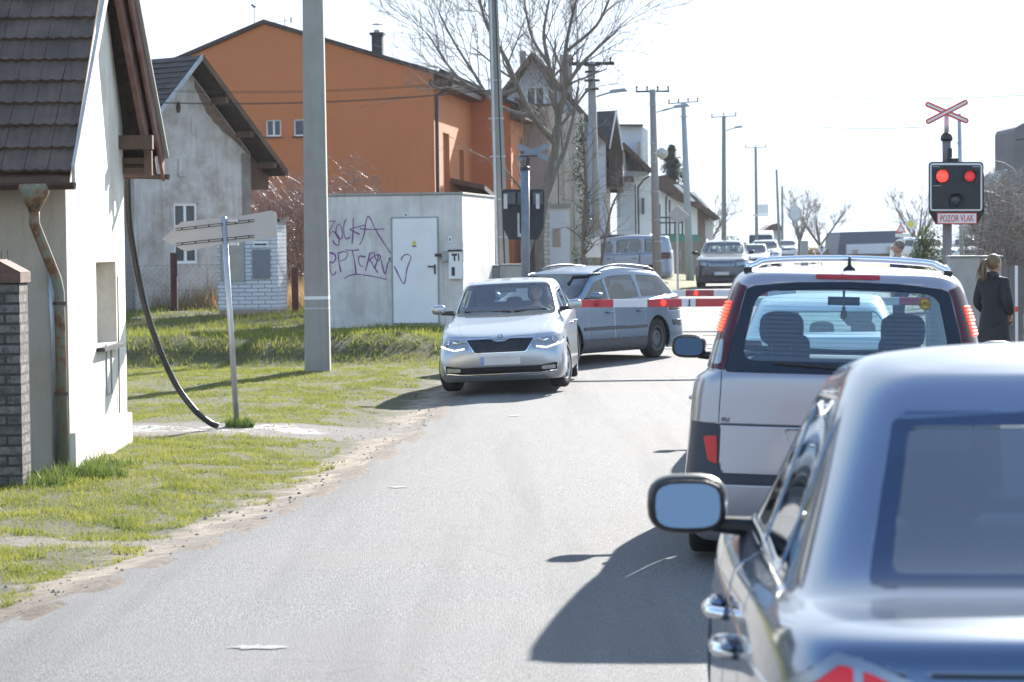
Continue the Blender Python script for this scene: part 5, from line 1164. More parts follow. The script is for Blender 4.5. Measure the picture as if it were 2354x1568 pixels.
    if detail:
        for s in (1,-1): mirror(T, s, w*.90, g['cowl']-.40, g['belt']+.10, opts.get('mirror', paint), **opts.get('mk', {}))
        body = out[0]
        for s in (1,-1):
            for yy in (.22,-.72):
                h, nn = surf(bvh, yy, g['belt']-.16, 'side', s)
                if h is not None: b = MB(); b.tube([h+nn*.012+Vector((0,-.08,0)), h+nn*.035+Vector((0,-.05,0)), h+nn*.035+Vector((0,.05,0)), h+nn*.012+Vector((0,.08,0))], .013, 8); b.build('door_handle', paint if kind != 'van' else M_black, body, smooth=True)
        # plate
        if kind not in ('mpv','sedan'):
          h, nn = surf(bvh, 0, .42 if kind == 'hatch' else .50, 'front', 1); yy = h.y
          b = MB(); b.box((0, yy+.012, h.z), (.52,.012,.11)); pl = b.build('number_plate', M_plate, T); b = MB(); b.box((.235, yy+.0195, h.z), (.045,.002,.105)); b.build('blue_band', M_pblue, pl)
    # interior
    fl = MB(); fl.b2(-w+.14, w-.14, y0+.35, g['cowl']-.15, .30, .36); it = fl.build('cabin_floor', M_int, T)
    blob('dashboard', M_int, it, (0, g['cowl']-.25, g['cowlz']-.12), (w-.18, .28, .13), 4)
    if g.get('seats', True):
        for s in (1,-1): seat(it, s*.36, -.05, .48, h=.58)
        if detail: sw_ = MB(); sw_.lathe([(.17,0),(.185,.012),(.2,0),(.185,-.012),(.17,0)], (-.36, .50, .90), Matrix.Rotation(R(65),3,'X'), 20); sw_.build('steering_wheel', M_black, it)
        blob('rear_seat', M_int, it, (0, g['ra']+.55, .72), (w-.2, .10, .34), 4)
        for x in (-.4,0,.4): blob('headrest', M_int, it, (x, g['ra']+.50, 1.10), (.12,.05,.09), 3)
    if kind != 'bigvan':
        b = MB(); b.tube([(0,g['wt']-.02,g['wtz']-.0),(0,g['wt']+.0,g['wtz']-.06)], .01, 6); b.box((0, g['wt']-.01, g['wtz']-.085), (.22,.03,.06)); b.build('inner_mirror', M_black, T)
    return T, out, bvh, g
def rails(T, bvh, g, x, ya, yb, mat, lift=.06, r=.017):
    for s in (1,-1):
        P = [];
        for k in range(13):
            y = ya+(yb-ya)*k/12; h, nn = surf(bvh, s*x, y, 'top'); e = min(k, 12-k); P.append(h+Vector((0,0,lift*min(1, e/2.0)-.005)))
        m = MB(); m.tube(P, r, 8); m.build('roof_rail', mat, T, smooth=True)

# --- silver hatchback facing the camera, one wheel on the verge
hp = at(1171,905,36.9); hb = (.02, 37.15, .045)
T, out, bvh, g = car('silver_hatchback', 'silver hatchback facing the camera with its headlights on, one side on the grass verge', hb, PI-R(4.2), 'hatch', P_silver, 4, roll=0, steer=R(-12))
T.rotation_euler = (0, R(2.0), PI-R(4.2))
b = MB()
for k in range(19): x = -.40+.80*k/18; on_surf(b, bvh, [(x*.98, .685 if abs(x) > .1 else .66),(x*.80, .535)], 'front', 1, .0055, -.004, 5, 3)
b.build('grille_slats', M_dark, T)
b = MB(); on_surf(b, bvh, [(-.72,.268),(-.5,.245),(.5,.245),(.72,.268)], 'front', 1, .006, .002, 6, 8); on_surf(b, bvh, [(-.745,.37),(-.72,.25),(-.5,.222),(.5,.222),(.72,.25),(.745,.37)], 'front', 1, .005, .002, 6, 6); b.build('chrome_line', M_chrome, T)
for s in (1,-1):
    hl = out[40+(s<0)]
    for (cx_, cz, r, m_) in ((.71,.655,.05,M_chrome),(.71,.655,.034,M_drl)):
        h, nn = surf(bvh, s*cx_, cz, 'front'); b = MB(); b.lathe([(0,.012),(r*.8,.012),(r,.004),(r,0)] if m_ is M_drl else [(r*.75,.0),(r*.85,.012),(r,.0)], h+nn*.004, nn.to_track_quat('Z','Y').to_matrix(), 20); b.build('projector' if m_ is M_drl else 'ring', M_lens if m_ is M_drl else m_, hl)
    b = MB(); on_surf(b, bvh, [(s*.47,.585),(s*.60,.565),(s*.66,.58),(s*.79,.618)], 'front', 1, .009, .003, 6, 5); b.build('running_lamp', M_drl, hl)
    b = MB(); on_surf(b, bvh, [(s*.50,.67),(s*.56,.65),(s*.62,.67)], 'front', 1, .009, .004, 5, 4); b.build('reflector_blade', M_chrome, hl)
    h, nn = surf(bvh, s*.62, .305, 'front'); b = MB(); b.prism(rnd_poly([(-.09,-.025),(.09,-.02),(.09,.035),(-.09,.02)], .02), h+nn*.0+Vector((0,.004,0)), (s,0,0), (0,0,1), (0,.01,0)); fg = b.build('fog_lamp', M_lens, T)
# round winged-arrow badge on the bonnet edge
h, nn = surf(bvh, 0, .735, 'front'); M3 = nn.to_track_quat('Z','Y').to_matrix()
b = MB(); b.lathe([(0,.010),(.036,.010),(.042,.004),(.042,0)], h, M3, 24); bd = b.build('badge', M_black, T); b = MB(); b.lathe([(.036,.009),(.040,.014),(.044,.009)], h, M3, 24)
def em(pts): b.add([h+M3@Vector((x,y,.0115)) for x,y in pts]+[h+M3@Vector((x,y,.0135)) for x,y in pts], [tuple(range(len(pts))), tuple(range(2*len(pts)-1,len(pts)-1,-1))])
em([(-.026,-.010),(.018,-.010),(.018,-.004),(-.026,-.004)]); em([(.012,-.016),(.026,-.007),(.012,.002)]); em([(-.012,-.002),(-.002,-.002),(-.006,.026),(-.018,.014)]); em([(-.001,-.002),(.006,-.002),(.004,.02),(-.003,.022)]); b.build('emblem', M_chrome, bd)
b = MB(); 
for s in (1,-1): on_surf(b, bvh, [(s*.60,.90),(s*.54,.80),(s*.48,.72)] , 'front', 1, .002, .0, 4, 5)
b.build('bonnet_crease', M_trim, out[0])
b = MB(); on_surf(b, bvh, [(-.79,.735),(-.55,.735),(-.14,.725),(-.07,.69),(.07,.69),(.14,.725),(.55,.735),(.79,.735)], 'front', 1, .004, -.001, 4, 5); b.build('bonnet_seam', M_black, out[0])
b = MB()
for s in (1,-1):   # wiper blades
    h1, _ = surf(bvh, s*.55, 1.045, 'front'); h2, _ = surf(bvh, s*.02-.1, 1.03, 'front'); b.tube([h1+Vector((0,.012,0)), h2+Vector((0,.012,0))], .008, 5)
b.build('wiper', M_black, out[3])
hatch = T
# --- blue-silver estate turning across the crossing
T, out, bvh, g = car('estate_car', 'blue-silver estate car with roof rails turning around the lowered barrier', (.93, 42.75, .12), R(147), 'wagon', P_blue, 4, M_tint, wheel_style='steel', steer=R(-20), opts=dict(H=1.49))
rails(T, bvh, g, .53, .15, -1.85, M_trim, .055)
for s in (1,-1):
    b = MB(); tp = [(.64,1.22),(.45,1.32),(.2,1.365),(.08,1.37)]; on_surf(b, bvh, [(y, z+.0) for y, z in tp], 'side', s, .018, .012, 6, 4); b.build('wind_deflector', M_black, T)
b = MB(); h, nn = surf(bvh, 0, -1.5, 'top'); b.lathe([(.035,0),(.03,.02),(.008,.05),(.004,.1)], h, n=8); b.build('antenna', M_black, T)
estate = T
# --- dark sport-utility car waiting beyond the crossing
T, out, bvh, g = car('dark_suv', 'dark navy sport-utility car facing the camera, waiting beyond the far barrier', (at(1664,600,95.5).x, 95.5, .36), PI-R(6.5), 'suv', P_dark, 3, opts=dict(mirror=M_black))
b = MB()
for k in range(14): x = -.44+.88*k/13; on_surf(b, bvh, [(x, .915),(x*.86,.775)], 'front', 1, .009, .0, 4, 2)
b.build('grille_slats', M_chrome, T)
rails(T, bvh, g, .60, .1, -1.8, M_galv, .05)
# --- light grey-blue van parked side-on, dark blue car behind it
T, out, bvh, g = car('parked_van', 'light grey-blue small van parked side-on behind the crossing, facing left', (gx(1415,101)+.02, 101, .45), R(84), 'van', P_van, 3)
T, out, bvh, g = car('dark_blue_car', 'dark blue car mostly hidden behind the parked grey-blue van', (gx(1385,104), 104.2, .55), R(84), 'van', P_dark, 2, M_dglass, detail=True, opts=dict(H=1.76))
# --- queue far down the street
T1, *_ = car('white_hatchback', 'small white hatchback in the queue just right of the dark sport-utility car', (gx(1733,142), 142, .36), PI-R(7), 'hatch', P_white, 2, M_dglass)
T1, *_ = car('white_suv', 'white sport-utility car in front of the tall van in the far queue', (gx(1759,156), 156, .36), PI-R(7), 'suv', P_white, 2, M_dglass)
T1, *_ = car('tall_van', 'tall light van with a dark windscreen behind the white cars in the queue', (gx(1750,192), 192, .36), PI-R(7), 'bigvan', P_white, 2, M_dglass)
T1, *_ = car('white_suv', 'farthest white sport-utility car, at the right end of the oncoming queue', (gx(1809,232), 232, .36), PI-R(7), 'suv', P_white, 2, M_dglass)
T1, *_ = car('parked_hatchback', 'pale blue-white car parked behind the round evergreen bush', (gx(2125,150), 150, .40), PI+R(25), 'suv', P_white, 2, M_dglass)
T1, *_ = car('parked_hatchback', 'white car parked right of the crossing signal post', (gx(2217,168), 168, .52), PI-R(4), 'hatch', P_white, 2, M_dglass)
# --- pale car ahead of the people carrier, seen mostly through its windows
T1, *_ = car('pale_car', 'pale car waiting ahead of the silver people carrier, seen through its rear window', (3.1, 27.0, .0), -R(6.3), 'hatch', paint_mat('bright_white_paint', (.8,.82,.82), 0, .3, .8), 3, M_glass, opts=dict(mirror=P_blue))
# ------------------------------------------------------------------ lettering
def lettering(name, s, h, mat, parent, M, width=None, depth=.002, shear=0, bold=0):
    cu = bpy.data.curves.new('t', 'FONT'); cu.body = s; cu.size = 1; cu.extrude = 0; cu.shear = shear; cu.offset = bold; cu.align_x = 'CENTER'; cu.align_y = 'CENTER'
    o = bpy.data.objects.new('t', cu); C.objects.link(o); bpy.context.view_layer.update()
    me = bpy.data.meshes.new_from_object(o.evaluated_get(bpy.context.evaluated_depsgraph_get())); bpy.data.objects.remove(o)
    xs = [v.co.x for v in me.vertices]; ys = [v.co.y for v in me.vertices]; cx, cy = (min(xs)+max(xs))/2, (min(ys)+max(ys))/2
    k = h/(max(ys)-min(ys)); kx = width/(max(xs)-min(xs)) if width else k
    for v in me.vertices: v.co = Vector(((v.co.x-cx)*kx, (v.co.y-cy)*k, 0))
    bm = bmesh.new(); bm.from_mesh(me); r = bmesh.ops.extrude_face_region(bm, geom=bm.faces[:]); bmesh.ops.translate(bm, verts=[g for g in r['geom'] if isinstance(g, bmesh.types.BMVert)], vec=(0,0,depth))
    bmesh.ops.transform(bm, matrix=M, verts=bm.verts); bm.to_mesh(me); bm.free()
    me.materials.clear(); me.materials.append(mat); q = bpy.data.objects.new(name, me); C.objects.link(q); q.parent = parent; return q
def faceM(p, out, up=(0,0,1)):
    out = Vector(out).normalized(); x = Vector(up).cross(out).normalized(); y = out.cross(x); return Matrix(((x.x,y.x,out.x,p[0]),(x.y,y.y,out.y,p[1]),(x.z,y.z,out.z,p[2]),(0,0,0,1)))

# ------------------------------------------------------------------ silver people carrier, seen from behind
RR = lambda f: f.calc_center_median().y < -1.97 and f.normal.y < .3
ox = [([(-.70,1.165),(.70,1.165),(.715,1.19),(.60,1.655),(.55,1.675),(.3,1.70),(0,1.708),(-.3,1.70),(-.55,1.675),(-.60,1.655),(-.715,1.19)], 'front', 51, RR),
      (rnd_poly([(-.62,1.235),(.62,1.235),(.535,1.635),(.25,1.665),(0,1.67),(-.25,1.665),(-.535,1.635)], .09, 5), 'front', 2, RR)]
for s in (1,-1):
    lp = [(.715,1.175),(.88,1.19),(.86,1.30),(.80,1.45),(.74,1.57),(.66,1.69),(.60,1.668),(.612,1.64)]; lp2 = rnd_poly([(.735,1.21),(.80,1.205),(.785,1.33),(.725,1.36)], .02)
    ox += [(lp if s > 0 else mir(lp), 'front', 46+(s<0), lambda f: f.calc_center_median().y < -1.85), (lp2 if s > 0 else mir(lp2), 'front', 52+(s<0), RR)]
    br_ = [(.70,.52),(.96,.52),(.96,.86),(.735,.855),(.735,.62)]; rf_ = rnd_poly([(.745,.62),(.80,.64),(.83,.78),(.75,.79)], .015)
    ox += [(br_ if s > 0 else mir(br_), 'front', 54, RR), (rf_ if s > 0 else mir(rf_), 'front', 55+(s<0), RR)]
    ox += [([(s*.741,.86),(s*.746,.86),(s*.735,1.17),(s*.728,1.17)], 'front', 30, RR)]
ox += [(rect2(-.735,.735,.852,.858), 'front', 30, RR), (rect2(-.95,.95,.505,.57), 'front', 54, RR), (rnd_poly(rect2(-.19,.19,1.722,1.748), .012), 'front', 58, lambda f: f.calc_center_median().y < -1.85),
       (rnd_poly([(-.36,.835),(.36,.835),(.28,.64),(-.28,.64)], .03), 'front', 59, RR)]
xs = {51: ('rear_window_border', M_frit, .002, None), 2: ('rear_window', glass('privacy_glass', (.60,.77,.86), .9, refl=3.0), -.003, None), 46: ('tail_light', M_redlens, .004, None), 47: ('tail_light', M_redlens, .004, None), 52: ('reversing_lens', M_lens, .006, 46), 53: ('reversing_lens', M_lens, .006, 47),
      54: ('bumper_trim', M_('navy_grey_trim', (.022,.028,.048), .5), .002, 0), 55: ('fog_lamp', emis('rear_fog_red', (.4,.01,.01), .08), .006, None), 56: ('fog_lamp', bpy.data.materials['rear_fog_red'], .006, None), 58: ('high_brake_light', M_('brake_light_red', (.42,.02,.03), .25), .004, None), 59: ('plate_recess', P_beige, -.012, 0)}
ec = Vector((1.93+.11*2.33, 15.75+2.33, .02))
T, out, bvh, g = car('people_carrier', 'silver people carrier with a chrome roof bar and lit brake lights, waiting behind the barrier', ec, -R(6.6), 'mpv', P_beige, 4, extra=ox, xspecs=xs, cuts=(-1.97,-1.85), opts=dict(mirror=M_black, mk=dict(w=.25,h=.17,d=.11,arm=.09,mg=1)))
T.rotation_euler = (0, R(1.7), -R(6.6)); espace = T
for s in (1,-1):
    b = MB()
    for k in range(9):
        z = 1.405+.0205*k; x0 = interp([(1.40,.735),(1.57,.685)], z); L_ = .062-.0038*k
        on_surf(b, bvh, [(s*x0, z),(s*(x0+L_), z-.002)], 'front', -1, .0068, .010, 6, 3)
    b.build('brake_led', M_led, out[46+(s<0)])
b = MB()   # roof bar: feet at both ends, arched across the rear of the roof
P = []
for x, dz in ((-.60,.0),(-.585,.035),(-.55,.075),(-.50,.095),(-.3,.098),(0,.098),(.3,.098),(.50,.095),(.55,.075),(.585,.035),(.60,0)):
    h, nn = surf(bvh, x, -1.62, 'top'); zz = 1.725 if abs(x) > .5 else h.z-.0; P.append(Vector((x, -1.62+.12*(abs(x)/.6)**2*-1, (h.z if abs(x) > .58 else 1.735+.025*(1-(x/.6)**2))+dz*.85)))
b.tube(crs(P, 5), .021, 12); b.build('roof_bar', M_chrome, T, smooth=True)
b = MB()
for s in (1,-1): h, nn = surf(bvh, s*.60, -1.74, 'top'); b.box(h+Vector((0,0,.012)), (.05,.12,.035))
b.build('bar_socket', M_black, T)
for s in (1,-1):
    b = MB(); P = [surf(bvh, s*.605, y, 'top')[0]+Vector((0,0,.035)) for y in (-1.6,-1.2,-.7,-.2,.25)]; b.tube(P, .018, 8); b.build('roof_rail', M_chrome, T, smooth=True)
h, nn = surf(bvh, 0.01, -1.75, 'top'); b = MB(); b.lathe([(.04,0),(.035,.015),(.012,.03),(.008,.075),(.01,.08),(0,.082)], h, n=10); b.build('antenna', M_black, T, smooth=True)
for s, y, z in ((-1, .75, 1.09), (1, .75, 1.09)): pass
h, nn = surf(bvh, -.70, .885, 'front', -1); lettering('tailgate_signature', 'Weil', .028, M_black, out[0], faceM(h+nn*.001, nn), .052, .002, shear=.5)
h, nn = surf(bvh, .455, 1.585, 'front', -1); b = MB(); b.lathe([(0,.003),(.036,.003),(.036,.001)], h+nn*.002, nn.to_track_quat('Z','Y').to_matrix(), 24); st = b.build('gas_sticker', M_('ochre_sticker', (.42,.27,.03), .5), out[2])
lettering('sticker_text', 'LPG', .022, M_black, st, faceM(h+nn*.006, nn), .052, .0015)
b = MB(); b.lathe([(.031,.004),(.034,.004)], h+nn*.002, nn.to_track_quat('Z','Y').to_matrix(), 24); b.build('sticker_ring', M_black, st)
b = MB()
for k in range(14):
    z = 1.27+k*.026; on_surf(b, bvh, [(-.57+.01*k*.6, z),(-.2,z),(.2,z),(.57-.006*k, z)], 'front', -1, .0008, .0, 3, 6)
b.build('heating_wires', M_int, out[2])
b = MB(); y_ = .42; b.prism([(-.006,.0),(.006,.0),(.006,.015),(.028,.022),(.016,.03),(.03,.045),(.018,.052),(.024,.068),(.012,.073),(.014,.09),(0,.115),(-.014,.09),(-.012,.073),(-.024,.068),(-.018,.052),(-.03,.045),(-.016,.03),(-.028,.022),(-.006,.015)], (0,y_,1.40), (1,0,0), (0,0,1), (0,.004,0)); b.tube([(0,y_,1.51),(0,y_+.02,1.58)], .0015, 4); b.build('air_freshener', M_('gold_card', (.35,.24,.06), .6), T)
for x in (-.40,.36): seat(T, x, -.75, .62, h=.60, w=.25)
b = MB(); b.b2(-.72,.72,-2.0,-1.2,1.02,1.05); b.build('parcel_shelf', M_int, T)
b = MB()
h, nn = surf(bvh, -.55, 1.20, 'front', -1); b.tube([surf(bvh, 0, 1.2, 'front', -1)[0]+Vector((0,-.012,0)), surf(bvh, -.42, 1.225, 'front', -1)[0]+Vector((0,-.012,0))], .009, 6); b.build('rear_wiper', M_black, T)

# ------------------------------------------------------------------ blue-grey saloon in the near right corner
Y0_ = -2.42; RS = lambda f: f.normal.y < -.06 and f.calc_center_median().y < -1.9
BK = lambda f: f.normal.y < -.10 and f.calc_center_median().z > 1.0 and f.calc_center_median().y > -1.95
ox = [(rnd_poly([(-.68,1.11),(.68,1.11),(.56,1.48),(.25,1.495),(0,1.498),(-.25,1.495),(-.56,1.48)], .02, 3), 'front', 51, BK), (rnd_poly([(-.62,1.135),(.62,1.135),(.52,1.462),(-.52,1.462)], .03, 4), 'front', 2, BK)]
for s in (1,-1):
    lp = rnd_poly([(.61,.74),(.635,.975),(.72,1.01),(.80,1.03),(.90,.95),(.985,.80),(.985,.74)], .012); li = rnd_poly([(.635,.76),(.657,.96),(.725,.99),(.795,1.006),(.875,.94),(.955,.80),(.955,.76)], .012)
    bar = [(.745,.75),(.765,.75),(.765,1.02),(.745,1.02)]
    FL = lambda f: f.calc_center_median().y < -2.0
    ox += [(lp if s > 0 else mir(lp), 'front', 57, FL), (li if s > 0 else mir(li), 'front', 46+(s<0), FL), (bar if s > 0 else mir(bar), 'front', 57, FL)]
ox += [(rect2(-.60,.60,.985,.992), 'front', 30, RS)]
xs = {51: ('rear_window_border', M_('blue_black_border', (.03,.055,.11), .06, .4), .0, None), 2: ('rear_window', glass('blue_tinted_glass', (.05,.09,.15), .3, refl=4.2), -.003, None), 46: ('tail_light', emis('lit_tail_red', (.5,.01,.02), .12), .004, None), 47: ('tail_light', bpy.data.materials['lit_tail_red'], .004, None), 57: ('tail_light_frame', M_('satin_frame', (.30,.32,.36), .3, .8), .006, 0)}
mc = Vector((1.62, 8.25, .02))
T, out, bvh, g = car('saloon_car', 'blue-grey metallic saloon in the near right corner, seen from behind', mc, -R(2.5), 'sedan', P_grey, 4, extra=ox, xspecs=xs, cuts=(-2.0,), opts=dict(mirror=M_black, mk=dict(w=.27,h=.20,d=.12,arm=.045)))
sed = T
for s in (1,-1):
    for yy in (.18,-.62):
        h, nn = surf(bvh, yy, .80, 'side', s); b = MB(); b.tube(crs([h+nn*.0+Vector((0,-.13,0)), h+nn*.045+Vector((0,-.09,0)), h+nn*.055, h+nn*.045+Vector((0,.09,0)), h+Vector((0,.13,0))], 5), .020, 10); b.build('door_handle', M_chrome, T, smooth=True)
    b = MB(); on_surf(b, bvh, [(.80,1.03),(.3,1.035),(-.3,1.035),(-.9,1.04),(-1.25,1.05)], 'side', s, .008, .004, 6, 6); b.build('window_trim', M_chrome, T)
    b = MB(); on_surf(b, bvh, [(1.3,.82),(.5,.84),(-.6,.86),(-1.6,.89),(-2.1,.90)], 'side', s, .006, -.001, 6, 6); b.build('shoulder_crease', P_grey, out[0])
    m_ = [c for c in T.children if c.name.startswith('wing_mirror')]
# ------------------------------------------------------------------ level crossing equipment
def prismpx(mb, pts, d, dep, o): mb.prism([(at(px,py,d).x-o.x, at(px,py,d).z-o.z) for px,py in pts], (0,d-o.y,0), (1,0,0), (0,0,1), (0,dep,0))
M_sigpost = stained('signal_post_grey', (.20,.19,.19), (.12,.10,.10), amount=.4); M_sigdark = M_('signal_black', (.02,.024,.032), .55, var=.2)
M_signwhite = M_('sign_white', (.72,.70,.72), .45, var=.05); M_signred = M_('sign_red', (.66,.07,.045), .45, var=.06)
sb = at(2178,640,40); o_ = Vector((sb.x, 40, rz_(40)))
S1 = thing('crossing_signal', 'level crossing signal with two red lamps, red and white cross and POZOR VLAK plate', 'signal', o_)
def pp(px, py, d=40, o=None): o = o or o_; P = at(px, py, d); return Vector((P.x-o.x, P.y-o.y, P.z-o.z))
mb = MB(); mb.tube([(.0,.12,-.2), pp(2178,372,40.12)], [.075,.068], 16); mb.tube([pp(2177,380,40.12), pp(2176,322,40.12)], .064, 16); mb.build('post', M_sigpost, S1, smooth=True)
mb = MB(); p = pp(2176,318,40.12); mb.lathe([(.0,-.04),(.085,-.04),(.092,0),(.085,.03),(.06,.07),(.03,.09),(0,.09)], p, n=14); mb.build('collar', M_dark, S1, smooth=True)
mb = MB(); mb.tube([p, pp(2176,262,40.12)], .035, 12); mb.build('upper_tube', M_galv, S1, smooth=True)
def crossbuck(S, d, o, arms, w, mA, mB_, front=True):
    for k, (a, b) in enumerate(arms):
        A, B = Vector((at(*a,d).x-o.x, 0, at(*a,d).z-o.z)), Vector((at(*b,d).x-o.x, 0, at(*b,d).z-o.z)); u = (B-A).normalized(); n = Vector((-u.z,0,u.x)); y = d-o.y-.012*k
        def pl(mb, w, e, y0, dy): L = (B-A).length; poly = [(-e,-w*.45),(-e,w*.45),(-e+w*.5,w),(L+e-w*.5,w),(L+e,w*.45),(L+e,-w*.45),(L+e-w*.5,-w),(-e+w*.5,-w)]; mb.prism(poly, A+Vector((0,y0,0)), u, n, (0,dy,0))
        mb = MB(); pl(mb, w, 0, y, .008); ar = mb.build('cross_arm', mA, S)
        if mB_: mb = MB(); pl(mb, w*.40, -w*.5, y-.0025, .002); mb.build('white_face', mB_, ar)
crossbuck(S1, 39.95, o_, [((2128,238),(2226,280)), ((2129,282),(2224,233))], .040, M_signred, M_signwhite)
def oct_box(mb, x0, x1, y0, y1, r, d, dep, o):
    pts = rnd_poly([(at(px,py,d).x-o.x, at(px,py,d).z-o.z) for px,py in ((x0,y1),(x1,y1),(x1,y0),(x0,y0))], r, 5); mb.prism(pts, (0,d-o.y,0), (1,0,0), (0,0,1), (0,dep,0))
mb = MB(); prismpx(mb, [(2136,400),(2262,400),(2262,487),(2247,516),(2152,516),(2136,487)], 40.0, .05, o_); bk = mb.build('backing_plate', M_sigdark, S1)
mb = MB(); oct_box(mb, 2135, 2261, 372, 488, .06, 39.97, .028, o_); mb.build('panel_edge', M_sigdark, bk)
mb = MB(); oct_box(mb, 2138, 2258, 375, 485, .05, 39.965, .004, o_); wb = mb.build('white_border', M_signwhite, bk)
mb = MB(); oct_box(mb, 2142, 2254, 379.5, 481, .012, 39.958, .006, o_); mb.build('dark_panel', M_sigdark, bk)
for px, py, r, m, nm in ((2166,405,.088,emis('lit_red_lamp', (1,.035,.025), 1.0),'red_lamp'), (2229,405,.08,emis('dim_red_lamp', (.55,.03,.04), .22),'red_lamp'), (2197,460,.085,M_('unlit_lamp', (.03,.045,.07), .1, var=.3, scale=20),'white_lamp')):
    c = pp(px, py, 39.95); mb = MB(); mb.lathe([(r*1.12,-.0),(r*1.12,.03),(r*1.02,.03),(r*1.02,0)], c, Matrix.Rotation(PI/2,3,'X'), 28); hs = mb.build('lamp_ring', M_black, S1)
    mb = MB(); mb.lathe([(0,.022),(r*.5,.02),(r*.85,.014),(r,.004)], c, Matrix.Rotation(PI/2,3,'X'), 28); mb.build(nm, m, hs, smooth=True)
    mb = MB(); vs = []; n = 14
    for k in range(n+1):
        a = PI*(.08+.84*k/n); vs += [c+Vector((math.cos(a)*r*1.14,-.0,math.sin(a)*r*1.14)), c+Vector((math.cos(a)*r*1.14,-.13*math.sin(a),math.sin(a)*r*1.14))]
    mb.add(vs, [(2*k,2*k+1,2*k+3,2*k+2) for k in range(n)]); mb.build('lamp_hood', M_black, hs)
mb = MB()
for x0,x1,y in ((2144,2160,383),(2236,2252,383),(2145,2163,427)): a, b = pp(x0,y,39.955), pp(x1,y,39.955); mb.box((a+b)/2, (b.x-a.x,.004,.008))
mb.build('hinge', M_galv, bk)
def plate(S, o, x0, x1, y0, y1, d, s, ins=2.2):
    mb = MB(); prismpx(mb, [(x0,y1),(x1,y1),(x1,y0),(x0,y0)], d, .012, o); pl = mb.build('name_plate', M_signred, S)
    mb = MB(); prismpx(mb, [(x0+ins,y1-ins),(x1-ins,y1-ins),(x1-ins,y0+ins),(x0+ins,y0+ins)], d-.004, .004, o); mb.build('plate_face', M_signwhite, pl)
    A, B = at(x0,y0,d), at(x1,y1,d); c = (A+B)/2-Vector(o); lettering('plate_text', s, abs(A.z-B.z)*.56, M_signred, pl, faceM((c.x, d-o.y-.005, c.z), (0,-1,0)), (B.x-A.x)*.84, .002, bold=.01)
plate(S1, o_, 2154, 2246, 489, 515, 39.93, 'POZOR VLAK')
mb = MB(); c = pp(2190,368,40.05); mb.box(c, (.16,.1,.05)); mb.box(pp(2184,352,40.05), (.05,.06,.14)); mb.build('bell_bracket', M_dark, S1)
# the same signal on the far side of the track, seen from behind
o2 = Vector((at(1207,640,53).x, 53, gz(at(1207,640,53).x, 53)))
S2 = thing('crossing_signal', 'dark back of the far crossing signal with a grey cross above, left of the road', 'signal', o2)
q = lambda px, py, d=53: pp(px, py, d, o2)
mb = MB(); mb.tube([(0,-.13,-.2), q(1207,388,52.87)], [.09,.085], 16); mb.build('post', M_('blue_grey_post', (.17,.20,.24), .5, .2, var=.15), S2, smooth=True)
mb = MB(); mb.lathe([(0,-.04),(.10,-.04),(.10,.03),(.04,.06),(0,.06)], q(1207,388,52.87), n=14); mb.build('collar', M_dark, S2)
mb = MB(); mb.tube([q(1211,390,52.95), q(1215,362,52.95)], .035, 10); mb.build('upper_tube', M_dark, S2)
crossbuck(S2, 53, o2, [((1190,366),(1261,334)), ((1190,336),(1261,364))], .055, M_('blue_grey_sign_back', (.20,.235,.28), .55, .2, var=.1), None)
mb = MB(); mb.box(q(1216,359,52.96), (.34,.03,.03)); mb.build('cross_bracket', M_dark, S2)
mb = MB(); oct_box(mb, 1155, 1251, 435, 490, .06, 53, .04, o2); prismpx(mb, [(1156,485),(1250,485),(1250,523),(1236,551),(1170,551),(1156,523)], 53.002, .036, o2); bk = mb.build('backing_plate', M_sigdark, S2)
mb = MB()
for x0, x1 in ((1160,1185),(1225,1247),(1190,1204)): A, B = q(x0,470,52.98), q(x1,442,52.98); mb.b2(A.x,B.x,-.12,-.003,A.z,B.z)
mb.build('lamp_housing', M_('lamp_box_grey', (.06,.075,.09), .5), bk)
mb = MB()
for x0, x1 in ((1158,1166),(1232,1240),(1190,1194)): A, B = q(x0,480 if x0 != 1190 else 545,52.98), q(x1,446 if x0 != 1190 else 490,52.98); mb.b2(A.x,B.x,-.135,-.123,A.z,B.z) if x0 != 1190 else mb.b2(A.x,B.x,-.02,-.004,A.z,B.z)
mb.build('bare_edge', M_galv, bk)
mb = MB(); A, B = q(1197,545,52.98), q(1212,536,52.98); mb.b2(A.x-.02,A.x+.05,-.025,-.01,A.z,B.z); mb.build('number_tag', M_signwhite, bk)
# barriers
def barrier(name, label, d, x_a, x_b, y_a, y_b, segs, lamps, hgt, base, litmat, dep=.05):
    A = at(x_a, y_a, d); ob = Vector((base, d+.1, rz_(d)+.02)); T = thing(name, label, 'barrier', ob)
    F_ = lambda px, d_=d: at(px, (y_a+(y_b-y_a)*(px-x_a)/(x_b-x_a)), d_)-ob
    for k, (a, b, m) in enumerate(segs):
        P, Q_ = F_(a), F_(b); mb = MB(); mb.prism([(P.x,P.z-hgt/2),(Q_.x,Q_.z-hgt/2),(Q_.x,Q_.z+hgt/2),(P.x,P.z+hgt/2)], (0,P.y,0), (1,0,0), (0,0,1), (0,dep,0)); mb.build('arm_section', m, T)
    for a, r, m in lamps:
        P = F_(a); mb = MB(); mb.lathe([(r,-.0),(r,.02),(r*.8,.03),(0,.034)], P+Vector((0,-.001,0)), Matrix.Rotation(PI/2,3,'X'), 22); mb.build('lamp', m, T, smooth=True)
    return T, ob, F_
M_blamp = M_('barrier_lamp', (.42,.02,.02), .25, var=.2); M_blit = emis('barrier_lamp_lit', (1,.05,.03), .5); M_bred = M_('barrier_red', (.50,.045,.055), .5, var=.08); M_bwhite = M_('barrier_white', (.66,.67,.70), .5, var=.05)
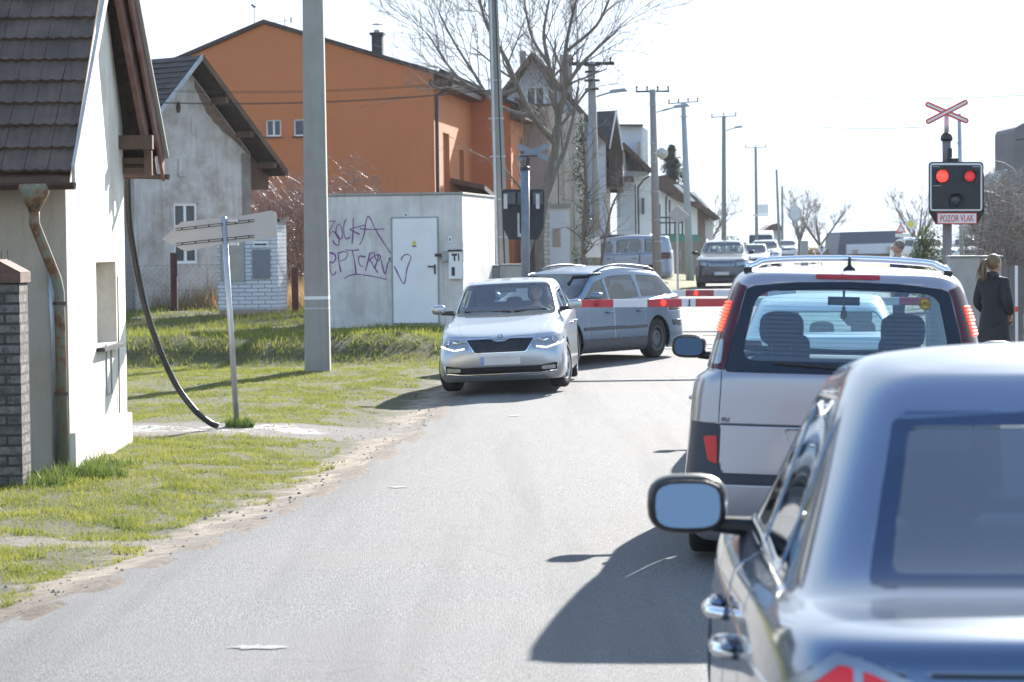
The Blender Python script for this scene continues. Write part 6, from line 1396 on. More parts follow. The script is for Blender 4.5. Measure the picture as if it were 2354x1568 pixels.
segs = [(1333,1410,M_bred),(1410,1488,M_bwhite),(1488,1567,M_bred),(1567,1599,M_bwhite),(1599,1677,M_bred)]+[(1677+78*k, 1755+78*k, M_bwhite if k % 2 == 0 else M_bred) for k in range(6)]
T, ob, F_ = barrier('barrier', 'lowered red and white barrier arm with round red lamps across our lane', 40.1, 1333, 2145, 698, 692, segs, [(1371,.042,M_blamp),(1525,.042,M_blit),(1760,.042,M_blamp)], .118, gx(2145,40.1), M_blit)
mb = MB(); P = F_(1585); mb.b2(P.x-.01,P.x+.008,P.y-.012,P.y-.002,P.z-.05,P.z+.05); mb.b2(P.x-.025,P.x+.008,P.y-.012,P.y-.002,P.z-.052,P.z-.036); mb.build('clip', M_dark, T)
P = F_(2145); mb = MB(); mb.b2(P.x-.05,P.x+.35,-.15,.35,-.1,P.z+.22); mb.build('drive_cabinet', M_grey, T, bevel=.02)
mb = MB(); mb.b2(P.x+.36,P.x+.95,-.06,.0,P.z-.1,P.z+.1); mb.build('counterweight', M_dark, T)
gp2 = [(1553,1576,M_bwhite),(1576,1641,M_('far_barrier_red', (.30,.05,.06), .5)),(1641,1700,M_bwhite),(1700,1765,bpy.data.materials['far_barrier_red']),(1765,1830,M_bwhite)]+[(1216+56*k, 1272+56*k, M_bwhite if k % 2 else M_bred) for k in range(6)]+[(1552,1553,M_bwhite)]
T, ob, F_ = barrier('barrier', 'far lowered barrier arm showing a lit red lamp behind the turning estate car', 53.6, 1216, 1830, 676, 673, gp2, [(1600,.045,M_blit)], .125, gx(1190,53.6), M_blit)
A, B = F_(1250), F_(1830); mb = MB(); mb.tube([A-Vector((0,0,.13)), B-Vector((0,0,.13))], .03, 6)
mb.build('lower_rail', M_bwhite, T)
P = F_(1216); mb = MB(); mb.b2(P.x-.45,P.x+.05,-.1,.4,-.1,P.z+.2); mb.build('drive_cabinet', M_grey, T, bevel=.02)
def cabinet(label, d, x0, x1, y0, y1, dep, mat, notch=True, y2=None, o_dx=0):
    A, B = at(x0, y1, d), at(x1, y0, d); o = Vector(((A.x+B.x)/2, d, max(rz_(d), gz((A.x+B.x)/2, d)))); T = thing('equipment_cabinet', label, 'cabinet', o)
    w_ = (B.x-A.x)/2; h = B.z-o.z; mb = MB(); mb.b2(-w_,w_,0,dep,-.15,h); mb.build('housing', mat, T, bevel=.015)
    mb = MB(); mb.b2(-w_-.02,w_+.02,-.02,dep+.02,h+.002,h+.03); mb.build('lid', mat, T, bevel=.01)
    if notch:
        mb = MB(); mb.lathe([(.0,.012),(.055,.012),(.06,0)], (-w_*.35,-.001,h*.72), 'Y' if 0 else Matrix.Rotation(PI/2,3,'X'), 18); mb.build('lock', M_dark, T)
        mb = MB(); n = 12; pts = [(math.cos(PI*k/n)*w_*.55+w_*.25, math.sin(PI*k/n)*w_*.5) for k in range(n+1)]; pts += [(a*.8+w_*.05, b*.78) for a, b in pts[::-1]]; mb.prism(pts, (0,-.002,h*.28), (1,0,0), (0,0,1), (0,-.012,0)); mb.build('moulding', M_grey, T)
    return T
cabinet('grey equipment cabinet left of the far crossing signal post', 54.6, 1112, 1150, 613, 645, .4, M_grey, False)
cabinet('wider grey cabinet directly behind the far crossing signal post', 54.4, 1152, 1200, 610, 645, .4, M_grey, True)
cabinet('beige-grey barrier cabinet right beside the near crossing signal post', 39.4, 2186, 2249, 592, 700, .35, M_('beige_grey_metal', (.36,.35,.33), .55), True)
cabinet('beige-grey cabinet behind the woman in the black coat', 39.6, 2256, 2302, 592, 700, .35, bpy.data.materials['beige_grey_metal'], True)
# signs along the street
def sign(name, label, px, pyb, pyt, d, shapes, w=.03):
    b = at(px, pyb, d); z0 = gz(b.x, d); T = thing(name, label, 'road sign', (b.x, d, z0)); o = Vector((b.x, d, z0)); mb = MB(); mb.tube([(0,0,-.1),(0,0,at(px,pyt,d).z-z0)], w, 8); mb.build('post', M_galv, T)
    for k, (pts, m, nm) in enumerate(shapes): mb = MB(); prismpx(mb, pts, d-.04-.006*k, .004, o); mb.build(nm, m, T)
    return T, o
M_sgrey = M_('sign_back_grey', (.36,.35,.36), .5, .2); M_yel = M_('sign_yellow', (.75,.62,.05), .5)
T, o = sign('diamond_sign', 'back of a diamond sign with octagonal plate beside the light grey pole', 1558, 640, 470, 72, [([(1538,496),(1545,488),(1558,486),(1575,486),(1580,498),(1572,508),(1560,512),(1545,508)], M_sgrey, 'octagon_back'), ([(1556,473),(1583,497),(1560,512),(1535,492)], M_('sign_back_pinkish', (.42,.38,.38), .5, .2), 'diamond_back')])
mb = MB(); A, B = pp(1556,472,71.94,o), pp(1584,495,71.94,o); mb.tube([A, B], .02, 5); mb.build('bright_edge', M_signwhite, T)
T, o = sign('priority_sign', 'yellow and white priority road diamond among the trees right of the man', 2094, 600, 505, 150, [([(2094,500),(2109,515),(2094,530),(2079,515)], M_signwhite, 'diamond'), ([(2094,506),(2103,515),(2094,524),(2085,515)], M_yel, 'yellow_centre')])
sign('warning_triangle', 'red-rimmed warning triangle left of the yellow priority diamond', 2071, 600, 515, 148, [([(2058,535),(2084,535),(2071,513)], M_signred, 'triangle'), ([(2063,532),(2079,532),(2071,518)], M_signwhite, 'triangle_face')])
sign('white_sign', 'long white plate below the warning triangle', 2075, 600, 538, 146, [([(2058,545),(2092,545),(2092,537),(2058,537)], M_signwhite, 'plate')])
T, o = sign('diamond_sign', 'small white diamond sign with a dark arrow near the far queue', 1889, 610, 575, 120, [([(1889,561),(1901,573),(1889,585),(1877,573)], M_signwhite, 'diamond'), ([(1888,568),(1890,568),(1890,580),(1888,580)], M_dark, 'arrow_shaft'), ([(1885,571),(1893,571),(1889,565)], M_dark, 'arrow_head')])
T, o = sign('traffic_mirror', 'round convex traffic mirror on a post left of the bare trees', 1828, 610, 500, 175, [([(1828+15*math.cos(a),492+19*math.sin(a)) for a in [2*PI*k/24 for k in range(24)]], M_sgrey, 'mirror_rim'), ([(1828+12*math.cos(a),490+15*math.sin(a)) for a in [2*PI*k/24 for k in range(24)]], M_('painted_sky_reflection', (.5,.55,.58), .3), 'mirror_face')])  # the reflected pale sky is put into the mirror face's colour
cabinet('grey roadside cabinet right of the far queue of cars', 120, 1843, 1858, 555, 600, .5, M_grey, False)

# ------------------------------------------------------------------ trees and shrubs
M_bark = stained('bark', (.19,.165,.145), (.09,.08,.065), amount=.7, scale=4, bump=.02); M_twig = M_('twig', (.19,.16,.14), .8, var=.4, scale=3)
def branch_tree(name, label, loc, limbs, depth, seed, mat=M_bark, tw=M_twig, ratio=.66, spread=.5, twig_r=.008, minr=.018, up=.25, cat='tree', nseg=4, dens=1, group=None, sub=3):
    rg = random.Random(seed); T = thing(name, label, cat, loc, 0, group); A, B = MB(), MB()
    def grow(p, d, L_, r, k):
        pts = [p.copy()]; rs = [r]; dd = d.normalized()
        for i in range(nseg):
            dd = (dd+Vector((rg.gauss(0,.13), rg.gauss(0,.13), rg.gauss(0,.08)+up*.12))).normalized(); pts.append(pts[-1]+dd*L_/nseg); rs.append(r*(1-.45*(i+1)/nseg) if k < depth else r*(1-.9*(i+1)/nseg))
        (A if r > minr else B).tube(pts, rs, 6 if r > .03 else 3, cap=False)
        if k >= depth: return
        for c in range(sub + (rg.random() < .5)):
            t = rg.uniform(.35, 1) if c else 1; i = min(nseg, int(t*nseg+.5)); q = pts[i]; ax = Vector((rg.gauss(0,1), rg.gauss(0,1), rg.gauss(0,1))); ax = (ax-dd*ax.dot(dd)).normalized()
            nd = (dd+ax*rg.uniform(spread*.6, spread*1.4)+Vector((0,0,up*.4))).normalized(); grow(q, nd, L_*ratio*rg.uniform(.75,1.15), max(twig_r*.5, rs[i]*rg.uniform(.5,.72)), k+1)
    for pts, r0, r1, kids in limbs:
        P = [Vector(p) for p in pts]; n = len(P); C_ = crs(P, 4) if n > 2 else P; m = len(C_); A.tube(C_, [r0+(r1-r0)*i/(m-1) for i in range(m)], 10, cap=False)
        for c in range(kids):
            t = .25+.75*rg.random() if c else 1; i = min(m-1, int(t*(m-1))); d = (C_[i]-C_[max(0,i-1)]) if i else C_[1]-C_[0]; d.normalize(); ax = Vector((rg.gauss(0,1), rg.gauss(0,1), rg.gauss(0,.5))); ax = (ax-d*ax.dot(d)).normalized()
            grow(C_[i], d+ax*rg.uniform(spread*.5, spread*1.5) if c else d, 1.0*dens, max(twig_r, (r0+(r1-r0)*t)*.5), 0)
    A.build('trunk', mat, T, smooth=True); B.build('crown', tw, T); return T
d = 70; bo = at(1245,610,d); bz = gz(bo.x, d); o = Vector((bo.x, d, bz))
pt = lambda px, py, dd=0: tuple(at(px, py, d+dd)-o)
limbs = [([(0,0,-.2),pt(1240,560),pt(1248,480),pt(1262,400),pt(1278,330),pt(1285,260)],.135,.085,4),
 ([pt(1285,262),pt(1268,220,.3),pt(1262,150,.6),pt(1250,80,.9),pt(1262,0,1)],.085,.03,9), ([pt(1285,262),pt(1300,200,-.3),pt(1300,120,-.7),pt(1310,60,-.9),pt(1330,-20,-1)],.085,.028,7),
 ([pt(1300,200,-.3),pt(1335,150,-.2),pt(1375,110,.2),pt(1420,70,.5)],.06,.02,8), ([pt(1250,470),pt(1275,400,.5),pt(1300,340,.9),pt(1318,270,1.3),pt(1330,200,1.6)],.085,.03,7),
 ([pt(1278,330),pt(1225,270,-.6),pt(1190,200,-1),pt(1160,130,-1.2),pt(1120,60,-1.4),pt(1100,-10,-1.4)],.09,.03,10), ([pt(1190,205,-1),pt(1150,215,-.6),pt(1080,200,-.2),pt(1030,150,.2),pt(985,80,.4)],.07,.02,11),
 ([pt(1225,270,-.6),pt(1140,240,.5),pt(1090,170,1),pt(1040,90,1.2),pt(1010,30,1.3)],.06,.02,10), ([pt(1262,150,.6),pt(1225,90,1),pt(1210,30,1.2),pt(1200,-30,1.3)],.05,.02,8),
 ([pt(1205,600),pt(1228,500,1),pt(1205,400,1.3),pt(1198,320,1.4)],.10,.04,5), ([pt(1300,120,-.7),pt(1370,60,-1),pt(1400,0,-1.1),pt(1420,-40,-1.1)],.045,.02,8)]
branch_tree('bare_tree', 'large bare branching tree rising in front of the tall gabled house', o, limbs, 3, 5, spread=.62, ratio=.72, twig_r=.012, dens=1.35, minr=.02)
# overhanging shrub branches right of the tree, lit along their tops
d2 = 74; o4 = at(1345,600,d2); o4.z = gz(o4.x, d2)
T = branch_tree('ivy_shrub', 'tangled shrub and ivy climbing beside the tall house behind the white cabinet pole', o4, [([(0,0,-.2),(-.05,0,1.5),(.05,.1,3),(-.05,0,4.6)],.07,.03,26),([(.3,.2,-.2),(.5,0,1.2),(.75,-.1,2.4),(1.1,0,3.0)],.05,.02,16)], 2, 11, cat='shrub', spread=.9, dens=.6, ratio=.7, up=-.1)
M_ivy = leafy('ivy_leaf', (.03,.06,.03), (.07,.10,.05), .3)
def leafcloud(mb, c, r, n, s, rg, squash=1, hollow=.3):
    for _ in range(n):
        v = Vector((rg.gauss(0,1), rg.gauss(0,1), rg.gauss(0,1))).normalized()*(hollow+(1-hollow)*rg.random()**.5); p = Vector(c)+Vector((v.x*r[0], v.y*r[1], v.z*r[2]))
        a, b = Vector((rg.gauss(0,1), rg.gauss(0,1), rg.gauss(0,1))).normalized()*s*rg.uniform(.6,1.3), Vector((rg.gauss(0,1), rg.gauss(0,1), rg.gauss(0,1))).normalized()*s*.6
        mb.add([p-a*.5, p+b*.5, p+a*.5, p-b*.5], [(0,1,2,3)])
rg = random.Random(3); mb = MB()
for k in range(14): leafcloud(mb, (-.05+rg.uniform(-.12,.12), .1, .5+k*.32), (.2,.2,.25), 90, .08, rg)
mb.build('foliage', M_ivy, T)
# spruce
d = 150; so_ = at(1545,560,d); so_.z = .5; T = thing('spruce_tree', 'dark narrow spruce behind the low white house', 'tree', so_); H_ = at(1545,337,d).z-.5
mb = MB(); mb.tube([(0,0,-.3),(0,0,H_)], [.18,.01], 8); mb.build('trunk', M_bark, T)
M_needle = leafy('needle', (.03,.05,.035), (.05,.08,.05), .2); mb = MB(); rg = random.Random(2)
for k in range(34):
    z = H_*(1-(k/34))-.05; R_ = .12+3.0*(k/34)**.9
    for q_ in range(9):
        a = rg.random()*2*PI; L_ = R_*rg.uniform(.6,1.15); dz = -L_*.25
        for s in range(10): t = s/9; c = Vector((math.cos(a)*L_*t, math.sin(a)*L_*t, z+dz*t+.08*t*t*L_)); leafcloud(mb, c, (.14,.14,.16), 6, .14, rg)
mb.build('crown', M_needle, T)
def bush(name, label, px, d, pyb, w, h, n, mat, s, seed, cat='bush', z0=None, clumps=26, depth=1.0):
    x = gx(px, d); z = gz(x, d) if z0 is None else z0; T = thing(name, label, cat, (x, d, z)); rg = random.Random(seed); mb = MB()
    for k in range(clumps):
        a = rg.random()*2*PI; q = rg.random()**.5; zz = rg.random(); rr = (1-zz**2*.65); c = (math.cos(a)*q*w*rr*.8, math.sin(a)*q*w*depth*rr*.8, h*(.15+.75*zz)); leafcloud(mb, c, (w*.3,w*.3,h*.17), n//clumps, s, rg)
    mb.build('foliage', mat, T); m = MB()
    for k in range(6): m.tube([(0,0,-.1),(rg.uniform(-.4,.4)*w,rg.uniform(-.3,.3)*w,h*.6)], [.02,.008], 5)
    m.build('stems', M_bark, T); return T
M_ever = leafy('evergreen_leaf', (.04,.065,.02), (.11,.13,.05), .3)
bush('evergreen_bush', 'round evergreen bush between the man and the crossing signal', 2128, 62, 600, .72, 1.9, 9000, M_ever, .05, 4, clumps=40)
bush('evergreen_bush', 'dark green shrub at the foot of the grey pole behind the dark car', 1672, 128, 560, 1.5, 1.9, 3600, M_ivy, .10, 6)
# thorny bush with pale twig tips between the old house and the orange house
def twig_bush(name, label, px0, px1, d, h, n, seed, mat, z0=None, r=.006, L_=.5, curve=.3, cat='bush', depth=1.2, hvar=.35):
    x0, x1 = gx(px0, d), gx(px1, d); cx_ = (x0+x1)/2; z = gz(cx_, d) if z0 is None else z0; T = thing(name, label, cat, (cx_, d, z)); rg = random.Random(seed); A, B = MB(), MB()
    for _ in range(n):
        x = rg.uniform(x0, x1)-cx_; hh = h*(1-hvar*rg.random())*(1-.35*abs(2*x/(x1-x0))**3); zb = hh*rg.random()**.6; p = Vector((x, rg.uniform(-depth, depth), zb)); a = rg.uniform(0, 2*PI); dd = Vector((math.cos(a)*.7, math.sin(a)*.7, rg.uniform(.1,1.1))).normalized(); P = [p]
        for k in range(3): dd = (dd+Vector((rg.gauss(0,.25),rg.gauss(0,.25),-curve))).normalized(); P.append(P[-1]+dd*L_/3*rg.uniform(.6,1.3))
        B.tube(P, [r,r*.8,r*.6,r*.3], 3, cap=False)
    for _ in range(max(8, n//80)):
        x = rg.uniform(x0, x1)-cx_; A.tube([(x,0,-.1),(x+rg.gauss(0,.15),rg.gauss(0,.3),h*.5),(x+rg.gauss(0,.3),rg.gauss(0,.4),h*.85)], [.025,.015,.006], 4, cap=False)
    A.build('stems', M_bark, T); B.build('twigs', mat, T); return T
M_rtwig = M_('reddish_twig', (.24,.15,.13), .45, var=.6, scale=2)
twig_bush('thorn_bush', 'dense leafless thorn bush with pale twig tips behind the brick kiosk', 548, 770, 67, 3.3, 4600, 8, M_rtwig, r=.006, L_=.42, curve=.18)
twig_bush('thorn_bush', 'low sprays of leafless twigs showing above the cabin roof', 745, 885, 60, 3.5, 1000, 9, M_rtwig, r=.006, L_=.5, curve=.25)
M_gtwig = M_('grey_twig', (.27,.23,.20), .6, var=.5, scale=2)
twig_bush('roadside_hedge', 'tall tangled leafless hedge at the right edge behind the woman', 2265, 2400, 47, 3.05, 2300, 12, M_gtwig, z0=.2, r=.006, L_=.55, curve=.25)
twig_bush('roadside_hedge', 'leafless grey-brown hedge right of the crossing signal, farther back', 2225, 2330, 75, 3.3, 1700, 13, M_gtwig, z0=.4, r=.009, L_=.6, curve=.2)
mb = MB()
for k in range(16): x = k*.13; mb.box((x,0,.65), (.1,.02,1.5+.08*rnd()))
for z in (.35,1.1): mb.box((1.0,.03,z), (2.3,.04,.07))
fo = mb.build('picket_fence', stained('grey_picket', (.20,.18,.17), (.1,.09,.08))); fo.location = (gx(2290,44), 44, .1); tag(fo, 'weathered grey picket fence beside the woman at the right edge', 'fence')
T = thing('marker_post', 'slim white marker post with a red band right of the woman', 'post', (gx(2336,41), 41, .05)); mb = MB(); mb.b2(-.02,.02,-.015,.015,-.1,1.5); mb.build('post', M_signwhite, T); mb = MB(); mb.b2(-.022,.022,-.017,.017,.80,.88); mb.build('red_band', M_signred, T)
def small_tree(label, px, d, h, w, seed, depth=3, group='bare trees at the end of the street', name='bare_tree', z0=.4, mat=M_gtwig):
    rg = random.Random(seed); x = gx(px, d); L = [([(0,0,-.2),(0,0,h*.3)],.16,.12,3)]
    for k in range(6):
        a = 2*PI*k/6+rg.random(); L.append(([(0,0,h*.26),(math.cos(a)*w*.25,math.sin(a)*w*.25,h*.5),(math.cos(a)*w*.5,math.sin(a)*w*.5,h*.75)],.08,.03,6))
    return branch_tree(name, label, (x, d, z0), L, depth, seed, M_bark, mat, spread=.6, dens=h*.14, ratio=.7, twig_r=.018, minr=.04, group=group)
small_tree('bare fan-shaped tree in the middle of the far group', 1885, 190, 4.4, 3.2, 21)
small_tree('bare tree with darker crown directly right of the short far pole', 1838, 200, 5.4, 2.8, 22)
small_tree('low bare tree left of the crossing signal', 2110, 165, 4.6, 2.6, 23)
small_tree('bare tree right of the crossing signal behind the parked white car', 2262, 120, 4.2, 2.6, 24)
small_tree('small bare tree in front of the low white house roof', 1622, 150, 4.2, 2.6, 25)
bush('brown_hedge', 'reddish brown hedge at the end of the street behind the white diamond', 1868, 180, 600, 1.3, 1.2, 1600, leafy('brown_leaf', (.16,.09,.05), (.22,.13,.07), .3), .12, 17)

# ------------------------------------------------------------------ people
def skin_obj(name, verts, edges, radii, mat, parent, root=0, sub=2, off=(0,0,0)):
    me = bpy.data.meshes.new(name); me.from_pydata(verts, edges, []); me.materials.append(mat); o = bpy.data.objects.new(name, me); C.objects.link(o)
    o.modifiers.new('skin', 'SKIN'); sv = me.skin_vertices
    for i, r in enumerate(radii): sv[0].data[i].radius = r if isinstance(r, tuple) else (r, r)
    sv[0].data[root].use_root = True; o.modifiers['skin'].use_smooth_shade = True
    s = o.modifiers.new('sub', 'SUBSURF'); s.levels = s.render_levels = sub
    me2 = bpy.data.meshes.new_from_object(o.evaluated_get(bpy.context.evaluated_depsgraph_get())); bpy.data.objects.remove(o); o = bpy.data.objects.new(name, me2); C.objects.link(o); me2.materials.clear(); me2.materials.append(mat); me2.shade_smooth()
    o.parent = parent; return o
M_skin = M_('skin', (.50,.30,.22), .55, var=.08); M_blonde = M_('blonde_hair', (.17,.11,.06), .6, var=.35, scale=30); M_coat = M_('black_coat', (.018,.018,.024), .8, var=.3, scale=20, bump=.004); M_navyj = M_('navy_jacket', (.03,.05,.11), .75, var=.2); M_jean = M_('dark_trousers', (.03,.035,.05), .85, var=.2)
M_shoe = M_('black_shoe', (.015,.015,.015), .5)
def head_shape(parent, c, rz, mat, hair=None, s=1.0):
    """head with brow, nose, mouth, chin and ears; looks along +y before rotation"""
    M = Matrix.Rotation(rz,3,'Z'); c = Vector(c); vs = []; fs = []; n, m = 28, 22
    for i in range(m+1):
        ph = -PI/2+PI*i/m; z = math.sin(ph)
        for k in range(n):
            th = 2*PI*k/n; x, y = math.cos(ph)*math.cos(th), math.cos(ph)*math.sin(th)
            X, Y, Z = x*.076, y*.095, z*.118
            if z < 0: X *= 1-.28*z*z-.1*abs(z); Y += .012*abs(z)*(y > 0)
            f = max(0, y)**6
            Y += f*(.024*math.exp(-((z+.12)/.12)**2)*math.exp(-(x/.16)**2) + .006*math.exp(-((z-.14)/.1)**2) - .008*math.exp(-((z)/.09)**2)*math.exp(-((abs(x)-.35)/.14)**2) + .007*math.exp(-((z+.42)/.06)**2)*math.exp(-(x/.3)**2)+.008*math.exp(-((z+.8)/.15)**2))
            vs.append(c+M@(Vector((X,Y,Z))*s))
    fs = [(i*n+k, i*n+(k+1)%n, (i+1)*n+(k+1)%n, (i+1)*n+k) for i in range(m) for k in range(n)]
    b = MB(); b.add(vs, fs)
    for q in (1,-1):
        e = []
        for k in range(10): a = 2*PI*k/10; e.append((math.cos(a)*.017, math.sin(a)*.03))
        b.prism(e, c+M@Vector((q*.072*s,-.005,-.005)), M@Vector((0,1,0)), (0,0,1), M@Vector((q*.014,-.006,0)))
    return b.build('head', mat, parent, smooth=True)
def hand_pts(V, E, Rr, wrist, d, side, idx, curl=.5):
    """palm and five separate finger chains added to a skin skeleton"""
    d = Vector(d).normalized(); s = Vector(side).normalized(); n = d.cross(s).normalized(); w0 = Vector(wrist)
    p = len(V); V.append(tuple(w0+d*.045)); E.append((idx, p)); Rr.append((.030,.016))
    for k, (o_, L_) in enumerate(((-.03,.062),(-.011,.075),(.009,.07),(.028,.055))):
        a = w0+d*.085+s*o_; V.append(tuple(a)); E.append((p, len(V)-1)); Rr.append(.0095)
        b = a+(d*(1-curl*.4)+n*curl*.4).normalized()*L_*.5; V.append(tuple(b)); E.append((len(V)-2, len(V)-1)); Rr.append(.0085)
        c = b+(d*(1-curl)+n*curl).normalized()*L_*.5; V.append(tuple(c)); E.append((len(V)-2, len(V)-1)); Rr.append(.007)
    a = w0+d*.03-s*.035; V.append(tuple(a)); E.append((p, len(V)-1)); Rr.append(.011); V.append(tuple(a+(d*.8-s*.5).normalized()*.045+n*.01)); E.append((len(V)-2, len(V)-1)); Rr.append(.009)
def standing(label, loc, rz, H, top_mat, leg_mat, hair=None, hands='side', hrz=0, coat=False):
    k = H/1.75; T = thing('person', label, 'person', loc, rz)
    V = [(0,0,.95),(0,.0,1.12),(0,.0,1.30),(0,-.01,1.44),(0,.0,1.52),(0,.01,1.58)]; E = [(0,1),(1,2),(2,3),(3,4),(4,5)]; Rr = [(.155,.11),(.14,.10),(.165,.115),(.12,.09),(.055,.055),(.05,.055)]
    for s in (1,-1):
        b = len(V); V += [(s*.17,-.01,1.41),(s*.23,-.02,1.14),(s*.245 if hands == 'side' else s*.16,.02 if hands == 'side' else .14,.90 if hands == 'side' else .98)]; E += [(3,b),(b,b+1),(b+1,b+2)]; Rr += [.062,.046,.034]
        hand_pts(V, E, Rr, V[b+2], (0,.15,-1) if hands == 'side' else (-s*.5,.5,-.7), (0,1,0) if hands == 'side' else (0,.6,.6), b+2)
    for s in (1,-1):
        b = len(V); V += [(s*.095,0,.86),(s*.10,.01,.48),(s*.10,-.02,.09),(s*.11,.10,.045)]; E += [(0,b),(b,b+1),(b+1,b+2),(b+2,b+3)]; Rr += [.088,.058,.042,.038]
    V = [tuple(Vector(v)*k) for v in V]; Rr = [tuple(x*k for x in r) if isinstance(r, tuple) else r*k for r in Rr]
    skin_obj('body', V, E, Rr, M_skin, T); head_shape(T, Vector((0,.02,1.655))*k, hrz, M_skin, s=k*1.0)
    # clothes: jacket or coat, sleeves, trousers, shoes
    cV = [(0,0,.93 if not coat else .95),(0,0,1.12),(0,0,1.30),(0,-.01,1.43),(0,0,1.50)]; cE = [(0,1),(1,2),(2,3),(3,4)]; cR = [(.19,.15),(.175,.14),(.20,.155),(.16,.125),(.08,.08)]
    for s in (1,-1):
        b = len(cV); cV += [(s*.175,-.01,1.42),(s*.265,-.03,1.14),(s*.24 if hands == 'side' else s*.17,.02 if hands == 'side' else .12,.93 if hands == 'side' else 1.0)]; cE += [(3,b),(b,b+1),(b+1,b+2)]; cR += [.088,.074,.060]
    cV = [tuple(Vector(v)*k) for v in cV]; cR = [tuple(x*k for x in r) if isinstance(r, tuple) else r*k for r in cR]
    ct = skin_obj('coat' if coat else 'jacket', cV, cE, cR, top_mat, T)
    if coat:
        b = MB(); vs = []; n = 28; zs = (1.12,1.0,.85,.65,.48,.40)
        for i, z in enumerate(zs):
            for q in range(n): a = 2*PI*q/n; f = 1+.05*math.sin(5*a+i*.4)*(i/5); rx, ry = (.165,.19,.215,.235,.25,.25)[i]*f, (.125,.145,.165,.185,.20,.20)[i]*f; vs.append(Vector((math.cos(a)*rx, math.sin(a)*ry, z))*k)
        b.add(vs, [(i*n+q, i*n+(q+1)%n, (i+1)*n+(q+1)%n, (i+1)*n+q) for i in range(len(zs)-1) for q in range(n)]); b.build('coat_skirt', top_mat, ct, smooth=True)
        blob('hood', top_mat, ct, Vector((0,-.05,1.50))*k, (.11*k,.085*k,.065*k), 2.4)
    lV = [(0,0,.92)]; lE = []; lR = [(.16,.12)]
    for s in (1,-1): b = len(lV); lV += [(s*.098,0,.82),(s*.10,.01,.48),(s*.10,-.02,.11)]; lE += [(0,b),(b,b+1),(b+1,b+2)]; lR += [.104,.074,.062]
    skin_obj('trousers', [tuple(Vector(v)*k) for v in lV], lE, [tuple(x*k for x in r) if isinstance(r, tuple) else r*k for r in lR], leg_mat, T)
    for s in (1,-1): blob('shoe', M_shoe, T, (s*.105*k, .05, .045), (.05,.14,.05), 2.6)
    if hair == 'pony':
        hr = blob('hair', M_blonde, T, Vector((0,-.012,1.685))*k, (.086*k,.104*k,.105*k), 2.2); M = Matrix.Rotation(hrz,3,'Z'); c = Vector((0,0,1.70))*k
        b = MB(); P = [c+M@Vector((0,-.09,.02)), c+M@Vector((-.01,-.15,0)), c+M@Vector((-.02,-.175,-.08)), c+M@Vector((-.02,-.19,-.17)), c+M@Vector((-.03,-.18,-.26))]
        for j in range(26): r2 = Vector((random.gauss(0,.014),random.gauss(0,.014),0)); b.tube([P[0]]+[p+r2*(i+1)*.75 for i, p in enumerate(P[1:])], [.012,.013,.011,.008,.002], 5)
        b.build('ponytail', M_blonde, hr, smooth=True)
    elif hair == 'short': blob('hair', M_('short_grey_hair', (.20,.16,.13), .8, var=.3, scale=40), T, Vector((0,-.016,1.70))*k, (.080*k,.096*k,.09*k), 2.2)
    return T
wo = Vector((gx(2284,34.6), 34.6, gz(gx(2284,34.6),34.6)))
standing('woman in a long black coat with a blonde ponytail, at the right edge', wo, R(-50), 1.72, M_coat, M_coat, 'pony', 'pocket', R(-8), True)
mo = Vector((gx(2066,48), 48, rz_(48)))
standing('man with cropped hair in a dark navy jacket standing beyond the people carrier', mo, R(62), 1.74, M_navyj, M_jean, 'short')
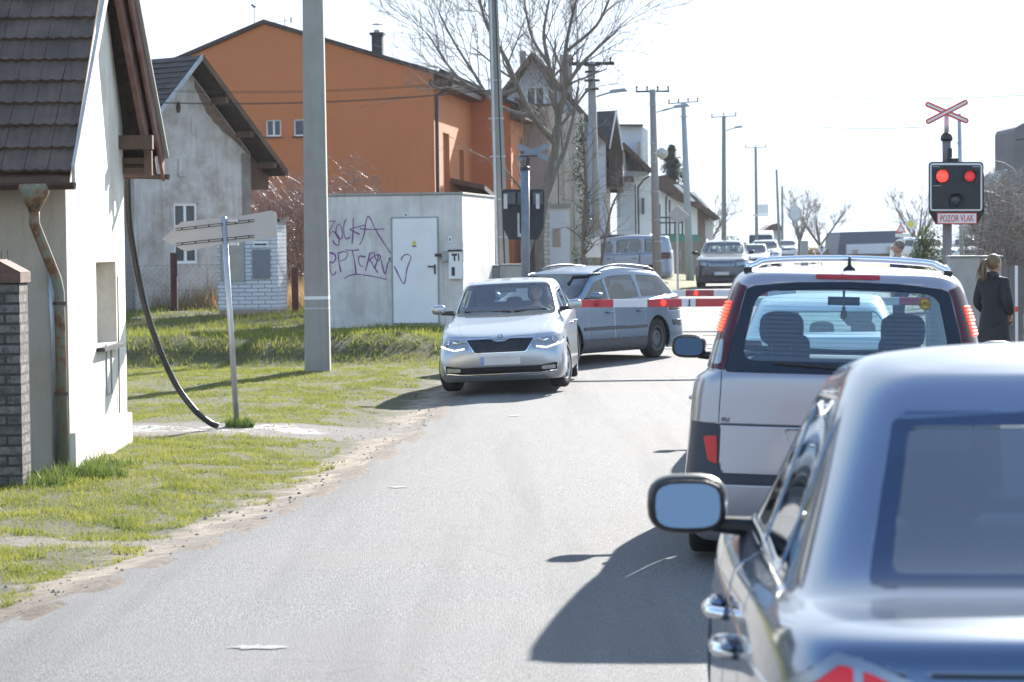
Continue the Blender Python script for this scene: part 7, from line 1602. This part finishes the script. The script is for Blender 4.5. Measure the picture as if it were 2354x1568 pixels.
def driver(parent_car, label, x, y, z, mat, lean=0):
    """seated figure at the wheel, resting in the car seat"""
    T = thing('person', label, 'person', parent_car.matrix_world.translation); T.rotation_euler = parent_car.rotation_euler
    V = [(0,-.18,.0),(0,-.22,.22),(0,-.22,.42),(0,-.20,.52),(0,-.18,.60)]; E = [(0,1),(1,2),(2,3),(3,4)]; Rr = [(.16,.12),(.15,.11),(.16,.11),(.06,.06),(.05,.05)]
    for s in (1,-1):
        b = len(V); V += [(s*.18,-.19,.38),(s*.24,.02,.20),(s*.15,.27,.32)]; E += [(2,b),(b,b+1),(b+1,b+2)]; Rr += [.065,.045,.033]; hand_pts(V, E, Rr, V[b+2], (-s*.3,.8,.3), (s*.3,.1,.8), b+2, .9)
    for s in (1,-1): b = len(V); V += [(s*.10,-.05,-.02),(s*.12,.35,.0),(s*.12,.50,-.32)]; E += [(0,b),(b,b+1),(b+1,b+2)]; Rr += [.085,.062,.045]
    o = Vector((x, y, z)); skin_obj('body', [tuple(Vector(v)+o) for v in V], E, Rr, M_skin, T)
    cV = V[:4]+[(.18,-.19,.38),(.24,.0,.21),(.18,.19,.28),(-.18,-.19,.38),(-.24,.0,.21),(-.18,.19,.28)]
    skin_obj('jumper', [tuple(Vector(v)+o) for v in cV], [(0,1),(1,2),(2,3),(2,4),(4,5),(5,6),(2,7),(7,8),(8,9)], [(.18,.14),(.17,.125),(.18,.125),(.085,.085),.08,.062,.05,.08,.062,.05], mat, T)
    head_shape(T, o+Vector((0,-.15,.70)), 0, M_skin, s=1.0); blob('hair', M_('brown_hair', (.10,.07,.05), .8) if 'brown_hair' not in bpy.data.materials else bpy.data.materials['brown_hair'], T, o+Vector((0,-.185,.745)), (.083,.095,.085), 2.2)
    return T
bpy.context.view_layer.update()
driver(hatch, 'driver of the silver hatchback with both hands on the wheel', -.36, .02, .54, M_('driver_grey_jumper', (.16,.17,.2), .8))
driver(estate, 'driver at the wheel of the blue-silver estate car', -.36, .05, .50, M_('driver_maroon_jumper', (.16,.05,.05), .8))

# what stands behind the photographer and shows in mirrors and paint
def back_house(name, label, x, y, w_, d_, h, rz, wall, roof):
    T = thing(name, label, 'house', (x, y, 0), rz); mb = MB(); mb.b2(-w_/2,w_/2,-d_/2,d_/2,-.3,h); mb.build('wall', wall, T)
    mb = MB(); mb.prism([(-d_/2-.4,h-.05),(d_/2+.4,h-.05),(0,h+d_*.38)], (-w_/2-.3,0,0), (0,1,0), (0,0,1), (w_+.6,0,0)); mb.build('roof', roof, T)
    for k in range(4): window(T, (-w_/2+w_*(k+.5)/4, d_/2, 1.6), 1.0, 1.2, (-1,0,0), (0,1,0), 1, .02, .06)
back_house('house', 'cream house with a red tiled roof behind the camera', -16, -62, 11, 8, 3.6, R(4), M_creamw, tiles('red_clay_roof', (.28,.09,.06), .3, .3))
back_house('house', 'white house with a dark roof behind the camera, right of the street', 14, -60, 12, 8, 3.4, R(-4), M_wpaint, M_brf)
pole('concrete_pole', 'concrete utility pole behind the camera', 731, 846, 726, 200, 38, 59, 40, M_conc)[0].location = (-4.6, -14, 0)
# ------------------------------------------------------------------ haze
t = NT('haze_air'); t.t.nodes.remove(t.b); pv = t.n('VolumePrincipled'); pv.inputs['Color'].default_value = (.93,.95,1,1); pv.inputs['Density'].default_value = .00015; pv.inputs['Anisotropy'].default_value = .2
t.l(pv.outputs[0], t.out.inputs['Volume'])
mb = MB(); mb.b2(-450, 450, -420, 460, -3, 30); hz = mb.build('haze', t.m); tag(hz, kind='stuff', label='thin bright haze in the air')
